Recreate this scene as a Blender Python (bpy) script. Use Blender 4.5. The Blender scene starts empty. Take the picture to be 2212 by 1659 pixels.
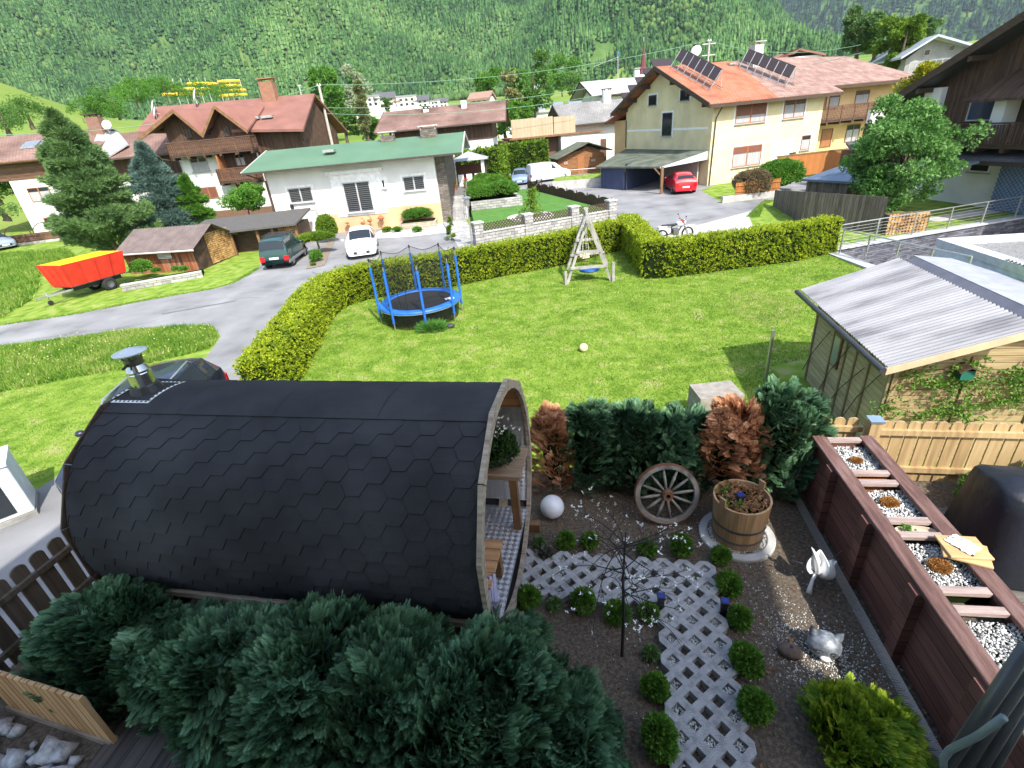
import bpy, math, random
import numpy as np
from mathutils import Matrix, Vector
R = math.radians
S = bpy.context.scene
COL = S.collection
rnd = random.Random(7)
rng = np.random.default_rng(11)

# ------------------------------------------------------------------ camera
HC = 4.4                                  # eye height above the garden terrace (m)
FPX, CX, CY = 1086.0, 1106.0, 829.5       # survey of the place: focal length and centre, in a 2212 px wide frame
def _basis():
    d = np.array([1310.0-CX, 2930.0-CY, FPX]); d /= np.linalg.norm(d)
    fy = np.array([0, 0, 1.0]); fy = fy-d*(fy@d); fy /= np.linalg.norm(fy)
    return np.array([np.cross(fy, -d), fy, -d])
RB = _basis()
cam = bpy.data.cameras.new('camera'); co = bpy.data.objects.new('camera', cam); COL.objects.link(co); S.camera = co
cam.sensor_width = 36; cam.lens = FPX/2212*36; cam.clip_start = 0.05; cam.clip_end = 9000
m4 = Matrix.Identity(4)
for i in range(3):
    m4[i][0], m4[i][1], m4[i][2] = RB[i, 0], -RB[i, 1], -RB[i, 2]
m4[2][3] = HC
co.matrix_world = m4

# ------------------------------------------------------------------ light
SH = (-0.38, 0.82)                        # shadow shift per metre of height
w = bpy.data.worlds.new('World'); S.world = w; w.use_nodes = True
nt = w.node_tree; sky = nt.nodes.new('ShaderNodeTexSky'); sky.sky_type = 'NISHITA'; sky.sun_disc = False
elev = math.atan(1/math.hypot(*SH)); az = math.atan2(-SH[0], -SH[1])
sky.sun_elevation = elev; sky.sun_rotation = az
bg = nt.nodes['Background']; bg.inputs[1].default_value = 0.15; sky.dust_density = 2.0; sky.air_density = 1.2
nt.links.new(sky.outputs[0], bg.inputs[0])
sl = bpy.data.lights.new('sun', 'SUN'); sl.energy = 3.1; sl.angle = R(0.53); sl.color = (1, 0.96, 0.88)
so = bpy.data.objects.new('sun', sl); COL.objects.link(so)
so.rotation_euler = Vector((-SH[0], -SH[1], 1.0)).to_track_quat('Z', 'Y').to_euler()
vs = S.view_settings; vs.view_transform = 'Standard'; vs.look = 'None'; vs.exposure = 1.38; vs.gamma = 1
S.cycles.max_bounces = 6; S.cycles.diffuse_bounces = 3; S.cycles.glossy_bounces = 3; S.cycles.transparent_max_bounces = 8
S.cycles.use_denoising = True

# ------------------------------------------------------------------ survey helpers (picture detail frames -> points in the place)
ZO = dict(a=(0, 0, .4973), b=(900, 300, .4973), c=(1900, 0, .4973), d=(2996, 0, .4973), e=(0, 700, .4973), f=(900, 800, .4973),
          g=(1700, 700, .4973), h=(2996, 600, .4973), i=(0, 1300, .6329), j=(1800, 1500, .4973), k=(2700, 1500, .6311),
          l=(2496, 1872, .7233), m=(0, 2022, .6329), n=(1200, 2022, .6329), V=(0, 0, 1.8517))
def ray(z, x, y):
    o = ZO[z]; return RB@np.array([(o[0]+x*o[2])/1.8517-CX, (o[1]+y*o[2])/1.8517-CY, FPX])
def zg(x, y): return -2+.018*min(max(0, y-20), 50)
def G(z, x, y, h=0.0):
    v = ray(z, x, y); t = (h-HC)/v[2]; return np.array([v[0]*t, v[1]*t, h])
def gr(z, x, y, dz=0.0):
    zz = -2.0
    for i in range(30):
        P = G(z, x, y, zz); zz = zg(P[0], P[1])
    P[2] += dz
    return P
def far(z, x, y, d):
    v = ray(z, x, y); t = d/math.hypot(v[0], v[1]); return np.array([v[0]*t, v[1]*t, HC+v[2]*t])
class Frame:
    def __init__(s, x, y, z, yaw): s.o = np.array([x, y, z], float); s.a = R(yaw); s.u = np.array([math.cos(s.a), math.sin(s.a), 0]); s.v = np.array([-math.sin(s.a), math.cos(s.a), 0])
    def at(s, z, x, y, v=0.0):          # -> (u, z) on the vertical plane v
        r = ray(z, x, y); o = np.array([0, 0, HC]); q = s.o+s.v*v
        t = ((q-o)@s.v)/(r@s.v); P = o+r*t-s.o; return float(P@s.u), float(P[2])
    def w(s, u, v, z=0.0): return s.o+s.u*u+s.v*v+np.array([0, 0, z])
    def sub(s, u, v, yaw, z=0.0): p = s.w(u, v, z); return Frame(p[0], p[1], p[2], math.degrees(s.a)+yaw)
W0 = Frame(0, 0, 0, 0)

# ------------------------------------------------------------------ materials
def nodes(name):
    m = bpy.data.materials.new(name); m.use_nodes = True; n = m.node_tree.nodes; return m, m.node_tree, n, m.node_tree.links, n['Principled BSDF']
def ramp(n, l, src, stops, interp='LINEAR'):
    r = n.new('ShaderNodeValToRGB'); r.color_ramp.interpolation = interp
    e = r.color_ramp.elements
    while len(e) < len(stops): e.new(0.5)
    for k, (p, c) in enumerate(stops): e[k].position = p; e[k].color = (*c, 1)
    l.new(src, r.inputs[0]); return r
def coords(n, l, mode='obj', sc=(1, 1, 1)):
    t = n.new('ShaderNodeTexCoord')
    if mode == 'world': g = n.new('ShaderNodeNewGeometry'); out = g.outputs['Position']
    elif mode == 'wall':
        s = n.new('ShaderNodeSeparateXYZ'); l.new(t.outputs['Object'], s.inputs[0]); a = n.new('ShaderNodeMath'); a.operation = 'ADD'
        l.new(s.outputs[0], a.inputs[0]); l.new(s.outputs[1], a.inputs[1]); cb = n.new('ShaderNodeCombineXYZ'); l.new(a.outputs[0], cb.inputs[0]); l.new(s.outputs[2], cb.inputs[1]); out = cb.outputs[0]
    else: out = t.outputs['Object']
    mp = n.new('ShaderNodeMapping'); mp.inputs['Scale'].default_value = sc; l.new(out, mp.inputs[0]); return mp.outputs[0]
def M(name, stops, scale=4.0, rough=.8, bump=0.0, bscale=None, metal=0.0, spec=.4, mode='obj', sc=(1, 1, 1), detail=6, coat=0):
    """noise-mottled material; stops: one colour or a list of colours"""
    m, t, n, l, b = nodes(name)
    if not isinstance(stops[0], (tuple, list)): stops = [tuple(c*.88 for c in stops), tuple(min(1, c*1.12) for c in stops)]
    v = coords(n, l, mode, sc); nz = n.new('ShaderNodeTexNoise'); nz.inputs['Scale'].default_value = scale; nz.inputs['Detail'].default_value = detail
    l.new(v, nz.inputs['Vector']); k = len(stops)
    r = ramp(n, l, nz.outputs[0], [(.32+.36*i/(k-1), c) for i, c in enumerate(stops)]); l.new(r.outputs[0], b.inputs['Base Color'])
    b.inputs['Roughness'].default_value = rough; b.inputs['Metallic'].default_value = metal; b.inputs['Specular IOR Level'].default_value = spec; b.inputs['Coat Weight'].default_value = coat
    if bump:
        n2 = n.new('ShaderNodeTexNoise'); n2.inputs['Scale'].default_value = bscale or scale*6; n2.inputs['Detail'].default_value = 4; l.new(v, n2.inputs['Vector'])
        bp = n.new('ShaderNodeBump'); bp.inputs['Strength'].default_value = bump; bp.inputs['Distance'].default_value = .02; l.new(n2.outputs[0], bp.inputs['Height']); l.new(bp.outputs[0], b.inputs['Normal'])
    return m
def Mwood(name, stops, board=.12, axis=0, grain=30, bump=.3, rough=.75, gap=.06, mode='obj'):
    """boards: dark joints every `board` metres across `axis` of the object, streaky grain along the boards"""
    m, t, n, l, b = nodes(name); v = coords(n, l, mode); s = n.new('ShaderNodeSeparateXYZ'); l.new(v, s.inputs[0])
    if mode == 'wallx': pass
    d = n.new('ShaderNodeMath'); d.operation = 'DIVIDE'; l.new(s.outputs[axis], d.inputs[0]); d.inputs[1].default_value = board
    fr = n.new('ShaderNodeMath'); fr.operation = 'FRACT'; l.new(d.outputs[0], fr.inputs[0]); fl = n.new('ShaderNodeMath'); fl.operation = 'FLOOR'; l.new(d.outputs[0], fl.inputs[0])
    cp = n.new('ShaderNodeMath'); cp.operation = 'GREATER_THAN'; l.new(fr.outputs[0], cp.inputs[0]); cp.inputs[1].default_value = gap
    g = [grain*.06]*3; g[axis] = grain; mp = n.new('ShaderNodeMapping'); mp.inputs['Scale'].default_value = g; l.new(v, mp.inputs[0])
    nz = n.new('ShaderNodeTexNoise'); nz.inputs['Scale'].default_value = 1.0; nz.inputs['Detail'].default_value = 5; l.new(mp.outputs[0], nz.inputs['Vector'])
    wn = n.new('ShaderNodeTexWhiteNoise'); wn.noise_dimensions = '1D'; l.new(fl.outputs[0], wn.inputs['W'])
    ad = n.new('ShaderNodeMath'); ad.operation = 'MULTIPLY_ADD'; l.new(wn.outputs['Value'], ad.inputs[0]); ad.inputs[1].default_value = .25; l.new(nz.outputs[0], ad.inputs[2])
    k = len(stops); r = ramp(n, l, ad.outputs[0], [(.4+.45*i/(k-1), c) for i, c in enumerate(stops)])
    mx = n.new('ShaderNodeMix'); mx.data_type = 'RGBA'; l.new(cp.outputs[0], mx.inputs[0]); mx.inputs[6].default_value = (*[c*.25 for c in stops[0]], 1); l.new(r.outputs[0], mx.inputs[7]); l.new(mx.outputs[2], b.inputs['Base Color'])
    b.inputs['Roughness'].default_value = rough; b.inputs['Specular IOR Level'].default_value = .3
    h = n.new('ShaderNodeMath'); h.operation = 'MULTIPLY_ADD'; l.new(cp.outputs[0], h.inputs[0]); h.inputs[1].default_value = 1; l.new(nz.outputs[0], h.inputs[2])
    bp = n.new('ShaderNodeBump'); bp.inputs['Strength'].default_value = bump; bp.inputs['Distance'].default_value = .01; l.new(h.outputs[0], bp.inputs['Height']); l.new(bp.outputs[0], b.inputs['Normal'])
    return m
def Mbrick(name, c1, c2, mortar, bw, bh, ms=.012, bump=.5, mode='wall', rough=.85, off=.5, var=1.0):
    m, t, n, l, b = nodes(name); v = coords(n, l, mode); br = n.new('ShaderNodeTexBrick'); l.new(v, br.inputs['Vector'])
    br.inputs['Color1'].default_value = (*c1, 1); br.inputs['Color2'].default_value = (*c2, 1); br.inputs['Mortar'].default_value = (*mortar, 1)
    br.inputs['Scale'].default_value = 1; br.inputs['Brick Width'].default_value = bw; br.inputs['Row Height'].default_value = bh; br.inputs['Mortar Size'].default_value = ms; br.offset = off
    nz = n.new('ShaderNodeTexNoise'); nz.inputs['Scale'].default_value = 3; nz.inputs['Detail'].default_value = 8; l.new(v, nz.inputs['Vector'])
    r = ramp(n, l, nz.outputs[0], [(.3, (.72,)*3), (.7, (1.2,)*3)])
    mx = n.new('ShaderNodeMix'); mx.data_type = 'RGBA'; mx.blend_type = 'MULTIPLY'; mx.inputs[0].default_value = var; l.new(br.outputs[0], mx.inputs[6]); l.new(r.outputs[0], mx.inputs[7]); l.new(mx.outputs[2], b.inputs['Base Color'])
    b.inputs['Roughness'].default_value = rough
    bp = n.new('ShaderNodeBump'); bp.invert = True; bp.inputs['Strength'].default_value = bump; bp.inputs['Distance'].default_value = .02; l.new(br.outputs[1], bp.inputs['Height']); l.new(bp.outputs[0], b.inputs['Normal'])
    return m
def Mleaf(name, stops, rough=.6, trans=.3, nscale=1.2, spec=.25, attr=False):
    """foliage: every leaf clump has its own tint, and slow drifts of tint run through the plant"""
    m, t, n, l, b = nodes(name); g = n.new('ShaderNodeNewGeometry'); v = coords(n, l, 'world'); nz = n.new('ShaderNodeTexNoise'); nz.inputs['Scale'].default_value = nscale; nz.inputs['Detail'].default_value = 3; l.new(v, nz.inputs['Vector'])
    a = n.new('ShaderNodeMath'); a.operation = 'MULTIPLY_ADD'; l.new(nz.outputs[0], a.inputs[0]); a.inputs[1].default_value = 1.3; a.inputs[2].default_value = -.4
    c = n.new('ShaderNodeMath'); c.operation = 'MULTIPLY_ADD'; at = n.new('ShaderNodeAttribute'); at.attribute_name = 'tint'; l.new(at.outputs['Fac'] if attr else g.outputs['Random Per Island'], c.inputs[0]); c.inputs[1].default_value = .9 if attr else .5; l.new(a.outputs[0], c.inputs[2])
    k = len(stops); r = ramp(n, l, c.outputs[0], [(.05+.9*i/(k-1), s) for i, s in enumerate(stops)]); l.new(r.outputs[0], b.inputs['Base Color'])
    b.inputs['Roughness'].default_value = rough; b.inputs['Specular IOR Level'].default_value = spec
    if trans:
        tr = n.new('ShaderNodeBsdfTranslucent'); l.new(r.outputs[0], tr.inputs[0]); mx = n.new('ShaderNodeMixShader'); mx.inputs[0].default_value = trans
        l.new(b.outputs[0], mx.inputs[1]); l.new(tr.outputs[0], mx.inputs[2]); l.new(mx.outputs[0], n['Material Output'].inputs[0])
    return m
def Mglass(name, col=(.02, .025, .03), rough=.05, spec=.4):
    m, t, n, l, b = nodes(name); b.inputs['Base Color'].default_value = (*col, 1); b.inputs['Roughness'].default_value = rough; b.inputs['Specular IOR Level'].default_value = spec; return m

# ------------------------------------------------------------------ mesh helpers
class MB:
    def __init__(s): s.v = []; s.f = []; s.mi = []; s.cur = 0
    def add(s, vs, fs):
        k = len(s.v); s.v += [tuple(map(float, p)) for p in vs]; s.f += [tuple(i+k for i in f) for f in fs]; s.mi += [s.cur]*len(fs); return s
    def box(s, x0, x1, y0, y1, z0, z1, M4=None):
        p = [(x, y, z) for x in (x0, x1) for y in (y0, y1) for z in (z0, z1)]
        if M4 is not None: p = [M4@Vector(q) for q in p]
        return s.add(p, [(0, 1, 3, 2), (4, 6, 7, 5), (0, 4, 5, 1), (2, 3, 7, 6), (0, 2, 6, 4), (1, 5, 7, 3)])
    def bar(s, a, b, w=.05, h=None, up=(0, 0, 1)):       # square bar between two points
        a = Vector(a); b = Vector(b); h = h or w; d = (b-a); L = d.length; d.normalize(); u = Vector(up)
        if abs(d.dot(u)) > .98: u = Vector((0, 1, 0))
        x = d.cross(u).normalized(); y = x.cross(d)
        p = [q+x*sx*w/2+y*sy*h/2 for q in (a, b) for sx, sy in ((-1, -1), (1, -1), (1, 1), (-1, 1))]
        return s.add(p, [(0, 1, 2, 3), (7, 6, 5, 4), (0, 4, 5, 1), (1, 5, 6, 2), (2, 6, 7, 3), (3, 7, 4, 0)])
    def tube(s, pts, r, n=8, cap=True):
        pts = [Vector(p) for p in pts]; rs = r if isinstance(r, (list, tuple)) else [r]*len(pts); k = len(s.v); px = None
        for i, p in enumerate(pts):
            d = (pts[min(i+1, len(pts)-1)]-pts[max(i-1, 0)]).normalized()
            if px is None: u = Vector((0, 0, 1)) if abs(d.z) < .9 else Vector((1, 0, 0)); px = d.cross(u).normalized()
            px = (px-d*px.dot(d)).normalized(); py = d.cross(px)
            for j in range(n): a = 2*math.pi*j/n; q = p+(px*math.cos(a)+py*math.sin(a))*rs[i]; s.v.append(tuple(q))
        for i in range(len(pts)-1):
            for j in range(n): s.f.append((k+i*n+j, k+i*n+(j+1) % n, k+(i+1)*n+(j+1) % n, k+(i+1)*n+j)); s.mi.append(s.cur)
        if cap: s.f.append(tuple(k+j for j in range(n))[::-1]); s.f.append(tuple(k+(len(pts)-1)*n+j for j in range(n))); s.mi += [s.cur]*2
        return s
    def lathe(s, prof, n=24, c=(0, 0, 0), M4=None, close=False):
        k = len(s.v); c = Vector(c)
        for r, z in prof:
            for j in range(n):
                a = 2*math.pi*j/n; q = Vector((r*math.cos(a), r*math.sin(a), z))
                if M4 is not None: q = M4@q
                s.v.append(tuple(q+c))
        m = len(prof)
        for i in range(m-1 if not close else m):
            for j in range(n): s.f.append((k+i*n+j, k+i*n+(j+1) % n, k+(i+1) % m*n+(j+1) % n, k+(i+1) % m*n+j)); s.mi.append(s.cur)
        return s
    def prism(s, poly, z0, z1, M4=None):                # polygon in xy, extruded in z
        n = len(poly); p = [(x, y, z0) for x, y in poly]+[(x, y, z1) for x, y in poly]
        if M4 is not None: p = [M4@Vector(q) for q in p]
        return s.add(p, [tuple(range(n))[::-1], tuple(range(n, 2*n))]+[(i, (i+1) % n, n+(i+1) % n, n+i) for i in range(n)])
    def slab(s, q, t, down=(0, 0, -1)):                 # a quad given thickness
        d = Vector(down)*t; q = [Vector(p) for p in q]; n = len(q)
        return s.add(q+[p+d for p in q], [tuple(range(n)), tuple(range(n, 2*n))[::-1]]+[(i, n+i, n+(i+1) % n, (i+1) % n) for i in range(n)])
    def sphere(s, c, r, nu=16, nv=10, sc=(1, 1, 1), M4=None):
        pr = [(math.sin(math.pi*i/nv)*r, -math.cos(math.pi*i/nv)*r) for i in range(nv+1)]; pr = [(max(a, 1e-4), b) for a, b in pr]
        MM = Matrix.Diagonal((*sc, 1)); MM = (M4@MM) if M4 is not None else MM
        return s.lathe(pr, nu, c, MM)
    def build(s, name, mat, parent=None, F=None, smooth=False, bevel=0, loc=None):
        me = bpy.data.meshes.new(name); me.from_pydata(s.v, [], s.f); mats = mat if isinstance(mat, (list, tuple)) else [mat]
        for m in mats: me.materials.append(m)
        if len(mats) > 1: me.polygons.foreach_set('material_index', s.mi)
        if smooth: me.polygons.foreach_set('use_smooth', [True]*len(me.polygons))
        me.update(); o = bpy.data.objects.new(name, me); COL.objects.link(o)
        if F is not None: o.location = F.o; o.rotation_euler.z = F.a
        if loc is not None: o.location = loc
        if parent is not None:
            o.parent = parent
            if F is not None: p = Vector(F.o)-parent.location; o.location = Matrix.Rotation(-parent.rotation_euler.z, 3, 'Z')@p; o.rotation_euler.z = F.a-parent.rotation_euler.z
        if bevel:
            b = o.modifiers.new('bevel', 'BEVEL'); b.width = bevel; b.segments = 1; b.limit_method = 'ANGLE'
        return o
def npmesh(name, V, F, mat, parent=None, loc=(0, 0, 0), smooth=False):
    V = np.asarray(V, np.float32).reshape(-1, 3); F = np.asarray(F, np.int32); k = F.shape[1]
    me = bpy.data.meshes.new(name); me.vertices.add(len(V)); me.vertices.foreach_set('co', V.ravel()); me.loops.add(F.size); me.loops.foreach_set('vertex_index', F.ravel())
    me.polygons.add(len(F)); me.polygons.foreach_set('loop_start', np.arange(0, F.size, k, dtype=np.int32)); me.polygons.foreach_set('loop_total', np.full(len(F), k, np.int32))
    if smooth: me.polygons.foreach_set('use_smooth', np.ones(len(F), bool))
    me.materials.append(mat); me.update(); me.validate(); o = bpy.data.objects.new(name, me); COL.objects.link(o); o.location = loc; o.parent = parent; return o
def tag(o, label=None, cat=None, group=None, kind=None):
    if label: o['label'] = label
    if cat: o['category'] = cat
    if group: o['group'] = group
    if kind: o['kind'] = kind
    return o
def thing(name, label, cat, loc=(0, 0, 0), rz=0.0, group=None):
    o = bpy.data.objects.new(name, None); COL.objects.link(o); o.location = loc; o.rotation_euler.z = rz; o.empty_display_size = .1
    return tag(o, label, cat, group)
def dup(o, loc=None, rz=None, label=None, scale=None, parent=None):
    c = o.copy(); COL.objects.link(c); c.parent = parent
    if loc is not None: c.location = loc
    if rz is not None: c.rotation_euler.z = rz
    if scale is not None: c.scale = (scale,)*3 if not isinstance(scale, tuple) else scale
    if label: c['label'] = label
    for ch in list(o.children): dup(ch, parent=c)
    return c
# ---- numpy scatter: copies of a small template at many places
def unit(a): return a/np.maximum(np.linalg.norm(a, axis=-1, keepdims=True), 1e-9)
def frames(D, spin=None, g=rng):
    """rotation matrices whose y axis is D (n,3), with a random spin round it"""
    D = unit(np.asarray(D, float)); n = len(D); h = g.normal(size=(n, 3)) if spin is None else np.asarray(spin, float)
    X = unit(np.cross(D, h)); Z = np.cross(X, D); return np.stack([X, D, Z], axis=2)
def scatter(T, TF, P, Rm, sc):
    T = np.asarray(T, float); sc = np.asarray(sc, float).reshape(len(P), 1, -1)
    V = np.einsum('nij,nmj->nmi', Rm, T[None]*sc)+np.asarray(P)[:, None, :]
    F = np.asarray(TF)[None]+(np.arange(len(P))*len(T))[:, None, None]
    return V.reshape(-1, 3), F.reshape(-1, np.asarray(TF).shape[1])
def merge(parts):
    Vs, Fs, k = [], [], 0
    for V, F in parts: Vs.append(V); Fs.append(F+k); k += len(V)
    return np.concatenate(Vs), np.concatenate(Fs)
LEAF = ([(0, 0, 0), (.28, .5, .06), (0, 1, 0), (-.28, .5, .06)], [(0, 1, 2, 3)])       # one leaf, 1 long
def clump_tpl(n, g, spread=1.0, wid=.3):                                              # tuft of n leaves
    T, F = [], []
    for i in range(n):
        d = unit(np.array([g.normal(0, spread*.5), 1.0, g.normal(0, spread*.5)])); x = unit(np.cross(d, g.normal(size=3))); L = g.uniform(.6, 1.0); k = len(T)
        b = d*g.uniform(0, .25); T += [b, b+d*L*.5+x*wid*.5, b+d*L, b+d*L*.5-x*wid*.5]; F.append((k, k+1, k+2, k+3))
    return np.array(T), np.array(F)
def spray_tpl(n=7, droop=.15):                                                        # flat scale-leaf spray of a cypress, 1 long
    T, F = [], []
    def q(a, d, L, wd):
        x = np.array([d[1], -d[0], 0]); k = len(T); T.extend([a, a+d*L*.5+x*wd, a+d*L, a+d*L*.5-x*wd]); F.append((k, k+1, k+2, k+3))
    q(np.zeros(3), np.array([0, 1., 0]), 1.0, .035)
    for i in range(n):
        t = .12+.75*i/n; L = .52*(1-t*.75)
        for s in (-1, 1):
            d = unit(np.array([s*.75, .8, 0])); a = np.array([0, t+(.03 if s > 0 else 0), 0]); q(a, d, L, .024)
            for j in range(2):
                b = a+d*L*(.3+.3*j); q(b, unit(np.array([s*.15, 1, 0])), L*.42, .020)
                q(b, unit(np.array([s*1, .1, 0])), L*.36, .020)
    T = np.array(T); T[:, 2] = -droop*T[:, 1]**2+.10*np.abs(T[:, 0])+.02*np.sin(T[:, 0]*19+T[:, 1]*11)
    return T, np.array(F)
def inpoly(P, poly):
    x, y = P[:, 0], P[:, 1]; ins = np.zeros(len(P), bool); n = len(poly)
    for i in range(n):
        x0, y0 = poly[i][:2]; x1, y1 = poly[(i+1) % n][:2]
        c = ((y0 > y) != (y1 > y)); ins ^= c & (x < (x1-x0)*(y-y0)/((y1-y0) if y1 != y0 else 1e-9)+x0)
    return ins
def sample_poly(poly, n, g=rng):
    q = np.array([p[:2] for p in poly]); lo, hi = q.min(0), q.max(0); out = []
    while sum(map(len, out)) < n:
        P = g.uniform(lo, hi, (n*2, 2)); out.append(P[inpoly(P, q)])
    return np.concatenate(out)[:n]
def curve(pts, n=6):                                    # Catmull-Rom through xy points
    pts = [np.array(p, float) for p in pts]; out = []
    for i in range(len(pts)-1):
        p0, p1, p2, p3 = pts[max(i-1, 0)], pts[i], pts[i+1], pts[min(i+2, len(pts)-1)]
        for k in range(n): t = k/n; out.append(.5*((2*p1)+(-p0+p2)*t+(2*p0-5*p1+4*p2-p3)*t*t+(-p0+3*p1-3*p2+p3)*t**3))
    out.append(pts[-1]); return out

# ------------------------------------------------------------------ ground, roads, mountain
import bmesh
def sheet(name, pts, mat, dz, kind='structure', flat=None, label=None, cat=None, parent=None):
    """thin ground covering that follows the ground's slope, dz above it"""
    bm = bmesh.new(); vs = [bm.verts.new((p[0], p[1], 0)) for p in pts]; bm.faces.new(vs)
    for yy in (20.0, 70.0):
        bmesh.ops.bisect_plane(bm, geom=bm.verts[:]+bm.edges[:]+bm.faces[:], plane_co=(0, yy, 0), plane_no=(0, 1, 0))
    bmesh.ops.triangulate(bm, faces=bm.faces[:])
    for v in bm.verts: v.co.z = (zg(v.co.x, v.co.y) if flat is None else flat)+dz
    bmesh.ops.recalc_face_normals(bm, faces=bm.faces[:])
    for f in bm.faces:
        if f.normal.z < 0: f.normal_flip()
    me = bpy.data.meshes.new(name); bm.to_mesh(me); bm.free(); me.materials.append(mat); o = bpy.data.objects.new(name, me); COL.objects.link(o); o.parent = parent
    return tag(o, label, cat, kind=kind)
lawn_m = M('mown_grass', [(.09, .16, .018), (.14, .225, .028), (.19, .27, .04), (.27, .28, .10)], scale=2.2, rough=.9, bump=.6, bscale=40, mode='world', detail=10, spec=.1)
mead_m = M('meadow', [(.08, .2, .015), (.15, .27, .025), (.22, .3, .04)], scale=.5, rough=.9, bump=.8, bscale=22, mode='world', detail=10, spec=.1)
asph_m = M('asphalt', [(.14, .14, .142), (.195, .194, .198), (.22, .219, .224), (.26, .26, .26)], scale=.55, rough=.85, bump=.35, bscale=60, mode='world', detail=15, spec=.2)
conc_m = M('concrete', [(.32, .31, .29), (.46, .45, .42)], scale=2.5, rough=.9, bump=.3, mode='world')
concd_m = M('weathered_concrete', [(.16, .155, .14), (.3, .29, .27)], scale=3, rough=.9, bump=.4, mode='world')
grav_m = M('pale_gravel', [(.33, .31, .28), (.5, .48, .45)], scale=14, rough=.95, bump=.8, bscale=40, mode='world')
white_m = M('white_render', (.66, .65, .62), scale=.6, rough=.85, bump=.12, bscale=45)
sheet('ground', [(-160, -60), (160, -60), (160, 17.5), (15.0, 17.5), (15.0, 22.35), (34.1, 26.75), (34.1, 27.2), (160, 27.2), (160, 75), (-160, 75)], lawn_m, 0)   # notched where the drive is sunk

def P2(*a): return [tuple(gr(z, x, y)[:2]) for z, x, y in a]
hp = [tuple(gr(*p)[:2]) for p in (('f', 600, 1475), ('f', 760, 1180), ('f', 870, 960), ('f', 1010, 850), ('f', 1240, 790), ('g', 210, 905), ('g', 600, 825), ('g', 1130, 725), ('g', 1590, 605))]
hp = [np.array(p) for p in hp]; pc = []
for i, p in enumerate(hp): d = hp[min(i+1, len(hp)-1)]-hp[max(i-1, 0)]; d /= np.linalg.norm(d); pc.append(p+np.array([-d[1], d[0]])*.48)
road_pts = ([(-60, 14.0)]+P2(('e', -500, 1285), ('e', 0, 1210), ('e', 600, 1120), ('e', 1270, 990), ('e', 1700, 920), ('e', 1850, 880), ('e', 1960, 825), ('e', 2080, 750), ('b', 285, 1520), ('b', 500, 1330))
            + [(-14.2, 39.3), (-4.1, 39.3)]+P2(('b', 1745, 1180), ('b', 1930, 1165), ('g', 420, 570), ('g', 780, 520), ('g', 1135, 450), ('g', 1530, 360), ('g', 1500, 300), ('g', 720, 105))
            + [(1.6, 62), (10.5, 64), (12.2, 59), (8, 50.5), (13, 52), (20, 46), (16.5, 42)]+P2(('c', 2015, 1645))+[(21.5, 42.5), (60, 52), (60, 43)]
            + P2(('h', 165, 400), ('h', 100, 440), ('h', 0, 520), ('g', 2212, 480))+[(12, 26), (8.5, 25.5), (8.2, 27.9), (6.6, 27.3)]+[tuple(p) for p in pc[::-1]]+[(-7.8, 10.5), (-6.6, 7.5), (-6.9, -5), (-14, -5), (-11.6, 7.4), (-10.9, 9.6), (-10.2, 13.5), (-10.6, 16)]
            + P2(('e', 1700, 1410), ('e', 1775, 1300), ('e', 1720, 1218), ('e', 1500, 1215), ('e', 1000, 1262), ('e', 500, 1325), ('e', 0, 1390), ('e', -500, 1440))+[(-50, 10.5)])
sheet('road', road_pts, asph_m, .004)
sheet('gravel_verge', P2(('g', 2212, 400), ('g', 1900, 440))+[(9.0, 27.6), (9.2, 25.8), (13.5, 26.3)]+P2(('h', 0, 540), ('h', 60, 480)), grav_m, .008)
# asphalt repair seams
tar_m = M('tar_seam', (.12, .12, .125), rough=.8)
sheet('road_patch', P2(('e', 1300, 1115), ('e', 1900, 1010), ('e', 1905, 1016), ('e', 1305, 1124)), tar_m, .008)
sheet('road_patch', P2(('f', 700, 580), ('f', 800, 645), ('f', 806, 642), ('f', 706, 577)), tar_m, .008)

# mountain side: valley meadow rising to a forested slope
def fbm(x, y, s, seed, oct=5):
    """value noise on numpy arrays"""
    out = np.zeros_like(x, float); a = 1.0
    for k in range(oct):
        g = np.random.default_rng(seed+k).random((64, 64)); X = x/s*2**k+k*7.3; Y = y/s*2**k+k*3.1; xi = np.floor(X).astype(int); yi = np.floor(Y).astype(int); fx = X-xi; fy = Y-yi
        fx = fx*fx*(3-2*fx); fy = fy*fy*(3-2*fy); q = lambda i, j: g[(xi+i) % 64, (yi+j) % 64]
        out += a*((q(0, 0)*(1-fx)+q(1, 0)*fx)*(1-fy)+(q(0, 1)*(1-fx)+q(1, 1)*fx)*fy-.5); a *= .5
    return out
def sst(a, b, x): t = np.clip((x-a)/(b-a), 0, 1); return t*t*(3-2*t)
FOOT = 820.0
def terr(x, y):
    r = np.hypot(x, y); azd = np.degrees(np.arctan2(x, y)); left = sst(-22, -40, azd)
    base = -1.3+np.clip(r-72, 0, None)*.058
    hill = sst(150, 330, r)*34*np.exp(-((azd+43.5)/9.5)**2)                  # meadow knoll on the left
    flat = np.minimum(base, -1.3+.058*(FOOT-72))
    rise = np.clip(r-FOOT+fbm(x, y, 260, 5)*260-left*240, 0, None)
    near = 1-.93*sst(18, 33, azd)*sst(900, 1000, r)
    slope = rise*(.50+.12*fbm(x, y, 500, 9))*near+fbm(x, y, 170, 2)*46*sst(0, 240, rise)*near
    far2 = np.clip(r-2200, 0, None)*.62+fbm(x, y, 900, 31)*260*sst(2300, 3000, r)
    farm = sst(12, 26, azd)
    return flat+hill+np.where(r > 1700, slope*(1-farm)+np.maximum(far2, 0)*farm, slope)+fbm(x, y, 60, 3)*2*sst(150, 300, r)
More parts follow.
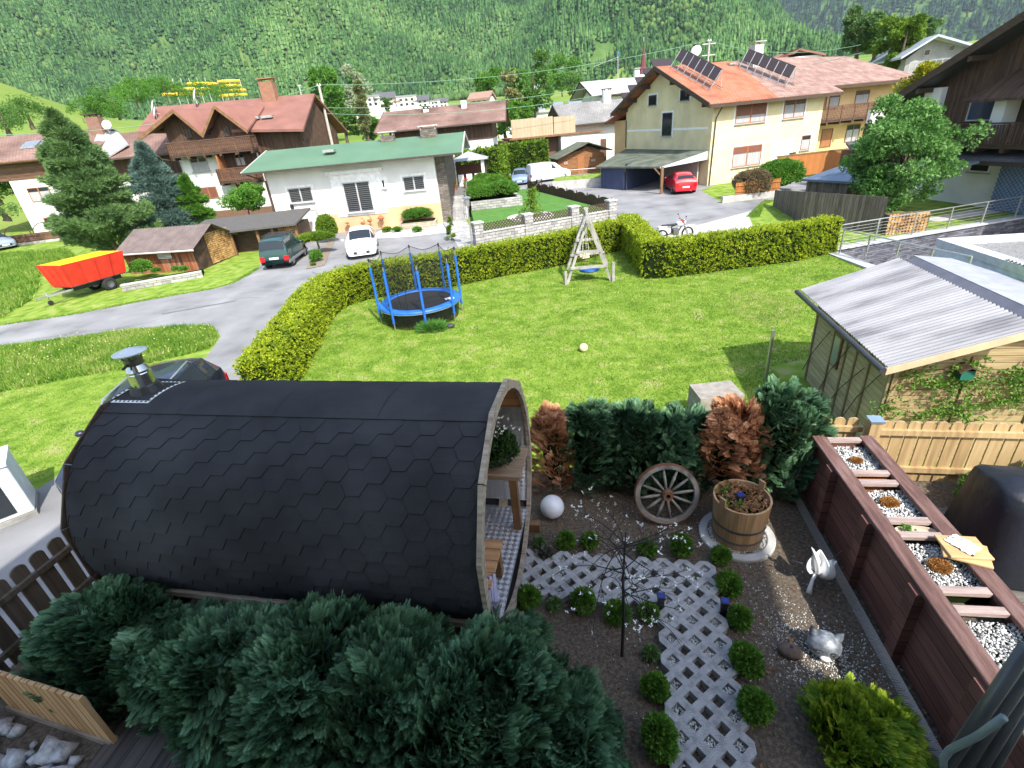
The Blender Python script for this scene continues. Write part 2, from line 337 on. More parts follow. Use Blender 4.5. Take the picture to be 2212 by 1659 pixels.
def polar(name, r0, r1, nr, a0, a1, na, mat, dz=0.0):
    rr = np.exp(np.linspace(math.log(r0), math.log(r1), nr)); aa = np.radians(np.linspace(a0, a1, na)); A, Q = np.meshgrid(aa, rr); X = Q*np.sin(A); Y = Q*np.cos(A); Z = terr(X, Y)+dz
    V = np.stack([X, Y, Z], -1).reshape(-1, 3); i = np.arange(nr-1)[:, None]*na+np.arange(na-1)[None]; F = np.stack([i, i+1, i+na+1, i+na], -1).reshape(-1, 4)
    return npmesh(name, V, F, mat, smooth=True)
mt, t_, n_, l_, b_ = nodes('valley_slope'); v_ = coords(n_, l_, 'world')
nz = n_.new('ShaderNodeTexNoise'); nz.inputs['Scale'].default_value = .012; nz.inputs['Detail'].default_value = 9; l_.new(v_, nz.inputs['Vector'])
r1_ = ramp(n_, l_, nz.outputs[0], [(.3, (.10, .17, .035)), (.5, (.16, .22, .05)), (.7, (.21, .25, .075))]); l_.new(r1_.outputs[0], b_.inputs['Base Color']); b_.inputs['Roughness'].default_value = 1; b_.inputs['Specular IOR Level'].default_value = 0
forest_floor = M('forest_floor', [(.02, .045, .015), (.06, .12, .03), (.13, .19, .06)], scale=.02, rough=1, mode='world', spec=0)
tag(polar('hillside', 70, FOOT+40, 70, -75, 75, 150, mt, -.35), kind='structure')
tag(polar('mountain', FOOT+30, 5200, 110, -75, 75, 200, forest_floor, -1.0), kind='structure')

# forest: conifers by the thousand, one object
def fir_tpl(tiers=3, n=6, g=None):
    T, F = [], []
    for k in range(tiers):
        z0 = .08+.26*k; z1 = min(1.0, z0+.42+.06*k); r = .17*(1-.25*k); b = len(T)
        for j in range(n): a = 2*math.pi*(j+.5*k)/n; rr = r*(1 if j % 2 else .72); T.append((rr*math.cos(a), rr*math.sin(a), z0+(.03 if j % 2 else 0)))
        T.append((0, 0, z1))
        for j in range(n): F.append((b+j, b+(j+1) % n, b+n))
    return np.array(T), np.array(F)
def forest(name, n, r0, r1, a0, a1, mat, h0, h1, mask=None, kind='stuff'):
    a = np.radians(rng.uniform(a0, a1, n)); r = np.sqrt(rng.uniform(r0**2, r1**2, n)); x = r*np.sin(a); y = r*np.cos(a)
    k = mask(x, y, r, np.degrees(a)) if mask is not None else np.ones(n, bool); x, y = x[k], y[k]; z = terr(x, y)-1.2; n = len(x)
    T, F = fir_tpl(); th = rng.uniform(0, 6.28, n); h = rng.uniform(h0, h1, n)*(.75+.5*np.clip(fbm(x, y, 90, 17)+.5, 0, 1)); c, s = np.cos(th), np.sin(th); O = np.zeros(n)
    tl = rng.normal(0, .03, (n, 2)); Rm = np.stack([np.stack([c, -s, tl[:, 0]], -1), np.stack([s, c, tl[:, 1]], -1), np.stack([O, O, O+1], -1)], 1)
    wid = rng.uniform(.8, 1.35, n); sc = np.stack([h*wid, h*wid, h], -1)
    V, Fa = scatter(T, F, np.stack([x, y, z], -1), Rm, sc); return npmesh(name, V, Fa, mat)
def clear(x, y, r, azd):                                # openings: screes and hay meadows inside the forest
    m = fbm(x, y, 140, 41)+.35*fbm(x, y, 40, 44); lim = np.where(r < 1000, .52, .62)
    rise = r-FOOT+fbm(x, y, 260, 5)*260-240*sst(-22, -40, azd)
    return (m < lim) & (rise > rng.uniform(-25, 10, len(x)))
fir_m = Mleaf('fir_foliage', [(.012, .034, .014), (.032, .08, .025), (.068, .145, .043), (.13, .22, .07)], rough=1, trans=.0, nscale=.006, spec=0)
fir2_m = Mleaf('shaded_far_fir', [(.012, .03, .022), (.022, .05, .035), (.035, .07, .045)], rough=1, trans=0, nscale=.003, spec=0)  # darker and bluer than the near firs; far slope's shade in the colour
tag(forest('forest', 80000, FOOT-110, 1750, -54, 36, fir_m, 12, 21, clear), 'dense green spruce forest covering the sunlit mountain slope', 'forest', kind='stuff')
def blobs(name, n, r0, r1, a0, a1, mat, h0, h1, thr):
    a = np.radians(rng.uniform(a0, a1, n)); r = np.sqrt(rng.uniform(r0**2, r1**2, n)); x = r*np.sin(a); y = r*np.cos(a); k = (fbm(x, y, 150, 61) > thr) & (r > FOOT-90+240*sst(-22, -40, np.degrees(a))); x, y = x[k], y[k]; n = len(x); z = terr(x, y)-1
    T = []; F = []; m = 7
    for q_, (rr, zz) in enumerate(((.22, .12), (.42, .42), (.34, .75))):
        for j in range(m): b_ = 2*math.pi*(j+.5*q_)/m; T.append((rr*math.cos(b_), rr*math.sin(b_), zz))
    T.append((0, 0, 1)); 
    for q_ in range(2):
        for j in range(m): F += [(q_*m+j, q_*m+(j+1) % m, q_*m+m+j), (q_*m+(j+1) % m, q_*m+m+(j+1) % m, q_*m+m+j)]
    for j in range(m): F.append((2*m+j, 2*m+(j+1) % m, 3*m))
    Rm = frames(np.stack([rng.normal(0, .1, n), rng.normal(0, .1, n), np.ones(n)], -1))[:, :, [0, 2, 1]]; h = rng.uniform(h0, h1, n); V, Fa = scatter(np.array(T), F, np.stack([x, y, z], -1), Rm, np.stack([h*rng.uniform(.8, 1.2, n), h, h], -1)); return npmesh(name, V, Fa, mat)
tag(blobs('broadleaf_forest', 42000, FOOT-90, 1650, -54, 34, Mleaf('hill_broadleaf', [(.035, .075, .025), (.075, .135, .04), (.14, .21, .06)], rough=1, trans=0, nscale=.01, spec=0), 6, 11, .2), 'lighter broadleaf woods in patches on the sunlit mountain slope', 'forest', kind='stuff')
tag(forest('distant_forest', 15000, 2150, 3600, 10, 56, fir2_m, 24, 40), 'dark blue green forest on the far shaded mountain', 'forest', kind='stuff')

# ------------------------------------------------------------------ building kit
glass_m = Mglass('window_glass'); bglass_m = Mglass('blue_glass', (.03, .05, .08))
cream_m = M('cream_render', (.62, .54, .32), scale=.7, rough=.9, bump=.15, bscale=50); orange_m = M('apricot_render', (.60, .41, .2), scale=.7, rough=.9, bump=.15, bscale=50)
tan_m = M('tan_plinth', (.55, .34, .19), scale=1, rough=.9, bump=.1, bscale=40); trim_m = M('white_trim', (.75, .75, .73), rough=.6); grey_m = M('grey_trim', (.35, .35, .35), rough=.6)
brown_m = Mwood('dark_brown_boards', [(.035, .02, .014), (.075, .042, .028), (.11, .065, .04)], .14, 0); brownh_m = Mwood('brown_boards_level', [(.06, .03, .02), (.12, .065, .04), (.17, .095, .06)], .14, 2)
beam_m = M('dark_beam', [(.04, .024, .016), (.08, .05, .032)], scale=3, sc=(1, 8, 8), rough=.7); beamw_m = M('brown_beam', [(.13, .065, .03), (.22, .12, .055)], scale=3, rough=.7)
winwood_m = M('window_wood', (.30, .12, .045), rough=.5); curtain_m = M('curtain', [(.24, .24, .25), (.42, .42, .41)], scale=2, sc=(14, 1, .4), rough=.9); blind_m = M('brown_blind', (.17, .065, .04), rough=.6)
gutter_m = M('dark_gutter', (.07, .055, .05), rough=.4, metal=.3); gut_w = M('pale_gutter', (.5, .46, .42), rough=.4); metal_m = M('galvanised', (.5, .5, .5), rough=.35, metal=.8); black_m = M('black_plastic', (.02, .02, .022), rough=.45)
def Mtile(name, stops, row=.33, col=.3, var=.5, bump=.8, nscale=.35):
    m, t, n, l, b = nodes(name); v = coords(n, l); nz = n.new('ShaderNodeTexNoise'); nz.inputs['Scale'].default_value = nscale; nz.inputs['Detail'].default_value = 10; l.new(v, nz.inputs['Vector'])
    br = n.new('ShaderNodeTexBrick'); l.new(v, br.inputs['Vector']); br.inputs['Scale'].default_value = 1; br.inputs['Brick Width'].default_value = col; br.inputs['Row Height'].default_value = row; br.inputs['Mortar Size'].default_value = .025
    br.inputs['Color1'].default_value = (.75, .75, .75, 1); br.inputs['Color2'].default_value = (1.2, 1.2, 1.2, 1); br.inputs['Mortar'].default_value = (.35, .35, .35, 1); k = len(stops)
    r = ramp(n, l, nz.outputs[0], [(.35+.3*i/(k-1), c) for i, c in enumerate(stops)]); mx = n.new('ShaderNodeMix'); mx.data_type = 'RGBA'; mx.blend_type = 'MULTIPLY'; mx.inputs[0].default_value = var; l.new(r.outputs[0], mx.inputs[6]); l.new(br.outputs[0], mx.inputs[7]); l.new(mx.outputs[2], b.inputs['Base Color'])
    b.inputs['Roughness'].default_value = .8; bp = n.new('ShaderNodeBump'); bp.invert = True; bp.inputs['Strength'].default_value = bump; bp.inputs['Distance'].default_value = .03; l.new(br.outputs[1], bp.inputs['Height']); l.new(bp.outputs[0], b.inputs['Normal']); return m
tile_br = Mtile('brown_roof_tiles', [(.12, .065, .048), (.19, .11, .085), (.25, .15, .12)]); tile_or = Mtile('orange_roof_tiles', [(.26, .085, .045), (.36, .125, .06), (.3, .14, .085)], nscale=.8); tile_gr = Mtile('grey_roof_tiles', [(.17, .165, .155), (.26, .25, .24)])
tile_pk = Mtile('weathered_pink_tiles', [(.21, .12, .095), (.26, .155, .125), (.31, .2, .16)], nscale=1.4); sheet_rd = M('red_brown_sheet_roof', [(.17, .075, .055), (.23, .105, .08)], scale=.8, rough=.7); sheet_gn = M('green_sheet_roof', [(.075, .15, .085), (.10, .18, .105)], scale=.5, rough=.5, bump=.1, bscale=3)
tile_dk = Mtile('dark_glazed_tiles', [(.05, .05, .055), (.1, .1, .105)], .3, .25)

slat_m = M('dark_slats', (.075, .075, .08), rough=.5)
def win(par, F, z, x0, y0, x1, y1, frame=None, style='', mull=1, v=0.0, sill=None, blind=None, name='window', gm=None, label=None):
    """window part with frame, pane and whatever hangs in it; corners given as top-left and bottom-right of the opening"""
    fm = frame or grey_m; u0, z1 = F.at(z, x0, y0, v); u1, z0 = F.at(z, x1, y1, v)
    if u1 < u0: u0, u1 = u1, u0
    if z1 < z0: z0, z1 = z1, z0
    t = .07; b = MB(); b.box(u0, u0+t, v-.05, v+.02, z0, z1).box(u1-t, u1, v-.05, v+.02, z0, z1).box(u0+t, u1-t, v-.05, v+.02, z1-t, z1).box(u0+t, u1-t, v-.05, v+.02, z0, z0+t)
    for k in range(mull): c = u0+(u1-u0)*(k+1)/(mull+1); b.box(c-.05, c+.05, v-.047, v+.017, z0+t, z1-t)
    o = b.build(name, fm, par, F)
    if label: o['label'] = label
    MB().box(u0+t, u1-t, v-.02, v+.01, z0+t, z1-t).build('pane', gm or glass_m, o, None).matrix_parent_inverse.identity()
    if 'c' in style: MB().box(u0+t, u1-t, v-.026, v-.021, z0+t, z1-t-(z1-z0)*.25).build('curtain', curtain_m, o)
    if 'b' in style:
        q = MB(); zb = z1-(z1-z0)*(blind or .5); q.box(u0+t, u1-t, v-.045, v-.03, zb, z1-t); q.build('roller_blind', blind_m, o)
    if 's' in style:
        q = MB(); k = int((z1-z0)/.14)
        for i in range(k): zz = z0+t+.05+(z1-z0-2*t-.05)*i/k; q.box(u0+t, u1-t, v-.042, v-.028, zz, zz+.055)
        q.build('shutter_slats', slat_m, o)
    if 'i' in style: MB().box(u0-.08, u1+.08, v-.14, v, z0-.07, z0-.001).build('sill', sill or grey_m, o)
    if 't' in style:
        q = MB(); e = .16; q.box(u0-e, u0-.002, v-.012, v+.01, z0-e, z1+e).box(u1+.002, u1+e, v-.012, v+.01, z0-e, z1+e).box(u0-.002, u1+.002, v-.012, v+.01, z1+.002, z1+e); q.build('surround', trim_m, o)
    return o
def gable_roof(par, F, u0, u1, v0, vr, v1, z0, zr, z1, mat, t=.18, edge=None, name='roof'):
    """ridge along u; eaves at v0 (front) and v1 (back)"""
    b = MB(); b.slab([(u0, v0, z0), (u1, v0, z0), (u1, vr, zr), (u0, vr, zr)], t).slab([(u0, vr, zr), (u1, vr, zr), (u1, v1, z1), (u0, v1, z1)], t); o = b.build(name, mat, par, F)
    T = t+.06
    for u in (u0, u1):
        s = -1 if u == u0 else 1
        for (a, za, c, zc) in ((v0, z0, vr, zr), (vr, zr, v1, z1)):
            MB().slab([(u, a, za+.04), (u+s*.06, a, za+.04), (u+s*.06, c, zc+.04), (u, c, zc+.04)], T).build('barge_board', edge or beam_m, o)
    MB().box(u0, u1, v0-.12, v0-.003, z0-t, z0-t+.12).build('gutter', gutter_m, o); return o
def gable_wall(b, u0, u1, vr, v0, v1, ze0, zr, ze1):
    poly = [(v0, 0), (v1, 0), (v1, ze1), (vr, zr), (v0, ze0)]; n = 5
    p = [(u, v, z) for u in (u0, u1) for v, z in poly]; b.add(p, [tuple(range(5)), tuple(range(5, 10))[::-1]]+[(i, (i+1) % n+0, n+(i+1) % n, n+i)[::-1] for i in range(n)])
def chimney(par, F, u, v, z0, z1, w, d, mat, cap=None):
    o = MB().box(u-w/2, u+w/2, v-d/2, v+d/2, z0, z1).build('chimney', mat, par, F); c = MB()
    for a in (-1, 1):
        for e in (-1, 1): c.box(u+a*(w/2-.06)-.04, u+a*(w/2-.06)+.04, v+e*(d/2-.06)-.04, v+e*(d/2-.06)+.04, z1, z1+.2)
    c.box(u-w/2-.12, u+w/2+.12, v-d/2-.12, v+d/2+.12, z1+.2, z1+.27); c.build('chimney_cap', cap or metal_m, o); return o
def balcony(par, F, u0, u1, v0, v1, z, h=.95, mat=None, style='board', flr=None, sides=True):
    mat = mat or brownh_m; o = MB().box(u0, u1, v0, v1, z-.16, z).build('balcony', flr or beam_m, par, F); b = MB(); segs = [((u0, v0), (u1, v0))]+([((u0, v0), (u0, v1)), ((u1, v0), (u1, v1))] if sides else [])
    for (a, c), (d, e) in segs:
        L = math.hypot(d-a, e-c); n = max(1, int(L/.16))
        for i in range(n):
            t = (i+.5)/n; x, y = a+(d-a)*t, c+(e-c)*t; wd = .06 if style == 'board' else .045
            if e == c: b.box(x-wd, x+wd, y-.012, y+.012, z+.06, z+h-.06)
            else: b.box(x-.012, x+.012, y-wd, y+wd, z+.06, z+h-.06)
        b.bar((a, c, z+h), (d, e, z+h), .10, .07); b.bar((a, c, z+.04), (d, e, z+.04), .06, .06)
        for i in range(int(L/1.5)+2): t = min(1, i*1.5/L); b.bar((a+(d-a)*t, c+(e-c)*t, z-.3), (a+(d-a)*t, c+(e-c)*t, z+h), .09)
    b.build('railing', mat, o); n = int((u1-u0)/1.4)+1
    for i in range(n): u = u0+.2+(u1-u0-.4)*i/max(1, n-1); MB().box(u-.08, u+.08, v0-.02, v1, z-.36, z-.163).build('bracket', beam_m, o)
    return o
def downpipe(par, F, pts, r=.05): return MB().tube(pts, r, 6).build('downpipe', gutter_m, par, F)
def dish(par, F, p, r=.42, az=-30):
    A = Matrix.Translation(p)@Matrix.Rotation(R(az), 4, 'Z')@Matrix.Rotation(R(70), 4, 'X'); o = MB().lathe([(1e-3, .12), (r*.5, .09), (r, 0), (r, .015), (r*.5, .11), (1e-3, .14)], 14, (0, 0, 0), A).build('satellite_dish', trim_m, par, F, smooth=True)
    MB().tube([p, (p[0], p[1], p[2]-.7)], .03, 6).tube([p, A@Vector((0, 0, -.4))], .015, 5).build('mast', metal_m, o); return o
def flowers_mb(c, rad, n, g, h=.25):
    P = np.array(c)+np.stack([g.uniform(-rad[0], rad[0], n), g.uniform(-rad[1], rad[1], n), g.uniform(0, h, n)], -1); return P
def place(z, x, y, name, label, cat, group=None, dz=0.0, rz=0): p = gr(z, x, y, dz); return thing(name, label, cat, tuple(p), rz, group)

# ------------------------------------------------------------------ green-roofed bungalow
FG = Frame(-15.94, 39.12, -1.7, -1.3)
h = thing('house', 'white bungalow with a low green metal roof and tan plinth', 'house', tuple(FG.o))
MB().box(0, 12.0, 0, 8, -.3, 4.75).build('wall', white_m, h, FG)
MB().box(-.02, 4.77, -.015, .01, -.3, 1.38).box(4.773, 7.63, -.012, .01, -.3, 1.12).box(7.633, 12.02, -.015, .01, -.3, 1.5).box(-.02, -.001, .011, 8, -.3, 1.4).build('plinth', tan_m, h, FG)
MB().box(4.45, 8.1, -.06, -.018, 1.13, 4.0).build('bay_surround', trim_m, h, FG); MB().box(4.3, 8.3, -.25, -.001, 4.0, 4.22).build('lintel_cornice', trim_m, h, FG)
rf = gable_roof(h, FG, -1.1, 14.1, -1.1, 4.0, 9, 4.72, 5.9, 4.72, sheet_gn, .14, gut_w)
win(h, FG, 'b', 500, 915, 720, 1015, grey_m, 'swit', 1, v=-.02); win(h, FG, 'b', 940, 870, 1205, 1090, grey_m, 'swi', 1, v=-.07); win(h, FG, 'b', 1250, 840, 1297, 910, trim_m, 'ti', 0, v=-.02); win(h, FG, 'b', 1425, 820, 1615, 920, grey_m, 'swit', 1, v=-.02)
g0, _ = FG.at('b', 545, 1420); g1, _ = FG.at('b', 810, 1420)
gd = MB().box(g0, g1, -.03, .01, -.05, 1.75).build('garage_door', white_m, h, FG); q = MB()
for i in range(1, 5): u = g0+(g1-g0)*i/5; q.box(u-.012, u+.012, -.04, -.031, 0, 1.74)
q.box(g0-.16, g0-.003, -.06, .01, -.05, 1.9).box(g1+.003, g1+.16, -.06, .01, -.05, 1.9).box(g0-.003, g1+.003, -.06, .01, 1.76, 1.9).build('door_frame', grey_m, gd)
MB().box(g0+.8, g0+1.0, -.16, -.02, 2.02, 2.35).build('wall_lamp', black_m, h, FG)
stone_dk = Mbrick('dark_stone_cladding', (.10, .085, .07), (.2, .17, .14), (.05, .045, .04), .35, .12, .012)
stone_gr = Mbrick('grey_stone_blocks', (.24, .235, .22), (.40, .385, .36), (.14, .135, .125), .42, .17, .014, .9); stone_wm = Mbrick('warm_stone_blocks', (.33, .27, .19), (.48, .42, .33), (.2, .17, .13), .35, .13, .012, .8)
MB().box(12.01, 12.7, .3, 7.9, -.3, 4.7).build('stone_wall', stone_dk, h, FG)
for zz, x, y, ww in (('b', 1312, 540, 1.0), ('b', 1640, 490, 1.2)):
    u, z = FG.at(zz, x, y, 3.4); c = chimney(h, FG, u, 3.6, 5.2, z+.45, ww, .7, stone_dk, gut_w)
u, z = FG.at('b', 838, 605, 1.4); MB().box(u-.4, u+.4, 1.1, 1.8, z-.12, z+.05).build('skylight', metal_m, h, FG)
downpipe(h, FG, [(-.9, -1.0, 4.6), (-.1, -.06, 4.0), (-.1, -.06, 0)])
rust_m = M('rusty_metal', [(.25, .08, .03), (.4, .14, .05)], rough=.8)
for x, y, kind in ((985, 1190, 0), (1112, 1190, 1), (1165, 1170, 1), (1255, 1150, 2)):
    u, z = FG.at('b', x, y, -.3); b = MB(); t = thing('garden_figure', ['rusty metal flower figure on a stalk beside the white car', 'rusty metal bird figure', 'rusty bird feeder on three thin legs by the tan wall'][kind] + ('' if kind != 1 else (' left of its twin by the tan wall' if x < 1130 else ' right of its twin by the tan wall')), 'ornament', tuple(FG.w(u, -.35, 0)))
    if kind == 1:
        b.sphere((0, 0, z), .14, 8, 6, (1.3, .5, .8)).tube([(.12, 0, z), (.1, 0, z+.2), (.0, 0, z+.34)], .03, 5).bar((.0, 0, z+.34), (-.12, 0, z+.36), .03).build('bird_body', rust_m, t, smooth=True); MB().tube([(0, 0, z), (0, 0, 0)], .012, 5).build('leg', rust_m, t)
    elif kind == 0:
        b.lathe([(.01, z+.1), (.22, z), (.02, z-.08)], 6).build('flower_head', rust_m, t); MB().tube([(0, 0, z), (0, 0, 0)], .015, 5).build('stalk', rust_m, t)
    else:
        b.lathe([(.02, z+.22), (.26, z+.02), (.22, z-.06), (.02, z-.06)], 6).build('feeder_roof', rust_m, t)
        for a in range(3): MB().tube([(.08*math.cos(a*2.1), .08*math.sin(a*2.1), z-.05), (.2*math.cos(a*2.1), .2*math.sin(a*2.1), 0)], .012, 5).build('leg', rust_m, t)

# terrace, stairs and path of the bungalow
slate_m = Mbrick('crazy_paving', (.26, .25, .25), (.36, .35, .34), (.42, .41, .4), .55, .4, .02, .3, mode='obj')
LT, RT = G('b', 1705, 1015, -.15), G('b', 1935, 992, -.15); LB_, RB_ = gr('b', 1748, 1175), gr('b', 1935, 1160)
LT[1] = max(LT[1], LB_[1]+1.9); RT[1] = max(RT[1], RB_[1]+1.9)
st = thing('garden_stairs', 'broad grey stone stairs climbing to the terrace beside the white bungalow', 'stairs', tuple(LB_))
def L3(a, b, t): return a+(b-a)*t
N = 9
for i in range(N):
    a, b2, c, d = L3(LB_, LT, i/N), L3(RB_, RT, i/N), L3(RB_, RT, (i+1)/N), L3(LB_, LT, (i+1)/N); zt = -1.66+(i+1)*1.51/N
    q = MB().slab([(*p[:2], zt) for p in (a, b2, c, d)], .35+i*.16); q.v = [(x-LB_[0], y-LB_[1], z-LB_[2]) for x, y, z in q.v]; q.build('step', slate_m, st, None)
tp = thing('terrace', 'raised dark paved terrace at the head of the stone stairs', 'terrace', tuple(LT)); q = MB().slab([(LT[0]-.3, LT[1], -.15), (RT[0]+.1, RT[1], -.15), (.6, 54, -.15), (-4.4, 54, -.15)], 1.6); q.v = [(x-LT[0], y-LT[1], z-LT[2]) for x, y, z in q.v]; q.build('paving', M('dark_paving', (.16, .15, .145), scale=3, rough=.8), tp)
sheet('path', P2(('b', 1745, 1180), ('b', 1935, 1162), ('b', 1990, 1250), ('b', 2040, 1385), ('b', 1880, 1390), ('b', 1800, 1250)), slate_m, .010)
for (a, b2) in ((LB_, LT), (RB_, RT)):
    s = 1 if a is RB_ else -1; q = MB().prism([(0, -.15), (0, .25), (b2[1]-a[1], 1.75), (b2[1]-a[1], -.15)], 0, .18, Matrix(((0, 0, 1, 0), (1, 0, 0, 0), (0, 1, 0, 0), (0, 0, 0, 1)))); q.v = [(x*s+(b2[0]-a[0])*y/(b2[1]-a[1])+a[0]-LB_[0], y+a[1]-LB_[1], z) for x, y, z in q.v]; q.build('stair_cheek', conc_m, st)
hr = MB(); off = RT-RB_; 
for t in (0, .5, 1): p = RB_+off*t; hr.tube([(p[0]+.1, p[1], -1.65+1.5*t), (p[0]+.1, p[1], -1.65+1.5*t+1.0)], .025, 6)
hr.tube([(RB_[0]+.1, RB_[1], -.65), (RT[0]+.1, RT[1], .85)], .03, 6); hr.v = [(x-LB_[0], y-LB_[1], z-LB_[2]) for x, y, z in hr.v]; hr.build('handrail', metal_m, st)

# ------------------------------------------------------------------ cream house with solar panels
FB = Frame(17.8, 44.14, -1.57, 16); FS = Frame(17.8, 44.14, -1.57, 16-90); D = 13.35
h = thing('house', 'large cream house with an orange tiled roof carrying solar panels', 'house', tuple(FB.o))
b = MB(); ru = (9.3-6.05)/7.75; zr_w = 6.05+ru*(6.9+.8)-.2
gable_wall(b, 0, 11.0, 6.9, 0, D, 6.05+ru*.8-.2, zr_w, 6.05+ru*.8-.2); b.build('wall', cream_m, h, FB)
b = MB(); gable_wall(b, 11.003, 21.4, 6.9, 2.2, 12.0, 6.4, 8.6, 6.2); b.build('side_wing_wall', orange_m, h, FB)
b = MB(); b.box(1.2, 4.5, D+.003, D+4.6, 0, 5.3); b.build('rear_wing_wall', orange_m, h, FB)
MB().slab([(.3, D, 6.6), (6, D, 6.6), (6, D+5.4, 5.2), (.3, D+5.4, 5.2)], .18).build('rear_wing_roof', tile_or, h, FB)
MB().slab([(-1.0, -.8, 6.05), (5.4, -.8, 6.05), (7.0, 6.93, 9.3), (-1.0, 6.93, 9.3)], .2).slab([(-1.0, 6.93, 9.3), (12.0, 6.93, 9.3), (12, 14.7, 6.0), (-1.0, 14.7, 6.0)], .2).build('roof', tile_or, h, FB)
MB().slab([(5.405, -.8, 6.05), (12.0, -.8, 6.05), (12.0, 6.93, 9.3), (7.005, 6.93, 9.3)], .2).slab([(12.0, 1.0, 6.55), (23.2, 1.0, 6.55), (20.2, 6.93, 9.0), (12.0, 6.93, 9.3)], .2).slab([(23.2, 1.0, 6.55), (23.2, 13, 6.2), (20.2, 6.93, 9.0)], .2).build('weathered_roof', tile_pk, h, FB)
for a, za, c, zc in ((-.82, 6.05, 6.93, 9.3), (6.93, 9.3, 14.72, 6.0)): MB().slab([(-1.08, a, za+.06), (-.997, a, za+.06), (-.997, c, zc+.06), (-1.08, c, zc+.06)], .34).build('barge_board', beam_m, h, FB)
MB().box(-1.0, 12.0, -.9, -.803, 5.75, 6.0).build('fascia', beam_m, h, FB); MB().box(12.02, 23.2, .9, .997, 6.25, 6.5).build('fascia', beam_m, h, FB)
for v in (.15, 2.3, 4.6, 6.9, 9.2, 11.5, 13.2):
    z = 6.05+ru*(v+.8)-.45 if v < 7 else 9.3-ru*(v-6.93)-.45; MB().box(-.95, -.001, v-.1, v+.1, z-.15, z+.15).build('purlin', beam_m, h, FB)
MB().box(-.013, -.001, .5, D-.2, 4.25, 4.42).box(.2, 11, -.013, -.001, 2.76, 2.80).build('plaster_band', trim_m, h, FB)
for c4, st_ in (((1400, 770, 1460, 845), 'it'), ((1655, 725, 1725, 805), 'it'), ((1512, 910, 1580, 1092), 'it')): win(h, FS, 'c', *c4, frame=gutter_m, style=st_, mull=0, v=0)
win(h, FB, 'c', 2105, 840, 2330, 975, winwood_m, 'bcit', 1, blind=.6); win(h, FB, 'd', 290, 800, 437, 940, winwood_m, 'bcit', 1, blind=.2); win(h, FB, 'c', 2078, 1185, 2290, 1320, winwood_m, 'bcit', 1, blind=.35)
win(h, FB, 'd', 425, 1090, 480, 1200, winwood_m, 'cit', 0); dr = win(h, FB, 'd', 205, 1160, 325, 1330, trim_m, 't', 1, name='front_door', gm=white_m)
u, z = FB.at('d', 345, 1240); MB().box(u-.3, u+.3, -.12, -.001, z-.25, z+.15).build('letter_box', gutter_m, h, FB)
FB2 = FB.sub(0, 2.2, 0); 
for c4 in ((865, 730, 950, 835), (655, 745, 715, 870)): win(h, FB2, 'd', *c4, frame=beamw_m, style='c', mull=0)
win(h, FB2, 'd', 570, 755, 612, 880, beamw_m, '', 0, name='balcony_door', gm=winwood_m); win(h, FB2, 'd', 790, 1005, 870, 1135, beamw_m, 'c', 1); win(h, FB2, 'd', 590, 1040, 650, 1180, beamw_m, '', 0, name='side_door', gm=winwood_m)
balcony(h, FB, 11.02, 22.6, .8, 2.2, 3.85, 1.1, brownh_m)
downpipe(h, FB, [(.2, -.78, 5.8), (.25, -.1, 5.0), (.15, -.08, 0)]); downpipe(h, FB, [(-.08, D-.1, 5.3), (-.08, D-.1, 2.8)])
chimney(h, FB, 8.3, 5.6, 8.2, 10.25, .95, .8, M('pale_chimney', (.45, .44, .43), rough=.8), metal_m)
solar_m = Mglass('solar_panel', (.035, .025, .025), .25)
def solar_row(z, a0, a1, b0, b1, n):
    """tilted row seen from behind its rack: a = low rail ends, b = panel top ends on the roof's front slope"""
    q = MB(); fr = MB()
    def onroof(x, y):
        r = ray(z, x, y); N = np.cross(FB.u, FB.v*1.0+np.array([0, 0, ru])); P0 = FB.w(0, -.8, 6.05+.12); t = ((P0-np.array([0, 0, HC]))@N)/(r@N); P = np.array([0, 0, HC])+r*t-FB.o; return np.array([P@FB.u, P@FB.v, P[2]])
    A, B = onroof(*a0), onroof(*a1); ax = unit(B-A); nrm = unit(np.cross(ax, np.array([0, 0, 1.]))); nrm = nrm if nrm[0] > 0 else -nrm
    up = unit(np.array([0, 0, 1.])*.8+nrm*.6); L = 1.0
    for k in range(n):
        s0 = A+(B-A)*(k/n); s1 = A+(B-A)*((k+.97)/n); off = up*.75; q.slab([s0+off, s1+off, s1+off+up*L, s0+off+up*L], .1, tuple(-np.cross(ax, up)))
    o = q.build('solar_panel', solar_m, h, FB)
    for k in range(n+1): s = A+(B-A)*(k/n); fr.tube([s+nrm*1.1+np.array([0, 0, .05]), s+up*(L*.9+.75)], .03, 5).tube([s+up*(L*.9+.75), s+np.array([0, 0, .1])], .03, 5)
    for e_ in (0, 1.25): fr.tube([A+nrm*e_+np.array([0, 0, .08]), B+nrm*e_+np.array([0, 0, .08])], .035, 5)
    fr.build('support_frame', metal_m, o)
solar_row('c', (1575, 545), (1890, 725), None, None, 6); solar_row('c', (2125, 545), (2500, 695), None, None, 6)
for v in (7.6, 8.9, 10.2, 11.5, 12.8): z = 9.3-ru*(v-6.93); MB().slab([(-.6, v, z+.12), (1.4, v, z+.12), (1.4, v+.7, z+.95), (-.6, v+.7, z+.95)], .08).build('solar_panel', solar_m, h, FB)
dish(h, FB, (3.0, 6.9, 10.2), .5, -60)
MB().box(5.9, 6.6, 5.9, 6.6, 8.95, 9.1).build('skylight', metal_m, h, FB)
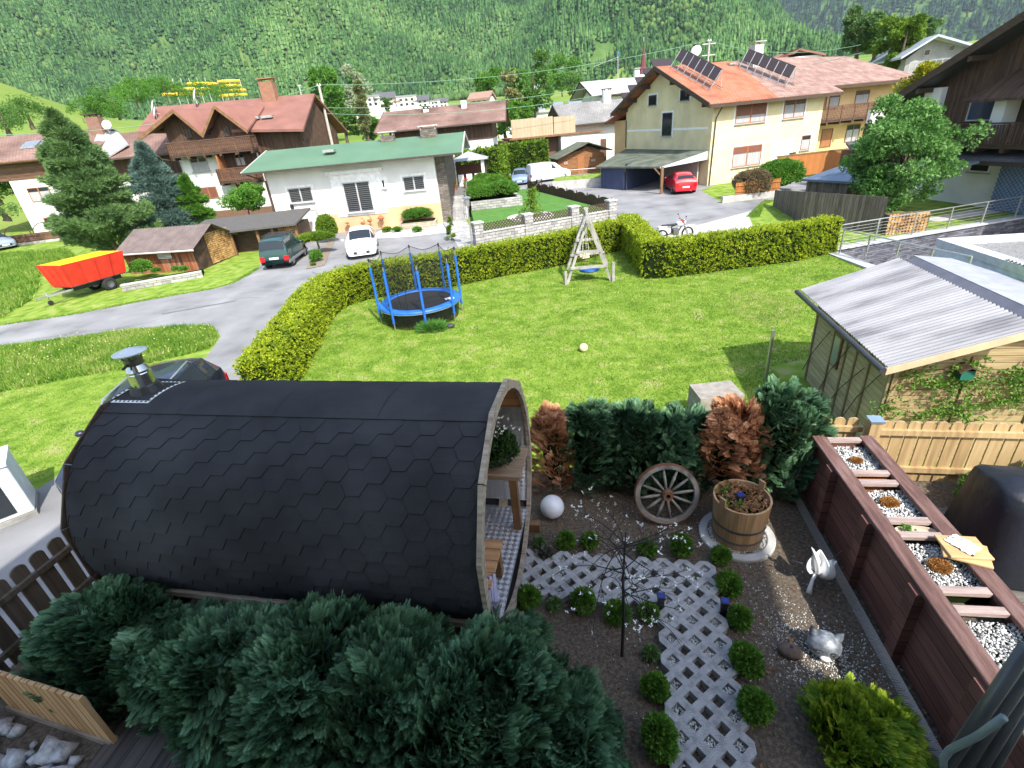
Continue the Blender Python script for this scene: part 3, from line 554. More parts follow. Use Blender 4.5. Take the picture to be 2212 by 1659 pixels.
# carport
navy_m = Mwood('navy_boards', [(.035, .045, .09), (.055, .07, .13)], .12, 0); felt_m = M('mossy_roofing_felt', [(.045, .06, .04), (.085, .10, .07), (.13, .135, .11)], scale=1.2, rough=.95, bump=.2)
cpo = gr('c', 1195, 1530); cp = thing('carport', 'carport with a mossy green felt roof and dark navy boarded side', 'carport', tuple(cpo))
cA = G('c', 970, 1340, .39); cB = G('c', 1490, 1340, .39); cC = FS.w(.15, -.02, 2.75); uB = FS.at('c', 1215, 1205)[0]; cD = FS.w(-13.4, -.02, 2.65); cRt = FS.w(-.2, -.02, 2.75)
q = MB().slab([cA, cB, (cRt[0], cRt[1], 1.15), (cD[0], cD[1], 1.1)], .14); q.v = [tuple(Vector(p)-Vector(cpo)) for p in q.v]; q.build('roof', felt_m, cp)
q = MB().slab([cB-np.array([0, 0, .05]), cRt-np.array([0, 0, .05+1.18-1.15]) , np.array([cRt[0], cRt[1], .45]), np.array([cB[0], cB[1], .25])], .05, (-.7, -.7, 0)) ; q.v = [tuple(Vector(p)-Vector(cpo)) for p in q.v]; q.build('side_panel', M('pale_blue_panel', (.42, .45, .52), rough=.7), cp)
def wallseg(par, a, b, z0, z1, mat, t=.1, name='wall', org=None):
    a = Vector((a[0], a[1], 0)); b = Vector((b[0], b[1], 0)); d = b-a; F = Frame(a.x, a.y, 0, math.degrees(math.atan2(d.y, d.x))); return MB().box(0, d.length, 0, t, z0, z1).build(name, mat, par, F)
w0 = gr('c', 1015, 1515); w1 = gr('c', 1195, 1532); w2 = gr('c', 1215, 1532); w3 = gr('c', 1480, 1500)
inn = FS.w(-5.5, -.6); wallseg(cp, w0, w1, -1.55, .35, navy_m); wallseg(cp, w2, (inn[0], inn[1]+1.0), -1.6, .6, navy_m, name='inner_wall'); wallseg(cp, (inn[0], inn[1]+.9), FS.w(-1, -.3), -1.6, .9, M('carport_back', (.5, .45, .42)), name='back_wall')
pp = gr('c', 1497, 1560); q = MB().box(-.1, .1, -.1, .1, 0, 2.0).bar((0, 0, 1.3), (-.55, .3, 1.95), .09); q.v = [tuple(Vector(p)+Vector(pp)-Vector(cpo)) for p in q.v]; q.build('post', beamw_m, cp)
pp = gr('c', 1785, 1480); q = MB().box(-.1, .1, -.1, .1, 0, 2.4); q.v = [tuple(Vector(p)+Vector(pp)-Vector(cpo)) for p in q.v]; q.build('post', beamw_m, cp)

# ------------------------------------------------------------------ big chalet with twin dormers, its annexe and the far left house
FC = Frame(-28.8, 50, -1.3, -4)
h = thing('chalet', 'white chalet with a red brown roof and twin dark dormer gables', 'house', tuple(FC.o))
MB().box(1.35, 8.45, -.003, 9.5, .95, 6.2).box(8.453, 12.6, .6, 9.4, 0, 6.1).build('wall', white_m, h, FC)
MB().box(1.33, 8.47, -.05, 9.4, 0, .95).build('plinth', M('brown_plinth', (.16, .09, .06), rough=.8), h, FC)
b = MB(); gable_wall(b, 1.2, 12.7, 5, .3, 9.6, 6.9, 9.2, 6.6); b.build('upper_storey', brown_m, h, FC)
MB().box(1.0, 8.45, -.9, .29, 6.201, 6.3).build('loft_floor', beam_m, h, FC)
b = MB(); b.slab([(-2.3, 1.2, 8.0), (13.6, -1.2, 6.85), (13.0, 5, 9.75), (-2.4, 5, 10.0)], .2).slab([(-2.4, 5, 10.0), (13.0, 5, 9.75), (13.4, 11, 6.6), (-2.4, 11, 6.6)], .2)
for ua, um, uz in ((-1.0, 3.2, 5.0), (5.0, 6.75, 8.9)):
    b.slab([(ua, -1.3, 7.15), (um, -1.3, 9.15), (um, 3.6, 9.35), (ua, 3.6, 9.2)], .16); b.slab([(um, -1.3, 9.15), (uz, -1.3, 7.15), (uz, 3.0, 9.0), (um, 3.6, 9.35)], .16)
ro = b.build('roof', sheet_rd, h, FC)
for ua, um, uz in ((-1.0, 3.2, 5.0), (5.0, 6.75, 8.9)):
    q = MB()
    for a, c, za, zc in ((ua, um, 7.15, 9.15), (um, uz, 9.15, 7.15)): q.slab([(a, -1.38, za+.05), (c, -1.38, zc+.05), (c, -1.303, zc+.05), (a, -1.303, za+.05)], .3)
    q.build('barge_board', beamw_m, ro)
    MB().add([(max(ua, 1.2), -.2, 6.3), (uz, -.2, 6.3), (uz, -.2, 7.1), (um, -.2, 9.0), (max(ua, 1.2), -.2, 8.15 if ua < 1 else 7.1)], [(0, 1, 2, 3, 4)]).build('dormer_front', brown_m, h, FC)
balcony(h, FC, 1.5, 8.9, -1.2, -.25, 5.75, 1.0); balcony(h, FC, 5.1, 8.45, -1.2, -.06, 3.4, 1.0)
MB().box(5.0, 8.45, -.02, .01, 3.4, 6.2).build('loggia', brown_m, h, FC)
win(h, FC, 'a', 1520, 1275, 1690, 1370, grey_m, 'ci', 1, v=-.01); win(h, FC, 'a', 1600, 1510, 1765, 1590, winwood_m, 'b', 1, v=-.01, blind=1); win(h, FC, 'a', 1895, 1475, 2050, 1560, winwood_m, 'b', 0, v=-.01, blind=1)
win(h, FC, 'a', 1880, 1240, 1985, 1330, beamw_m, 'c', 1, v=-.03); win(h, FC, 'a', 1475, 1040, 1555, 1110, beam_m, '', 1, v=-.21); win(h, FC, 'a', 1785, 1020, 1860, 1090, beam_m, '', 1, v=-.21)
MB().box(5.35, 5.5, -1.1, -.05, 3.4, 5.7).build('post', winwood_m, h, FC)
chimney(h, FC, 7.6+1.4, 4.6, 9.2, 11.0, 1.25, .8, M('orange_brick', (.24, .12, .075)), M('copper', (.3, .13, .07)))
for uu in (6.9, 8.1): MB().box(uu+1.2, uu+2.2, .9, 1.7, 8.0, 8.2).build('skylight', metal_m, h, FC)
for p, s_ in (((-1.6, 3.6, 9.9), .55), ((-1.2, 3.0, 9.4), .5), ((2.2, 4.3, 10.5), .6)): dish(h, FC, p, s_, -60)
downpipe(h, FC, [(13.4, -1.1, 6.7), (12.7, .5, 6.0), (12.7, .5, 0)]); downpipe(h, FC, [(-.6, -1.2, 7.0), (.1, -.3, 5.6), (1.38, -.12, 5.3), (1.38, -.12, 0)])
MB().slab([(1.2, 9.0, 5.2), (1.25, 9, 5.2), (1.25, 9.01, 5.3)], .01)
# annexe
FA = Frame(-39.5, 55.5, -1.3, -3)
h = thing('annexe', 'low brown roofed annexe with a grey dormer between the white houses', 'house', tuple(FA.o))
MB().box(0, 10.5, 0, 7, 0, 5.2).build('wall', white_m, h, FA); MB().box(-.003, 10.503, -.02, 7, 4.0, 6.0).build('upper_boarding', brown_m, h, FA)
gable_roof(h, FA, -1, 10.9, -1, 3.5, 8, 6.1, 8.3, 6.1, tile_br)
b = MB(); b.slab([(1.0, -.8, 6.3), (3.2, -1.1, 6.2), (2.2, 3.2, 8.4), (.2, 3.4, 8.9)], .1).slab([(3.2, -1.1, 6.2), (4.6, .5, 7.2), (2.2, 3.2, 8.4)], .1); b.build('dormer', M('pale_sheet_metal', (.27, .265, .255), rough=.5), h, FA)
balcony(h, FA, 6.2, 10.9, -1.2, -.03, 3.3, 1.0); chimney(h, FA, -1.0+1.4, 3.0, 7.8, 9.9, 1.3, .8, M('brown_render_chimney', (.2, .11, .08)), beam_m); dish(h, FA, (1.7, 2.6, 9.1), .45, 10)
win(h, FA, 'a', 1310, 1415, 1380, 1450, grey_m, '', 0, v=-.03)
# left house
FL = Frame(-46.2, 53.9, -1.4, 3)
h = thing('house', 'white and brown boarded house behind the tall pine, cut by the left edge', 'house', tuple(FL.o))
MB().box(-.0, 8, 0, 9, 0, 5.1).build('wall', white_m, h, FL); MB().box(-3, 8.02, -.04, 9.02, 5.1, 6.9).build('boarding', brownh_m, h, FL)
MB().box(-4, 8.5, -.9, -.75, 6.65, 6.75).build('gutter', beamw_m, h, FL)
b = MB().slab([(-6, -.8, 6.75), (4.4, -.8, 6.75), (4.2, 4.5, 9.2), (-6, 4.5, 9.0)], .2).slab([(4.4, -.8, 6.75), (8.6, -.8, 6.6), (8.6, 4.5, 8.4), (4.2, 4.5, 9.2)], .2).slab([(-6, 4.5, 9.0), (8.6, 4.5, 9.0), (8.6, 10, 6.6), (-6, 10, 6.6)], .2); b.build('roof', tile_br, h, FL)
for uu in (1.5, 3.1): MB().slab([(uu, 1.2, 7.82), (uu+1.4, 1.2, 7.82), (uu+1.4, 2.4, 8.37), (uu, 2.4, 8.37)], .08).build('skylight', metal_m, h, FL)
win(h, FL, 'a', 210, 1515, 440, 1610, winwood_m, 'c', 1, v=0); win(h, FL, 'e', 345, 345, 570, 440, winwood_m, 'c', 1, v=0)
downpipe(h, FL, [(4.3, -.85, 6.6), (4.6, -.1, 6.2), (4.9, -.1, 0)])

# ------------------------------------------------------------------ long brown roof behind the bungalow
FR = Frame(-10.3, 58, -1.2, -4)
h = thing('house', 'long low house with a brown tiled roof and dark boarding behind the bungalow', 'house', tuple(FR.o))
MB().box(0.3, 10.8, 0, 9, 0, 4.5).build('wall', white_m, h, FR); MB().box(.28, 10.82, -.05, 9.1, 4.5, 6.1).build('boarding', brown_m, h, FR)
gable_roof(h, FR, -1.0, 12.3, -.9, 4.5, 9.9, 6.05, 7.95, 6.05, tile_br)
for zz, x, y in (('b', 1625, 335), ('b', 1925, 265)):
    u, z = FR.at(zz, x, y, 3.5); chimney(h, FR, u, 3.5, 7.2, z+.7, .55, .5, trim_m, black_m)
# grey roofed house with the balcony screen
FY = Frame(8.5, 66, -1.1, 8)
h = thing('house', 'house with a weathered grey tiled roof and a bleached board screen on its garage terrace', 'house', tuple(FY.o))
b = MB(); gable_wall(b, 1.2, 9, 3.6, -.2, 8, 4.7, 6.6, 4.7); b.build('wall', white_m, h, FY); gable_roof(h, FY, .2, 9.5, -1.1, 3.6, 8.6, 4.85, 7.1, 4.9, tile_gr)
MB().box(-.5, 4.2, -2.2, -.21, -1, 3.85).build('garage', white_m, h, FY); MB().box(-6.5, 4.4, -2.4, 3, 3.853, 4.05).build('terrace_slab', beamw_m, h, FY)
scr = Mwood('bleached_boards', [(.33, .25, .16), (.48, .38, .26)], .12, 0); MB().box(-6.2, -1.4, -2.3, -2.22, 4.05, 5.9).build('board_screen', scr, h, FY); MB().box(-1.3, 1.2, -2.3, -2.22, 4.05, 5.8).build('board_screen', scr, h, FY)
MB().box(-7, -.6, -1.0, 3, 1.5, 3.8).build('terrace_base', M('brown_wall', (.14, .08, .055)), h, FY); u, z = FY.at('c', 1062, 800, 3); chimney(h, FY, u, 3.2, 6.4, z+.9, .9, .7, trim_m, black_m)
MB().box(4.3, 5.4, -.9, -.21, 0, 3.0).build('porch', M('dark_porch', (.12, .06, .04)), h, FY)
FZ = Frame(15, 76, -.8, 8)
h = thing('house', 'white house with a bleached grey roof behind the grey tiled house', 'house', tuple(FZ.o))
b = MB(); gable_wall(b, .3, 11, 4, 0, 8, 7.3, 9.0, 7.3); b.build('wall', white_m, h, FZ); gable_roof(h, FZ, -1.2, 12, -1, 4, 9, 7.6, 9.5, 7.6, M('bleached_roof', [(.3, .29, .28), (.42, .41, .4)], scale=.8)); MB().box(3.5, 5.5, -.03, 0, 6.2, 6.9).build('window', glass_m, h, FZ)
chimney(h, FZ, 7, 4, 9, 10.3, .6, .6, trim_m)
FM = Frame(6.5, 98, 1.6, 6)
h = thing('house', 'flat roofed modern white building half hidden by garden trees', 'house', tuple(FM.o)); MB().box(0, 15, 0, 10, -3, 4.1).build('wall', white_m, h, FM); MB().box(-.3, 15.3, -.3, 10, 4.1, 4.5).build('roof', grey_m, h, FM)
for k in range(4): MB().box(1+3.5*k, 3+3.5*k, -.03, 0, 1.9, 3.4).build('window', glass_m, h, FM); MB().slab([(1.5+3.5*k, 1, 4.6), (4+3.5*k, 1, 4.6), (4+3.5*k, 2.6, 5.6), (1.5+3.5*k, 2.6, 5.6)], .1).build('roof_panel', metal_m, h, FM)
# log cabin
p = gr('c', 800, 1400); FK = Frame(9.6, 61.0, -1.25, 12); h = thing('log_cabin', 'small brown log cabin with a green felt roof beside the parked van', 'shed', tuple(FK.o))
logm = Mwood('cabin_logs', [(.13, .06, .025), (.22, .10, .04), (.28, .14, .06)], .13, 2); b = MB(); gable_wall(b, -2.0, 3.2, 0, -.0, .01, 1, 1, 1)
MB().prism([(-2.2, 0), (3.3, 0), (3.3, 1.9), (1.2, 2.65), (-2.2, 1.9)], -2.6, 0, Matrix(((1, 0, 0, 0), (0, 0, -1, 0), (0, 1, 0, 0), (0, 0, 0, 1)))).build('wall', logm, h, FK)
MB().slab([(-2.6, -.7, 1.85), (1.2, -.7, 3.2), (1.2, 3, 3.2), (-2.6, 3, 1.85)], .1).slab([(1.2, -.7, 3.2), (4.0, -.7, 2.2), (4.0, 3, 2.2), (1.2, 3, 3.2)], .1).build('roof', felt_m, h, FK)
for c4 in ((712, 1285, 748, 1325), (930, 1265, 970, 1300)): win(h, FK, 'c', *c4, frame=winwood_m, style='c', mull=1)
MB().box(.1, .9, -.03, -.001, 0, 1.9).build('door', winwood_m, h, FK)

# ------------------------------------------------------------------ dark chalet on the right and its outbuildings
FD = Frame(26.5, 28.8, -1.85, -82)
h = thing('chalet', 'dark timber chalet with a steep black roof at the right edge', 'house', tuple(FD.o))
b = MB(); b.add([(-3.8, 0, 2.9), (9, 0, 2.9), (9, 0, 11), (4.2, 0, 9.9), (-3.8, 0, 6.1)], [(0, 1, 2, 3, 4)]).build('gable_boarding', brown_m, h, FD)
MB().box(-5.2, 9, .02, 9, -.2, 2.9).build('wall', white_m, h, FD); MB().box(-3.8, 9, .03, 9, 2.903, 6.0).build('upper_wall', brown_m, h, FD); MB().box(-4.0, -2.95, -.35, .9, 2.9, 6.0).build('white_pillar', white_m, h, FD)
MB().slab([(-5.2, -1.3, 5.6), (-5.2, 9, 5.6), (4.4, 9, 10.35), (4.4, -1.3, 10.35)], .3).slab([(4.4, -1.3, 10.35), (4.4, 9, 10.35), (12, 9, 6.6), (12, -1.3, 6.6)], .3).build('roof', M('black_sheet_roof', (.05, .05, .055), rough=.5), h, FD)
MB().slab([(-5.25, -1.42, 5.72), (-5.25, -1.303, 5.72), (4.4, -1.303, 10.47), (4.4, -1.42, 10.47)], .42).build('barge_board', beam_m, h, FD)
for v in (-3.6, -1, 1.6): z = 5.6+(v+5.2)*.495; MB().box(v-.1, v+.1, -1.3, -.02, z-.6, z-.35).build('purlin', beam_m, h, FD)
MB().slab([(-.6, -1.5, 5.3), (9, -1.5, 5.4), (9, -.02, 6.9), (.6, -.02, 6.5)], .12).build('balcony_roof', brown_m, h, FD)
balcony(h, FD, -1.0, 8, -1.3, -.02, 3.2, 1.0, brown_m); MB().box(.65, 1.25, -.9, -.03, 3.2, 5.4).build('white_pillar', white_m, h, FD)
win(h, FD, 'd', 1790, 805, 1985, 970, grey_m, '', 0, v=-.04, gm=bglass_m); win(h, FD, 'd', 1790, 1305, 1930, 1390, trim_m, 'i', 0, v=0)
MB().slab([(-1.2, -1.5, 2.5), (9, -1.5, 2.5), (9, -.03, 3.05), (-1.2, -.03, 3.05)], .12).build('tiled_canopy', tile_dk, h, FD); MB().box(-1.2, 9, -1.62, -1.503, 2.3, 2.5).build('gutter', gutter_m, h, FD)
# lattice panel
def lattice(par, F, u0, u1, z0, z1, v, s, wdt, mat, name='lattice'):
    b = MB(); H_ = z1-z0; k = u0-H_
    while k < u1:
        for sg in (1, -1):
            a, c = (k, z0), (k+H_, z1)
            if sg < 0: a, c = (k, z1), (k+H_, z0)
            t0 = max(0, (u0-a[0])/H_); t1 = min(1, (u1-a[0])/H_)
            if t1 > t0: f = lambda t: (a[0]+H_*t, v+(.01 if sg > 0 else -.01), a[1]+(c[1]-a[1])*t); b.bar(f(t0), f(t1), .018, wdt, up=(0, 0, 1))
        k += s
    return b.build(name, mat, par, F)
lt = thing('lattice_screen', 'blue grey lattice screen beside the white lower wall of the dark chalet', 'screen', tuple(FD.w(1.6, -.4, 0))); MB().box(1.6, 6, -.38, -.36, 0, 2.2).build('panel', M('pale_blue_board', (.25, .33, .45)), lt, FD); lattice(lt, FD, 1.6, 6, 0, 2.2, -.42, .22, .03, M('blue_lath', (.1, .15, .25)))
# terrace strip and flower pots
pot_m = M('terracotta', [(.35, .13, .06), (.45, .18, .09)], scale=6, rough=.8)
# wing with dark glazed tiles and balcony, metal-roofed shed
FW = Frame(21.3, 33.2, -1.7, -8)
h = thing('garden_shed', 'weathered board shed with a blue grey metal roof behind the broadleaf tree', 'shed', tuple(FW.o))
greyb_m = Mwood('weathered_grey_boards', [(.07, .055, .042), (.13, .105, .085), (.2, .17, .14)], .16, 0, rough=.9)
a1, a2, a3, a4 = G('d', 425, 1440, -.1), G('d', 700, 1455, -.1), G('d', 990, 1290, .7), G('d', 850, 1295, .7); ext = (a2-a1)*2.4
q = MB().slab([a1, a1+ext, a1+ext+(a4-a1)*1.0+np.array([1.2, 0, 0]), a4], .12); q.v = [tuple(Vector(p)-Vector(FW.o)) for p in q.v]; q.build('roof', M('blue_grey_sheet', (.12, .16, .22), rough=.35, metal=.4), h)
d = unit(ext); a0 = a1+d*.45+np.array([.15, .35, 0]); Fw = Frame(a0[0], a0[1], -1.7, math.degrees(math.atan2(d[1], d[0]))); MB().box(0, 2.6, 0, 2.2, 0, 1.5).build('wall', greyb_m, h, Fw)
FX = Frame(25.0, 38.5, -1.6, -6)
h = thing('outbuilding', 'dark outbuilding with a glazed grey tile roof and a slatted balcony above', 'outbuilding', tuple(FX.o))
uL, zL = FX.at('d', 830, 1205); uR, zR = FX.at('d', 1265, 1180); uT, zT = FX.at('d', 890, 1135, 1.6); MB().slab([(uL, 0, zL), (uR+1, 0, zL), (uR+1, 1.8, zT+.05), (uL+.4, 1.8, zT)], .15).build('roof', tile_dk, h, FX); MB().box(uL+.2, uR+1, .25, 1.8, 0, zL-.15).build('wall', brown_m, h, FX)
uB, zB = FX.at('d', 1010, 1120, 1.9); balcony(h, FX, uB, uR+1, 1.9, 3.5, zB, 1.0, brown_m); MB().box(uB, uR+1, 3.0, 3.5, zB, zB+1.9).build('parapet', white_m, h, FX)
# grey concrete house up the slope
FN = Frame(42, 62, 3.0, -18)
h = thing('house', 'unfinished grey concrete house with a pale metal roof up the slope', 'house', tuple(FN.o))
print_ = [FN.at('d', *p) for p in ((1220, 460), (1520, 275), (1790, 350), (1260, 740))]
ul, zl = FN.at('d', 1220, 460, -1); ua, za = FN.at('d', 1520, 275, -1); ur, zr_ = FN.at('d', 1900, 400, -1)
cg = M('raw_concrete', [(.24, .24, .235), (.33, .33, .32)], scale=1.5, rough=.9); b = MB(); b.add([(ul+.9, 0, -6), (ur, 0, -6), (ur, 0, zr_), (ua, 0, za-.3), (ul+.9, 0, zl-.2), (ul+.9, 12, -6), (ul+.9, 12, zl-.2), (ua, 12, za-.3)], [(0, 1, 2, 3, 4), (0, 4, 6, 5), (4, 3, 7, 6)]).build('wall', cg, h, FN)
MB().slab([(ul, -1.2, zl), (ua, -1.2, za), (ua, 12, za), (ul, 12, zl)], .2).slab([(ua, -1.2, za), (ur+2, -1.2, zr_-.6), (ur+2, 12, zr_-.6), (ua, 12, za)], .2).build('roof', M('pale_sheet_roof', (.42, .46, .52), rough=.35, metal=.3), h, FN)
for c4 in ((1410, 400, 1452, 445), (1610, 365, 1650, 408), (1480, 510, 1525, 560)): win(h, FN, 'd', *c4, frame=grey_m, mull=0)
u, z = FN.at('d', 1290, 520, -1.0); MB().box(ul+1, ur, -1.0, 0, z-1.0, z-.8).build('balcony', cg, h, FN); q = MB()
for k in range(12): uu = ul+1+(ur-ul-1)*k/11; q.bar((uu, -1, z-.8), (uu, -1, z+.2), .05)
q.bar((ul+1, -1, z+.2), (ur, -1, z+.2), .05); q.build('railing', metal_m, h, FN)
MB().slab([FN_ for FN_ in ((ul+.5, -3.6, z-6.3), (ur+1, -3.6, z-6.3), (ur+1, -.02, z-1.6), (ul+1.3, -.02, z-1.6))], .15).build('lean_to_roof', M('grey_sheet', (.2, .21, .22), rough=.6), h, FN)
# small red roof beyond the cream house
FQ = Frame(35, 66, 5, -6); h = thing('house', 'small house with a dark red roof showing above the cream house', 'house', tuple(FQ.o))
u0, z0 = FQ.at('d', 190, 475); u1, z1 = FQ.at('d', 420, 385); u2, z2 = FQ.at('d', 620, 440)
MB().slab([(u0, 0, z0), (u0+.8, 0, z0), (u1, 0, z1), (u0+2.3, 0, z1-.5)], .2, (0, -1, 0)).build('roof', sheet_rd, h, FQ); MB().slab([(u0, 0, z0), (u1-.4, 0, z0-.3), (u1, 5, z1), (u0+2, 5, z1-.2)], .2).slab([(u1-.2, 0, z1), (u2, 0, z0), (u2, 5, z0), (u1-.2, 5, z1)], .2).build('rear_roof', sheet_rd, h, FQ); MB().box(u0+.3, u2-.3, .3, 5, -7, z0).build('wall', white_m, h, FQ)

# ------------------------------------------------------------------ village far across the valley, church, crane, water slide, poles
vill = [('b', 1000, 250, 5, 0), ('b', 1190, 250, 7, 1), ('b', 1290, 250, 7, 0), ('b', 1370, 255, 5, 3), ('b', 1465, 250, 7, 1), ('b', 1580, 255, 6, 0), ('b', 1690, 258, 5, 1), ('b', 1745, 250, 4.5, 0), ('c', 60, 840, 6, 2), ('c', 320, 880, 6, 3), ('c', 250, 905, 5, 2), ('c', 470, 690, 5, 2)]
vr = [M('village_roof_dark', (.08, .08, .09)), M('village_roof_grey', (.22, .22, .23)), M('village_roof_brown', (.26, .16, .12)), tile_or]
desc = ['white house with a dark roof', 'white house with a grey flat roof', 'small house with a pale brown roof', 'house with an orange roof']
where = ['at the left end of the far village row', 'second from the left in the far village', 'third from left of the far village row', 'leaning among the white houses of the far village', 'right of the orange roof in the far village', 'fourth from the right in the far village', 'near the right end of the far village row', 'at the right end of the far village row', 'just behind the long brown roof', 'among garden trees behind the hedge', 'half hidden by the poplar', 'on the far meadow edge']
for i, (zz, x, y, sz, kd) in enumerate(vill):
    d = 330 if zz == 'b' else (110 if i == 8 else 130 if i < 11 else 300); k = 1 if d > 200 else .42; P = far(zz, x, y, d); s = sz*k*.8; t = thing('village_house', desc[kd]+' '+where[i], 'house', (P[0], P[1], P[2]-.5), R(-math.degrees(math.atan2(P[0], P[1]))+rnd.uniform(-25, 25)), 'houses of the far village')
    MB().box(-s, s, -s*.7, s*.7, -6, s*.85).build('wall', white_m, t)
    if kd == 1: MB().box(-s*1.05, s*1.05, -s*.75, s*.75, s*.85, s*1.0).build('roof', vr[1], t)
    else: MB().slab([(-s*1.15, -s*.9, s*.75), (s*1.15, -s*.9, s*.75), (s*1.15, 0, s*1.3), (-s*1.15, 0, s*1.3)], .4).slab([(-s*1.15, 0, s*1.3), (s*1.15, 0, s*1.3), (s*1.15, s*.9, s*.75), (-s*1.15, s*.9, s*.75)], .4).build('roof', vr[kd], t)
    for a in (-.55, 0, .55):
        for zq in (.1, .5): MB().box(a*s-s*.14, a*s+s*.14, -s*.7-.05, -s*.7, s*zq, s*zq+s*.24).build('window', glass_m, t)
P = far('c', 1350, 600, 260); t = thing('church', 'red church steeple rising in front of the forest behind the cream house', 'church', tuple(P))
redsp = M('red_spire', (.11, .025, .03), rough=.6); MB().box(-2.2, 2.2, -2.2, 2.2, -25, 0).build('tower', white_m, t); s = 260/1086
MB().lathe([(2.5, 0), (1.3, 3), (.7, 6.5), (.08, 12)], 8).build('spire', redsp, t); MB().tube([(0, 0, 11.8), (0, 0, 13.5)], .12, 5).build('finial', metal_m, t)
P = far('c', 1150, 655, 190); t = thing('tower_crane', 'small blue topped construction crane standing beyond the grey roofs', 'crane', tuple(P)); t.scale = (.55, .55, .55); q = MB()
for a in range(8): q.bar((-.4, 0, a*1.6), (.4, 0, a*1.6+1.6), .05).bar((.4, 0, a*1.6), (-.4, 0, a*1.6+1.6), .05)
for sx in (-.4, .4): q.bar((sx, 0, -8), (sx, 0, 12.8), .1)
q.build('mast', metal_m, t); MB().bar((0, 0, 12), (-14, 0, 8.5), .14).build('jib', metal_m, t); MB().bar((-.4, 0, 12.8), (.3, 0, 14.6), .35).bar((.3, 0, 14.6), (1.0, 0, 12.8), .15).build('head', M('crane_blue', (.05, .2, .5)), t)
yel = M('yellow_slide', (.80, .50, .02), rough=.4)
for nm, cx, cy, w_, lv in (('water_slide', 1560, 740, 150, 3), ('water_slide', 1870, 745, 110, 4)):
    P = far('a', cx, cy, 520); t = thing(nm, 'yellow water slide, the longer left run at the forest foot' if w_ == 150 else 'yellow water slide with stacked round loops at the forest foot, right of the other', 'slide', tuple(P), R(35), 'yellow water slides')
    for k in range(lv):
        q = MB(); pts = []; W = w_*.11*(1 if k < 2 else .75); x0 = (k-1)*8*(w_ == 150)
        for j in range(15): a = math.pi*j/14; pts.append((x0+math.cos(a)*W/1.2, -math.sin(a)*6, 3.2*k-2+j*.08*(1 if w_ == 150 else 0)))
        q.tube(pts, 1.05, 6); q.build('flume', yel, t)
    q = MB()
    for j in range(5): q.tube([(-W+W*j/2.2, -3, -18), (-W+W*j/2.2, -3, 9)], .3, 5)
    q.build('support', metal_m, t)
woodpole_m = M('grey_pole_wood', (.38, .36, .32), scale=4, rough=.9)
def pole(z, base, top, d, lab, r=.13, arms=0):
    A = far(z, *base, d); B = far(z, *top, d); t = thing('utility_pole', lab, 'pole', tuple(A)); H_ = B[2]-A[2]; MB().tube([(0, 0, -5), (0, 0, H_)], [r*1.2, r*.8], 8).build('shaft', woodpole_m, t)
    for k in range(arms): MB().bar((-.7, 0, H_-.3-1.0*k), (.7, 0, H_-.3-1.0*k), .08).build('crossarm', metal_m, t); 
    q = MB(); 
    for k in (-1, 1): q.lathe([(.05, 0), (.09, .05), (.04, .2), (.01, .22)], 8, (k*.12, 0, H_-.1))
    q.build('insulator', white_m, t); return B
pA = pole('b', (862, 560), (760, 80), 58, 'pale wooden utility pole rising behind the green roof', .14)
pB = pole('c', (1872, 505), (1880, 325), 66, 'grey lattice utility pole behind the solar panels', .12, 2)
pC = pole('b', (622, 195), (600, 85), 90, 'thin metal mast with a box on top above the red brown roof', .1); 
def wire(a, b, sag, lab, n=24, r=.022):
    a = Vector(a); b = Vector(b); q = MB(); pts = [a.lerp(b, k/n)-Vector((0, 0, sag*4*(k/n)*(1-k/n))) for k in range(n+1)]; o = q.tube(pts, r, 4).build('power_line', black_gl, None); return tag(o, lab, 'power line', 'overhead wires')
black_gl = M('green_wire', (.16, .3, .2), rough=.6)
L0 = far('a', -60, 1085, 60); pA2 = pA-np.array([0, 0, 1.9])
wire(L0, pA, 1.0, 'overhead wire sagging from the left edge to the pale pole top'); wire(pA, pB, 1.0, 'topmost overhead wire from the pale pole to the pole behind the solar panels')
wire(pA2, pB-np.array([0, 0, 1.9]), 1.2, 'second overhead wire, below the topmost one', ); wire(pA2-np.array([0, 0, .5]), pB-np.array([0, 0, 2.6]), 1.4, 'lowest of the three overhead wires between the two poles')
R0 = far('d', 900, 360, 60); wire(pB, R0, .8, 'upper overhead wire running right from the pole behind the solar panels'); wire(pB-np.array([0, 0, 2.0]), far('d', 900, 425, 60), .8, 'lower overhead wire running right from the pole behind the solar panels')

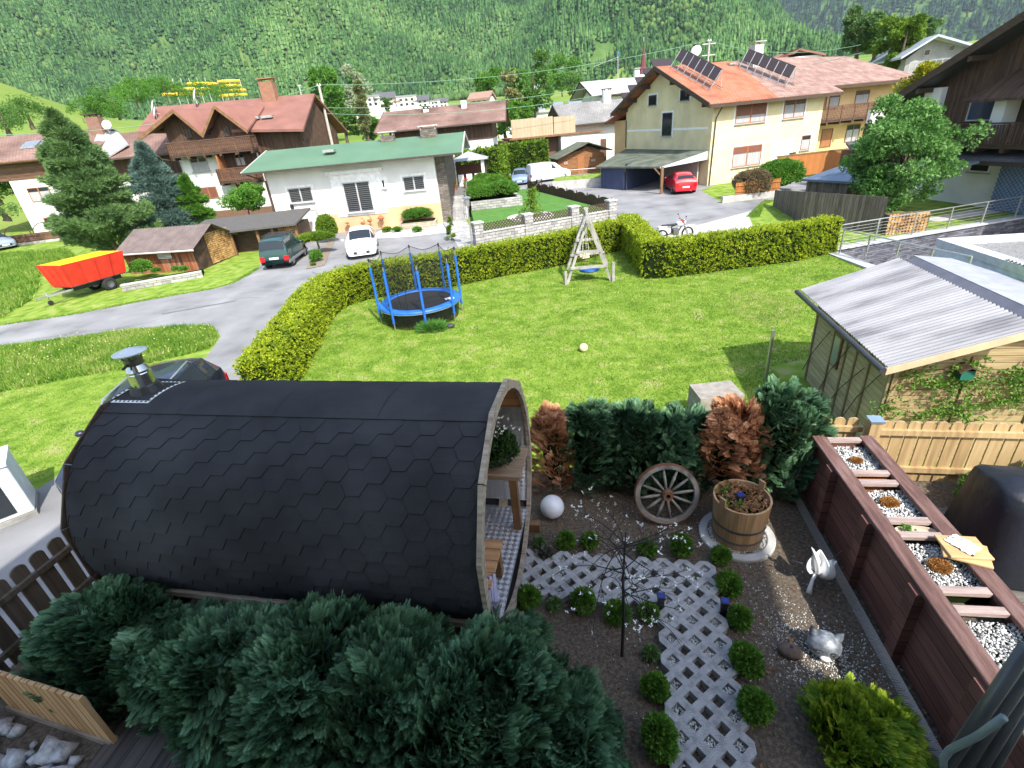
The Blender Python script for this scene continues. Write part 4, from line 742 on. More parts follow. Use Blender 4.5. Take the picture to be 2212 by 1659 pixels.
# ------------------------------------------------------------------ vehicles
tyre_m = M('tyre', (.018, .018, .018), rough=.9); rim_m = M('alloy', (.45, .45, .46), rough=.3, metal=.9); lamp_m = Mglass('headlamp_glass', (.5, .5, .52), .1); tail_m = Mglass('tail_lamp_red', (.45, .01, .015), .15, .5)
def paint(n, c, coat=.8): return M(n, [c, c], rough=.35, coat=coat)
plate_m = M('plate_white', (.75, .75, .75)); dark_m = M('dark_trim', (.03, .03, .032), rough=.6)
def car(name, label, cat, P, yaw, st, W, mat, wb=(.8, 3.35), wr=.32, zb=.24, glass=((3, 4),), side=(4, 8), rear=None, splits=(), extras='', group=None, plate='', lower=None):
    """st: stations front to rear (x, z belt, z top, half width at belt, half width at top); nose at x = 0, length runs to +x"""
    t = thing(name, label, cat, tuple(P), R(yaw), group); L = st[-1][0]; V = []; rg = []
    for x, zbt, zt, w1, w2 in st: pts = [(w1*.93, zb), (w1, zb+.18), (w1*1.0, zbt-.12), (w1*.97, zbt), (w2, zt-.035), (w2*.55, zt), (0, zt+.008)]; rg.append([(x, y, z) for y, z in pts]+[(x, -y, z) for y, z in pts[-2::-1]])
    n = len(rg[0]); b = MB(); cx = L/2
    for r in rg: b.v += [(p[0]-cx, p[1], p[2]) for p in r]
    m = len(rg); F = []
    for i in range(m-1):
        for j in range(n-1): F.append((i*n+j, i*n+j+1, (i+1)*n+j+1, (i+1)*n+j))
        F.append((i*n+n-1, i*n, (i+1)*n, (i+1)*n+n-1))
    F.append(tuple(range(n))[::-1]); F.append(tuple(range((m-1)*n, m*n))); b.f = F; b.mi = [0]*len(F); bo = b.build('body', mat, t, smooth=False)
    sm = bo.modifiers.new('round', 'BEVEL'); sm.width = .05; sm.segments = 3; sm.limit_method = 'ANGLE'; sm.angle_limit = R(12)
    bo.data.polygons.foreach_set('use_smooth', [True]*len(bo.data.polygons))
    def patch(nm, q, off, mt, par=None, shrink=.9):
        q = [Vector((p[0]-cx, p[1], p[2])) for p in q]; c = sum(q, Vector())/len(q); q = [c+(p-c)*shrink for p in q]; nn = (q[1]-q[0]).cross(q[-1]-q[0]).normalized(); nn = nn if nn.dot(c-Vector((0, 0, .7))) > 0 else -nn
        return MB().slab([p+nn*off for p in q], .02, tuple(-nn)).build(nm, mt, par or t)
    for a, c in glass:
        nm = 'windscreen' if a < m/2 else 'rear_window'
        A_, C_ = [Vector((p[0]-cx, p[1], p[2])) for p in rg[a][4:9]], [Vector((p[0]-cx, p[1], p[2])) for p in rg[c][4:9]]; nn = (A_[3]-A_[1]).cross(C_[2]-A_[2]).normalized(); nn = nn if nn.z > 0 else -nn; q = MB(); e = .07
        for j in range(4): lo0, lo1, hi0, hi1 = A_[j].lerp(C_[j], e), A_[j+1].lerp(C_[j+1], e), A_[j].lerp(C_[j], 1-e), A_[j+1].lerp(C_[j+1], 1-e); q.slab([p+nn*.022 for p in (lo0, lo1, hi1, hi0)], .02, tuple(-nn))
        q.build(nm, glass_m, t)
    ss, se = side; cuts = [ss]+list(splits)+[se]
    for a, c in zip(cuts[:-1], cuts[1:]):
        for sgn in (0, 1):
            lo = [rg[i][3] for i in range(a, c+1)]; hi = [rg[i][4] for i in range(a, c+1)]; q = lo+hi[::-1]
            if sgn: q = [(x, -y, z) for x, y, z in q]
            patch('side_window', q, .016, glass_m, None, .88)
    for x in wb:
        for s in (-1, 1):
            y = s*(W/2-.11); A = Matrix.Translation((x-cx, y, wr))@Matrix.Rotation(R(90), 4, 'X')
            MB().lathe([(wr*1.16, -.02), (wr*1.16, .08), (wr*.5, .08)], 18, (0, 0, 0), Matrix.Translation((x-cx, s*(W/2-.035), wr+.02))@Matrix.Rotation(R(90*s), 4, 'X')@Matrix.Translation((0, 0, 0))).build('wheel_arch', dark_m, t)
            wo = MB().lathe([(wr*.62, -.1), (wr*.95, -.11), (wr, -.07), (wr, .07), (wr*.95, .115), (wr*.62, .1)], 20, (0, 0, 0), A, close=False).build('wheel', tyre_m, t, smooth=True); rb = MB().lathe([(wr*.64, -.075), (.02, -.06)], 18, (0, 0, 0), A).lathe([(wr*.64, .075), (.02, .06)], 18, (0, 0, 0), A)
            for k in range(5): a = k*1.2566; f = s*.122; rb.bar((x-cx+.04*math.cos(a), y+s*.09, wr+.04*math.sin(a)), (x-cx+wr*.6*math.cos(a), y+s*.1, wr+wr*.6*math.sin(a)), .05, .03, up=(0, 1, 0))
            rb.build('rim', rim_m, wo)
    f0, f1 = st[0], st[1]; zt = f0[1]
    for s in (-1, 1):
        hw = f1[3]; MB().slab([(f0[0]-cx+.03, s*hw*.42, zt-.02), (f1[0]-cx+.02, s*hw*.99, zt+.02), (f1[0]-cx+.28, s*hw*1.0, f1[1]-.01), (f0[0]-cx+.12, s*hw*.5, zt+.12)], .08, (.6, 0, -.4)).build('headlight', lamp_m, t)
        e0, e1 = st[-1], st[-2]; zz = e1[1]-.12; MB().box(L-cx-.12, L-cx+.02, min(s*e1[3]*.68, s*e1[3]*1.03), max(s*e1[3]*.68, s*e1[3]*1.03), zz-.2, zz+.08).build('tail_light', tail_m, t, bevel=.02)
        mx = st[ss][0]+.35; MB().sphere((mx-cx, s*(st[ss][3]+.13), st[ss][1]+.06), .11, 8, 6, (.8, 1, .7)).build('mirror', mat, t, smooth=True)
        MB().box(st[ss+1][0]+.25-cx, st[ss+1][0]+.42-cx, s*(st[ss+1][3]-.01)-.012, s*(st[ss+1][3]-.01)+.012, st[ss+1][1]-.13, st[ss+1][1]-.1).build('door_handle', mat, t)
    MB().box(-cx-.02, -cx+.1, -.45, .45, zb+.08, zb+.24).build('grille', dark_m, t, bevel=.01)
    MB().box(-cx-.03, -cx-.021, -.26, .26, zb+.12, zb+.23).build('number_plate', plate_m, t); MB().box(L-cx+.015, L-cx+.03, -.26, .26, zt-.05, zt+.06).build('number_plate', plate_m, t)
    if 'r' in extras:
        for s in (-1, 1): q = MB(); a, c = st[ss+1], st[se-1]; q.tube([(a[0]-cx, s*a[4]*.95, a[2]-.02), (a[0]-cx+.15, s*a[4]*.95, a[2]+.06), (c[0]-cx-.1, s*c[4]*.95, c[2]+.06), (c[0]-cx, s*c[4]*.95, c[2]-.02)], .022, 6); q.build('roof_rail', metal_m, t)
    if 'k' in extras:                                    # flat rack
        q = MB(); a, c = st[ss+1], st[se-1]
        for k in range(5): x = a[0]+(c[0]-a[0])*k/4-cx; q.bar((x, -a[4], a[2]+.1), (x, a[4], a[2]+.1), .04)
        for s in (-1, 1): q.bar((a[0]-cx, s*a[4], a[2]+.12), (c[0]-cx, s*a[4], a[2]+.12), .05)
        q.build('roof_rack', dark_m, t)
    if 'l' in extras: MB().box(-cx+.05, L-cx-.05, -W/2-.012, W/2+.012, zb-.03, zb+.14).build('lower_trim', lower or dark_m, t, bevel=.03)
    if 'w' in extras:
        q = MB(); w_ = st[-2][3]; q.lathe([(.30, -.1), (.33, -.06), (.33, .08), (.1, .1)], 16, (0, 0, 0), Matrix.Translation((L-cx+.09, .05, .8))@Matrix.Rotation(R(90), 4, 'Y')); q.build('spare_wheel_cover', mat, t)
    return t
def hatch(L, W, H_): s = L/4.36; h = H_/1.47; w = W/1.82; return [(x*s, a*h, c*h, p*w, q*w) for x, a, c, p, q in ((0, .52, .58, .66, .5), (.12, .68, .74, .82, .6), (.5, .80, .87, .89, .64), (1.05, .92, .97, .905, .63), (1.9, .95, 1.4, .905, .60), (2.5, .98, 1.47, .91, .58), (3.2, 1.02, 1.43, .905, .57), (3.85, 1.05, 1.30, .88, .55), (4.2, 1.02, 1.07, .83, .62), (4.34, .85, .88, .80, .7), (4.36, .5, .55, .76, .6))]
def wagon(L, W, H_): s = L/4.6; h = H_/1.72; w = W/1.86; return [(x*s, a*h, c*h, p*w, q*w) for x, a, c, p, q in ((0, .6, .68, .7, .5), (.1, .82, .9, .85, .6), (.6, .98, 1.06, .91, .65), (1.15, 1.06, 1.12, .925, .66), (1.85, 1.08, 1.62, .925, .64), (2.5, 1.10, 1.72, .93, .63), (3.6, 1.12, 1.70, .925, .62), (4.15, 1.13, 1.6, .90, .6), (4.45, 1.1, 1.15, .87, .68), (4.58, .9, .95, .85, .75), (4.6, .5, .55, .8, .6))]
def boxy(L, W, H_): s = L/3.6; h = H_/1.72; w = W/1.6; return [(x*s, a*h, c*h, p*w, q*w) for x, a, c, p, q in ((0, .65, .75, .7, .6), (.06, .95, 1.02, .74, .64), (.7, 1.02, 1.1, .78, .66), (1.05, 1.05, 1.12, .79, .67), (1.4, 1.06, 1.64, .795, .66), (2.0, 1.07, 1.72, .80, .66), (2.8, 1.07, 1.70, .80, .66), (3.45, 1.07, 1.62, .79, .64), (3.56, 1.05, 1.08, .78, .7), (3.6, .8, .85, .78, .7), (3.62, .5, .55, .76, .6))]
def vanst(L, W, H_): s = L/4.4; h = H_/1.85; w = W/1.82; return [(x*s, a*h, c*h, p*w, q*w) for x, a, c, p, q in ((0, .6, .7, .7, .55), (.1, .85, .95, .84, .6), (.5, 1.0, 1.08, .89, .66), (.9, 1.1, 1.18, .905, .68), (1.6, 1.15, 1.74, .91, .70), (2.2, 1.17, 1.84, .91, .72), (2.9, 1.18, 1.85, .91, .74), (4.1, 1.18, 1.83, .91, .76), (4.3, 1.15, 1.74, .90, .78), (4.38, .9, 1.0, .89, .8), (4.4, .5, .6, .86, .7))]
GL = ((3, 4), (7, 8))
a, b_2, c_ = gr('b', 870, 1500), gr('b', 1110, 1490), gr('b', 1145, 1370); mid = (a+b_2)/2; nd = b_2-a; yw = math.degrees(math.atan2(nd[1], nd[0])); P = mid+unit(np.array([-nd[1], nd[0], 0]))*2.18
car('parked_car', 'white hatchback parked nose out in front of the bungalow', 'car', P, 101, hatch(4.36, 1.82, 1.47), 1.82, paint('white_paint', (.78, .78, .8)), wb=(.85, 3.5), glass=GL, side=(3, 7), splits=(5,))
a, b_2, c_ = gr('b', 320, 1580), gr('b', 525, 1555), gr('b', 612, 1470); ax = unit(np.array([-.03, 1, 0])); P = (a+b_2)/2+ax*1.8
car('parked_car', 'small boxy dark green off road car beside the garage', 'car', P, math.degrees(math.atan2(-ax[1], -ax[0])), boxy(3.6, 1.6, 1.72), 1.6, paint('dark_green_paint', (.01, .045, .045)), wb=(.6, 2.85), wr=.35, zb=.34, glass=GL, side=(3, 7), splits=(5,), extras='kl', lower=M('grey_cladding', (.16, .165, .17), rough=.5))
ax = unit(np.array([-.42, .9, 0])); P = np.array([15.15, 43.1, -1.6])
car('parked_car', 'red hatchback parked with its tail out beside the carport', 'car', P, -97, hatch(4.3, 1.84, 1.5), 1.84, paint('red_paint', (.50, .008, .02)), wb=(.85, 3.45), glass=GL, side=(3, 7), splits=(5,))
P = (gr('c', 490, 1475)+gr('c', 740, 1445))/2; P = P+np.array([-.2, .9, 0])
van = car('delivery_van', 'white panel van with a roof rack parked by the tall hedge', 'van', P, -166, vanst(4.5, 1.85, 1.9), 1.85, paint('van_white', (.78, .78, .78)), wb=(.85, 3.65), wr=.33, glass=((3, 4),), side=(3, 5), extras='k')
P = (gr('c', 310, 1490)+gr('c', 430, 1495))/2+np.array([.1, 2.1, 0])
car('parked_car', 'pale blue car facing the black garden fence', 'car', P, 84, wagon(4.3, 1.75, 1.5), 1.75, paint('pale_blue_paint', (.17, .24, .36)), glass=GL, side=(3, 7), splits=(5,))

P = G('e', 1640, 1500, -.32)
car('parked_suv', 'dark blue estate car with silver roof rails behind the barrel sauna', 'car', (-8.75, 10.85, -2), 95, wagon(4.7, 1.88, 1.68), 1.88, paint('night_blue_paint', (.012, .014, .035)), wb=(.9, 3.6), wr=.35, glass=GL, side=(3, 7), splits=(5, 6), extras='r')
P = gr('e', 20, 610)
car('parked_car', 'silver blue car cut by the left edge beside the boarded terrace', 'car', P+np.array([-1.6, 1.4, 0]), 150, hatch(4.2, 1.8, 1.45), 1.8, paint('silver_blue_paint', (.25, .3, .36)), glass=GL, side=(3, 7))
# red and yellow tipping trailer
o_ = gr('e', 640, 1010)+np.array([-.67, .35, 0]); t = thing('tipping_trailer', 'red tipping trailer with raised yellow inside parked on the grass verge', 'trailer', tuple(o_), R(68))
red_m = M('trailer_red', [(.48, .025, .012), (.58, .04, .02)], scale=2, rough=.5); yel2 = M('trailer_yellow', (.72, .50, .02), rough=.5)
Lx, Wy, z0, z1 = 2.75, 1.5, .74, 1.9; fl = .18; b = MB(); A = [(-.1, -Wy/2), (Lx, -Wy/2), (Lx, Wy/2), (-.1, Wy/2)]; B = [(-.1-fl, -Wy/2-fl), (Lx+fl, -Wy/2-fl), (Lx+fl, Wy/2+fl), (-.1-fl, Wy/2+fl)]
for k in range(4):
    a, b2, c, d = (*A[k], z0), (*A[(k+1) % 4], z0), (*B[(k+1) % 4], z1), (*B[k], z1); cc = Vector((Lx/2, 0, 1)); nn = (Vector(b2)-Vector(a)).cross(Vector(d)-Vector(a)).normalized(); nn = nn if nn.dot(Vector(a)-cc) > 0 else -nn
    q = MB(); q.slab([a, b2, c, d], .03, tuple(-nn)); q.build('side_board', red_m, t); q = MB(); q.slab([Vector(p)-nn*.034 for p in (a, b2, c, d)], .01, tuple(-nn)); q.build('inner_lining', yel2, t)
    n_r = 4 if k % 2 == 0 else 3
    for j in range(n_r+1): f = j/n_r; lo = Vector(a).lerp(Vector(b2), f)+nn*.02; hi = Vector(d).lerp(Vector(c), f)+nn*.02; MB().bar(lo, hi, .06, .05, up=tuple(nn)).build('rib', red_m, t)
MB().box(-.1, Lx, -Wy/2, Wy/2, z0-.05, z0-.003).build('floor', dark_m, t); MB().box(.1, Lx-.1, -.45, -.3, .45, .66).box(.1, Lx-.1, .3, .45, .45, .66).build('chassis', dark_m, t)
for sx in (1.75,):
    for s in (-1, 1):
        A_ = Matrix.Translation((sx, s*(Wy/2-.1), .36))@Matrix.Rotation(R(90), 4, 'X'); wo = MB().lathe([(.2, -.1), (.34, -.11), (.37, -.06), (.37, .06), (.34, .11), (.2, .1)], 20, (0, 0, 0), A_).build('wheel', tyre_m, t, smooth=True); MB().lathe([(.21, -.08), (.02, -.05)], 14, (0, 0, 0), A_).lathe([(.21, .08), (.02, .05)], 14, (0, 0, 0), A_).build('rim', rim_m, wo)
MB().bar((.1, -.35, .55), (-1.0, 0, .5), .09).bar((.1, .35, .55), (-1.0, 0, .5), .09).bar((-.95, 0, .5), (-1.45, 0, .5), .1).build('drawbar', metal_m, t); q = MB().tube([(-.9, .12, .7), (-.9, .12, .25)], .03, 6); jw = q.build('jockey_leg', metal_m, t); MB().lathe([(.02, -.04), (.12, -.04), (.13, 0), (.12, .04), (.02, .04)], 12, (0, 0, 0), Matrix.Translation((-.9, .12, .13))@Matrix.Rotation(R(90), 4, 'X')).build('jockey_wheel', tyre_m, t)
# motorbike behind the hedge
P = (gr('g', 1930, 545)+gr('g', 2040, 540))/2; t = thing('motorbike', 'white enduro motorbike with a red shroud standing behind the low hedge', 'motorbike', (P[0]+.2, P[1]+.2, zg(0, P[1])), R(8)); wh_m = paint('white_plastic', (.75, .75, .76))
for x in (-.72, .72):
    A_ = Matrix.Translation((x, 0, .34))@Matrix.Rotation(R(90), 4, 'X'); wo = MB().lathe([(.27, -.04), (.33, -.05), (.34, 0), (.33, .05), (.27, .04)], 24, (0, 0, 0), A_, close=True).build('wheel', tyre_m, t, smooth=True); q = MB()
    for k in range(12): q.tube([(x, 0, .34), (x+.27*math.cos(k*.5236), 0, .34+.27*math.sin(k*.5236))], .006, 4)
    q.build('spokes', metal_m, wo)
MB().tube([(.72, .07, .34), (.42, .07, 1.0)], .025, 6).tube([(.72, -.07, .34), (.42, -.07, 1.0)], .025, 6).build('fork', metal_m, t); MB().bar((-.72, .06, .34), (-.1, .06, .42), .05).bar((-.2, 0, .4), (-.2, 0, .8), .05).bar((-.2, 0, .8), (.42, 0, .92), .05).bar((.42, 0, .85), (.1, 0, .35), .05).build('frame', dark_m, t)
MB().box(-.15, .2, -.13, .13, .33, .68).build('engine', M('engine_grey', (.12, .12, .12), metal=.5), t, bevel=.04); MB().box(-.75, .12, -.1, .1, .84, .92).build('seat', black_m, t, bevel=.03); MB().box(.08, .42, -.14, .14, .78, 1.0).build('tank', wh_m, t, bevel=.06); MB().box(.3, .44, -.15, .15, .9, 1.04).build('red_shroud', paint('red_plastic', (.5, .02, .02)), t, bevel=.04)
MB().box(-.95, -.5, -.12, .12, .72, .86).box(.5, 1.1, -.07, .07, .72, .76).build('fender', wh_m, t, bevel=.02); MB().tube([(.38, -.38, 1.1), (.42, -.1, 1.05), (.42, .1, 1.05), (.38, .38, 1.1)], .015, 6).build('handlebar', dark_m, t); MB().box(.46, .56, -.1, .1, .88, 1.06).build('headlight', wh_m, t, bevel=.03)
for s in (-1, 1): MB().tube([(.4, s*.3, 1.1), (.36, s*.42, 1.28)], .008, 4).sphere((.35, s*.44, 1.3), .06, 8, 6, (.3, 1, .7)).build('mirror', dark_m, t)

# ------------------------------------------------------------------ planting kit
hedge_m = Mleaf('golden_thuja', [(.07, .12, .01), (.20, .28, .015), (.34, .42, .02), (.50, .54, .04)], nscale=2.5, trans=.35); core_m = M('hedge_inside', (.012, .02, .006), rough=1, spec=0)  # core_m: near-black fill, foliage's inner shade in its colour; also bed soil
green_m = Mleaf('green_hedge', [(.05, .14, .015), (.09, .23, .025), (.16, .33, .04)], nscale=1.5, trans=.35); thuja_m = Mleaf('tall_thuja', [(.05, .11, .01), (.11, .2, .015), (.2, .3, .025)], nscale=.9)
leaf_m = Mleaf('broad_leaf', [(.035, .10, .015), (.075, .18, .03), (.13, .25, .055), (.2, .33, .09)], nscale=.8); leafy = Mleaf('yellow_leaf', [(.2, .22, .01), (.42, .40, .02)], nscale=.8); pine_m = Mleaf('pine_needles', [(.055, .12, .04), (.115, .21, .065), (.19, .30, .10)], nscale=.8, trans=.25)
blue_m = Mleaf('blue_spruce', [(.05, .10, .085), (.09, .16, .13), (.14, .21, .17)], nscale=.8, trans=.15); bark_m = M('bark', [(.06, .045, .032), (.14, .11, .08)], scale=8, rough=.95, bump=.6)
CL5 = clump_tpl(5, np.random.default_rng(3), 1.1, .34); CL7 = clump_tpl(7, np.random.default_rng(4), 1.5, .4); NEED = clump_tpl(9, np.random.default_rng(5), .8, .1)
def hedge(name, label, path, wd, ht, mat, zf, size=.13, dens=95, cat='hedge', rag=.09, taper=.0):
    path = [np.array(p[:2], float) for p in path]; t = thing(name, label, cat, (path[0][0], path[0][1], zf(*path[0]))); b = MB(); n = len(path); nor = []
    for i in range(n): d = path[min(i+1, n-1)]-path[max(i-1, 0)]; d /= np.linalg.norm(d); nor.append(np.array([-d[1], d[0]]))
    w = wd/2-.07; k = 0; z00 = zf(*path[0])
    for i in range(n):
        for s, zz in ((-1, 0), (-1, ht-.08), (1, ht-.08), (1, 0)): p = path[i]+nor[i]*s*w*(1 if zz == 0 else 1-taper); b.v.append((p[0]-path[0][0], p[1]-path[0][1], zf(*path[i])-z00+zz))
    for i in range(n-1):
        for a, c in ((0, 1), (1, 2), (2, 3)): b.f.append((i*4+a, i*4+c, i*4+4+c, i*4+4+a)); b.mi.append(0)
    b.f += [(0, 1, 2, 3), (n*4-1, n*4-2, n*4-3, n*4-4)]; b.mi += [0, 0]; b.build('dark_core', core_m, t)
    Ps, Ns = [], []; seg = [np.linalg.norm(path[i+1]-path[i]) for i in range(n-1)]
    for i in range(n-1):
        for face, area in (('l', seg[i]*ht), ('r', seg[i]*ht), ('t', seg[i]*wd)):
            m = max(3, int(area*dens)); f = rng.random(m); c = path[i]+(path[i+1]-path[i])*f[:, None]; nn = nor[i]+(nor[i+1]-nor[i])*f[:, None]; z = np.array([zf(*path[i])])+0
            if face == 't': off = rng.uniform(-1, 1, m)*wd/2; p = c+nn*off[:, None]; zz = ht+rng.normal(0, rag*.6, m); N = np.stack([nn[:, 0]*off*.6, nn[:, 1]*off*.6, np.ones(m)], -1)
            else: s = -1 if face == 'l' else 1; zz = rng.random(m)**.9*ht; p = c+nn*s*(wd/2*(1-taper*zz/ht))[:, None]+nn*rng.normal(0, rag*.5, m)[:, None]; N = np.concatenate([nn*s, np.full((m, 1), .55)], 1)
            Ps.append(np.concatenate([p, (z+zz)[:, None]], 1)); Ns.append(N)
    for e, sg in ((0, -1), (n-1, 1)):
        m = int(ht*wd*dens); d = (path[1]-path[0]) if e == 0 else (path[-1]-path[-2]); d = d/np.linalg.norm(d)*sg; p = path[e]+nor[e]*rng.uniform(-wd/2, wd/2, m)[:, None]+d*.04; Ps.append(np.concatenate([p, (zf(*path[e])+rng.random(m)*ht)[:, None]], 1)); Ns.append(np.tile(np.array([d[0], d[1], .5]), (m, 1)))
    P = np.concatenate(Ps); N = unit(np.concatenate(Ns))+rng.normal(0, .45, (len(P), 3)); P = P-N*size*.45; V, F = scatter(*CL5, P-np.array([path[0][0], path[0][1], z00]), frames(N), rng.uniform(.7, 1.35, len(P))*size); npmesh('foliage', V, F, mat, t); return t
def bush(name, label, c, rad, mat, n=900, size=.12, cat='shrub', group=None, tpl=CL5, lobes=5, flat=.0, trunk=0, zbase=None, seed=None, core=True, squash=1.0):
    """rounded shrub: overlapping lobes with leaf tufts on their skins"""
    g = np.random.default_rng(seed or int(abs(c[0]*131+c[1]*71)*10) % 99991); t = thing(name, label, cat, tuple(c), 0, group); rx, ry, rz = rad; Ps, Ns = [], []; b = MB()
    for k in range(lobes):
        if k == 0: o = np.array([0, 0, rz+trunk]); s = .86
        else: a = g.uniform(0, 6.28); u = g.uniform(.35, .6); o = np.array([rx*u*math.cos(a), ry*u*math.sin(a), rz*g.uniform(.75, 1.25)+trunk]); s = g.uniform(.45, .62)
        m = int(n*s*s*(1.3 if k == 0 else 1)); d = unit(g.normal(size=(m, 3))); d[:, 2] = np.where(d[:, 2] < -.5, -d[:, 2], d[:, 2]); rr = (1+g.normal(0, .07, m))[:, None]; Ps.append(o+d*np.array([rx, ry, rz])*s*rr); Ns.append(d)
        if core: b.sphere(o, 1, 10, 7, (rx*s*.86, ry*s*.86, rz*s*.86))
    if core: b.build('dark_core', core_m, t)
    P = np.concatenate(Ps); N = np.concatenate(Ns); N = N+g.normal(0, .4, N.shape)+np.array([0, 0, .35]); P[:, 2] = np.maximum(P[:, 2], .03); V, F = scatter(*tpl, P-unit(N)*size*.4, frames(N, g=g), g.uniform(.7, 1.4, len(P))*size); npmesh('foliage', V, F, mat, t)
    if trunk: MB().tube([(0, 0, 0), (.03, .02, trunk*.6), (0, 0, trunk+rz*.6)], [.07, .06, .04], 7).build('trunk', bark_m, t)
    return t
def conifer(name, label, base, Hh, rad, mat, n=9000, size=.3, cat='tree', group=None, z0=.05, lean=(0, 0), tpl=NEED, seed=1, bulge=.9, up=.25, gaps=.35, dn=9):
    g = np.random.default_rng(seed); t = thing(name, label, cat, tuple(base), 0, group); f = g.random(n)**.8*(1-z0)+z0; nb = max(20, int(Hh*dn)); bz = np.sort(g.random(nb)**.85*(1-z0)+z0); ba = g.uniform(0, 6.28, nb); bl = g.uniform(1-gaps, 1.08, nb)
    k = g.integers(0, nb, n); z = bz[k]; R0 = rad*np.power(np.clip(1-z, 0, 1), bulge)*bl[k]*(1-np.exp(-z*9)*.25); u = g.random(n)**.55; wdt = .11+.20*u*(1-u)*2
    ang = ba[k]+g.normal(0, 1, n)*wdt*1.6; r = R0*u; P = np.stack([r*np.cos(ang), r*np.sin(ang), z*Hh+up*r-(.12*r*r/rad)+g.normal(0, .05*rad, n)*(1-u*.5)], -1); P[:, 0] += lean[0]*z; P[:, 1] += lean[1]*z
    D = np.stack([np.cos(ang), np.sin(ang), np.full(n, .45)], -1)+g.normal(0, .35, (n, 3)); V, F = scatter(*tpl, P, frames(D, g=g), g.uniform(.7, 1.3, n)*size); npmesh('crown', V, F, mat, t)
    MB().tube([(0, 0, -.3), (lean[0]*.5, lean[1]*.5, Hh*.5), (lean[0]*.95, lean[1]*.95, Hh*.93)], [.035*Hh*.5, .022*Hh*.5, .02], 8).build('trunk', bark_m, t)
    return t
def tree(name, label, base, Hh, rad, mat, n=5000, size=.16, cat='tree', group=None, seed=1, trunk=.3, clumps=26, tpl=CL7, limbs=True, rz=None, r0=.1, cs=1.0):
    """broadleaf: limbs from a tapered trunk, leaf tufts round the limb ends"""
    g = np.random.default_rng(seed); t = thing(name, label, cat, tuple(base), 0, group); cz = Hh*(1+trunk)/2; rz = rz or Hh*(1-trunk)/2; b = MB(); th = Hh*trunk; b.tube([(0, 0, -.2), (g.normal(0, .05), g.normal(0, .05), th*.5), (0, 0, th), (g.normal(0, .1), g.normal(0, .1), Hh*.75)], [r0*1.3, r0, r0*.85, r0*.25], 9); Ps, Ns = [], []; w = []
    for k in range(clumps):
        d = unit(g.normal(size=3)); q = np.array([d[0]*rad, d[1]*rad, d[2]*rz])*g.uniform(.45, .92)+np.array([0, 0, cz]); s = g.uniform(.22, .4)*rad*cs; m = int(n/clumps*g.uniform(.6, 1.4)); e = unit(g.normal(size=(m, 3)))*(g.random(m)**.45)[:, None]; Ps.append(q+e*s*np.array([1.15, 1.15, .75])); Ns.append(e+d*.4)
        if limbs: s0 = np.array([0, 0, th+(Hh*.7-th)*max(0, min(1, (q[2]-th)/(Hh*.9)))*.7]); b.tube([s0, s0*.45+q*.55+np.array([0, 0, -.08*rad]), q], [r0*.42, r0*.25, r0*.08], 5)
    P = np.concatenate(Ps); N = np.concatenate(Ns)+g.normal(0, .5, P.shape)+np.array([0, 0, .2]); V, F = scatter(*tpl, P, frames(N, g=g), g.uniform(.7, 1.3, len(P))*size); npmesh('crown', V, F, mat, t); b.build('trunk', bark_m, t); return t

# ------------------------------------------------------------------ hedges and garden plot
zlow = lambda x, y: zg(x, y)
pc = [pc[0]-(pc[1]-pc[0])*.5]+pc
hedge('clipped_hedge', 'long golden clipped hedge curving round the lawn behind the trampoline', curve(pc, 4), .95, 1.45, hedge_m, zlow, .105, 190)
q0, q1 = gr('g', 1590, 600), gr('g', 1760, 855); leg = [q0[:2]+np.array([.5, 1.2]), q1[:2]+np.array([.5, .35])]
q2, q3, q4 = gr('h', 0, 950), gr('h', 380, 900), gr('h', 700, 830)
hedge('clipped_hedge', 'golden clipped hedge running from its corner to the steel railing', [leg[0], (leg[0]*.5+leg[1]*.5), leg[1], leg[1]+np.array([.35, .15]), q2[:2]+np.array([.05, .5]), q3[:2]+np.array([.05, .5]), q4[:2]+np.array([-.1, .5])], .95, 1.5, hedge_m, zlow, .105, 190)
a, b2 = gr('c', 30, 1380), gr('c', 640, 1335); a = np.array([-5.5, 66, 0]); b2 = np.array([6.2, 66.5, 0])
hedge('tall_hedge', 'tall yellow green thuja hedge behind the vans', [(-3.4, 55.9), (-1.5, 55.9), (.3, 56.0), (1.0, 58.5), (1.5, 60.9), (4, 61.3), (6.3, 61.8)], 1.3, 3.7, thuja_m, zlow, .36, 24, rag=.2)
# grey stone wall with pillars and crossed lath fence
plot_z = -1.12
lawn2 = M('dark_green_lawn', [(.045, .13, .015), (.075, .19, .025)], scale=2, rough=.95, bump=.5, bscale=30, mode='world')  # darker green than the mown grass
wl = [gr('g', 415, 578), gr('g', 1532, 365)]; FWl = Frame(wl[0][0], wl[0][1], -1.82, math.degrees(math.atan2(wl[1][1]-wl[0][1], wl[1][0]-wl[0][0]))); Lw = float(np.linalg.norm((wl[1]-wl[0])[:2]))
t = thing('stone_wall', 'grey stone block wall with pillars and a crossed dark lath fence on top', 'wall', tuple(FWl.o))
MB().box(0, Lw, 0, .35, -.1, .72).build('wall', stone_gr, t, FWl); MB().box(-.05, Lw+.05, -.05, .4, .723, .78).build('coping', conc_m, t, FWl)
for k in range(4):
    u = [.25, .25+(Lw-.5)*.35, .25+(Lw-.5)*.70, Lw-.25][k]; pl = MB().box(u-.27, u+.27, -.08, .43, -.1, 1.3).build('pillar', stone_gr, t, FWl); MB().box(u-.32, u+.32, -.13, .48, 1.303, 1.38).build('pillar_cap', conc_m, pl).matrix_parent_inverse.identity()
for k in range(3): u0 = [.25, .25+(Lw-.5)*.35, .25+(Lw-.5)*.70][k]+.3; u1 = [.25+(Lw-.5)*.35, .25+(Lw-.5)*.70, Lw-.25][k]-.3; lattice(t, FWl, u0, u1, .8, 1.25, .15, .2, .06, beam_m, 'crossed_lath')
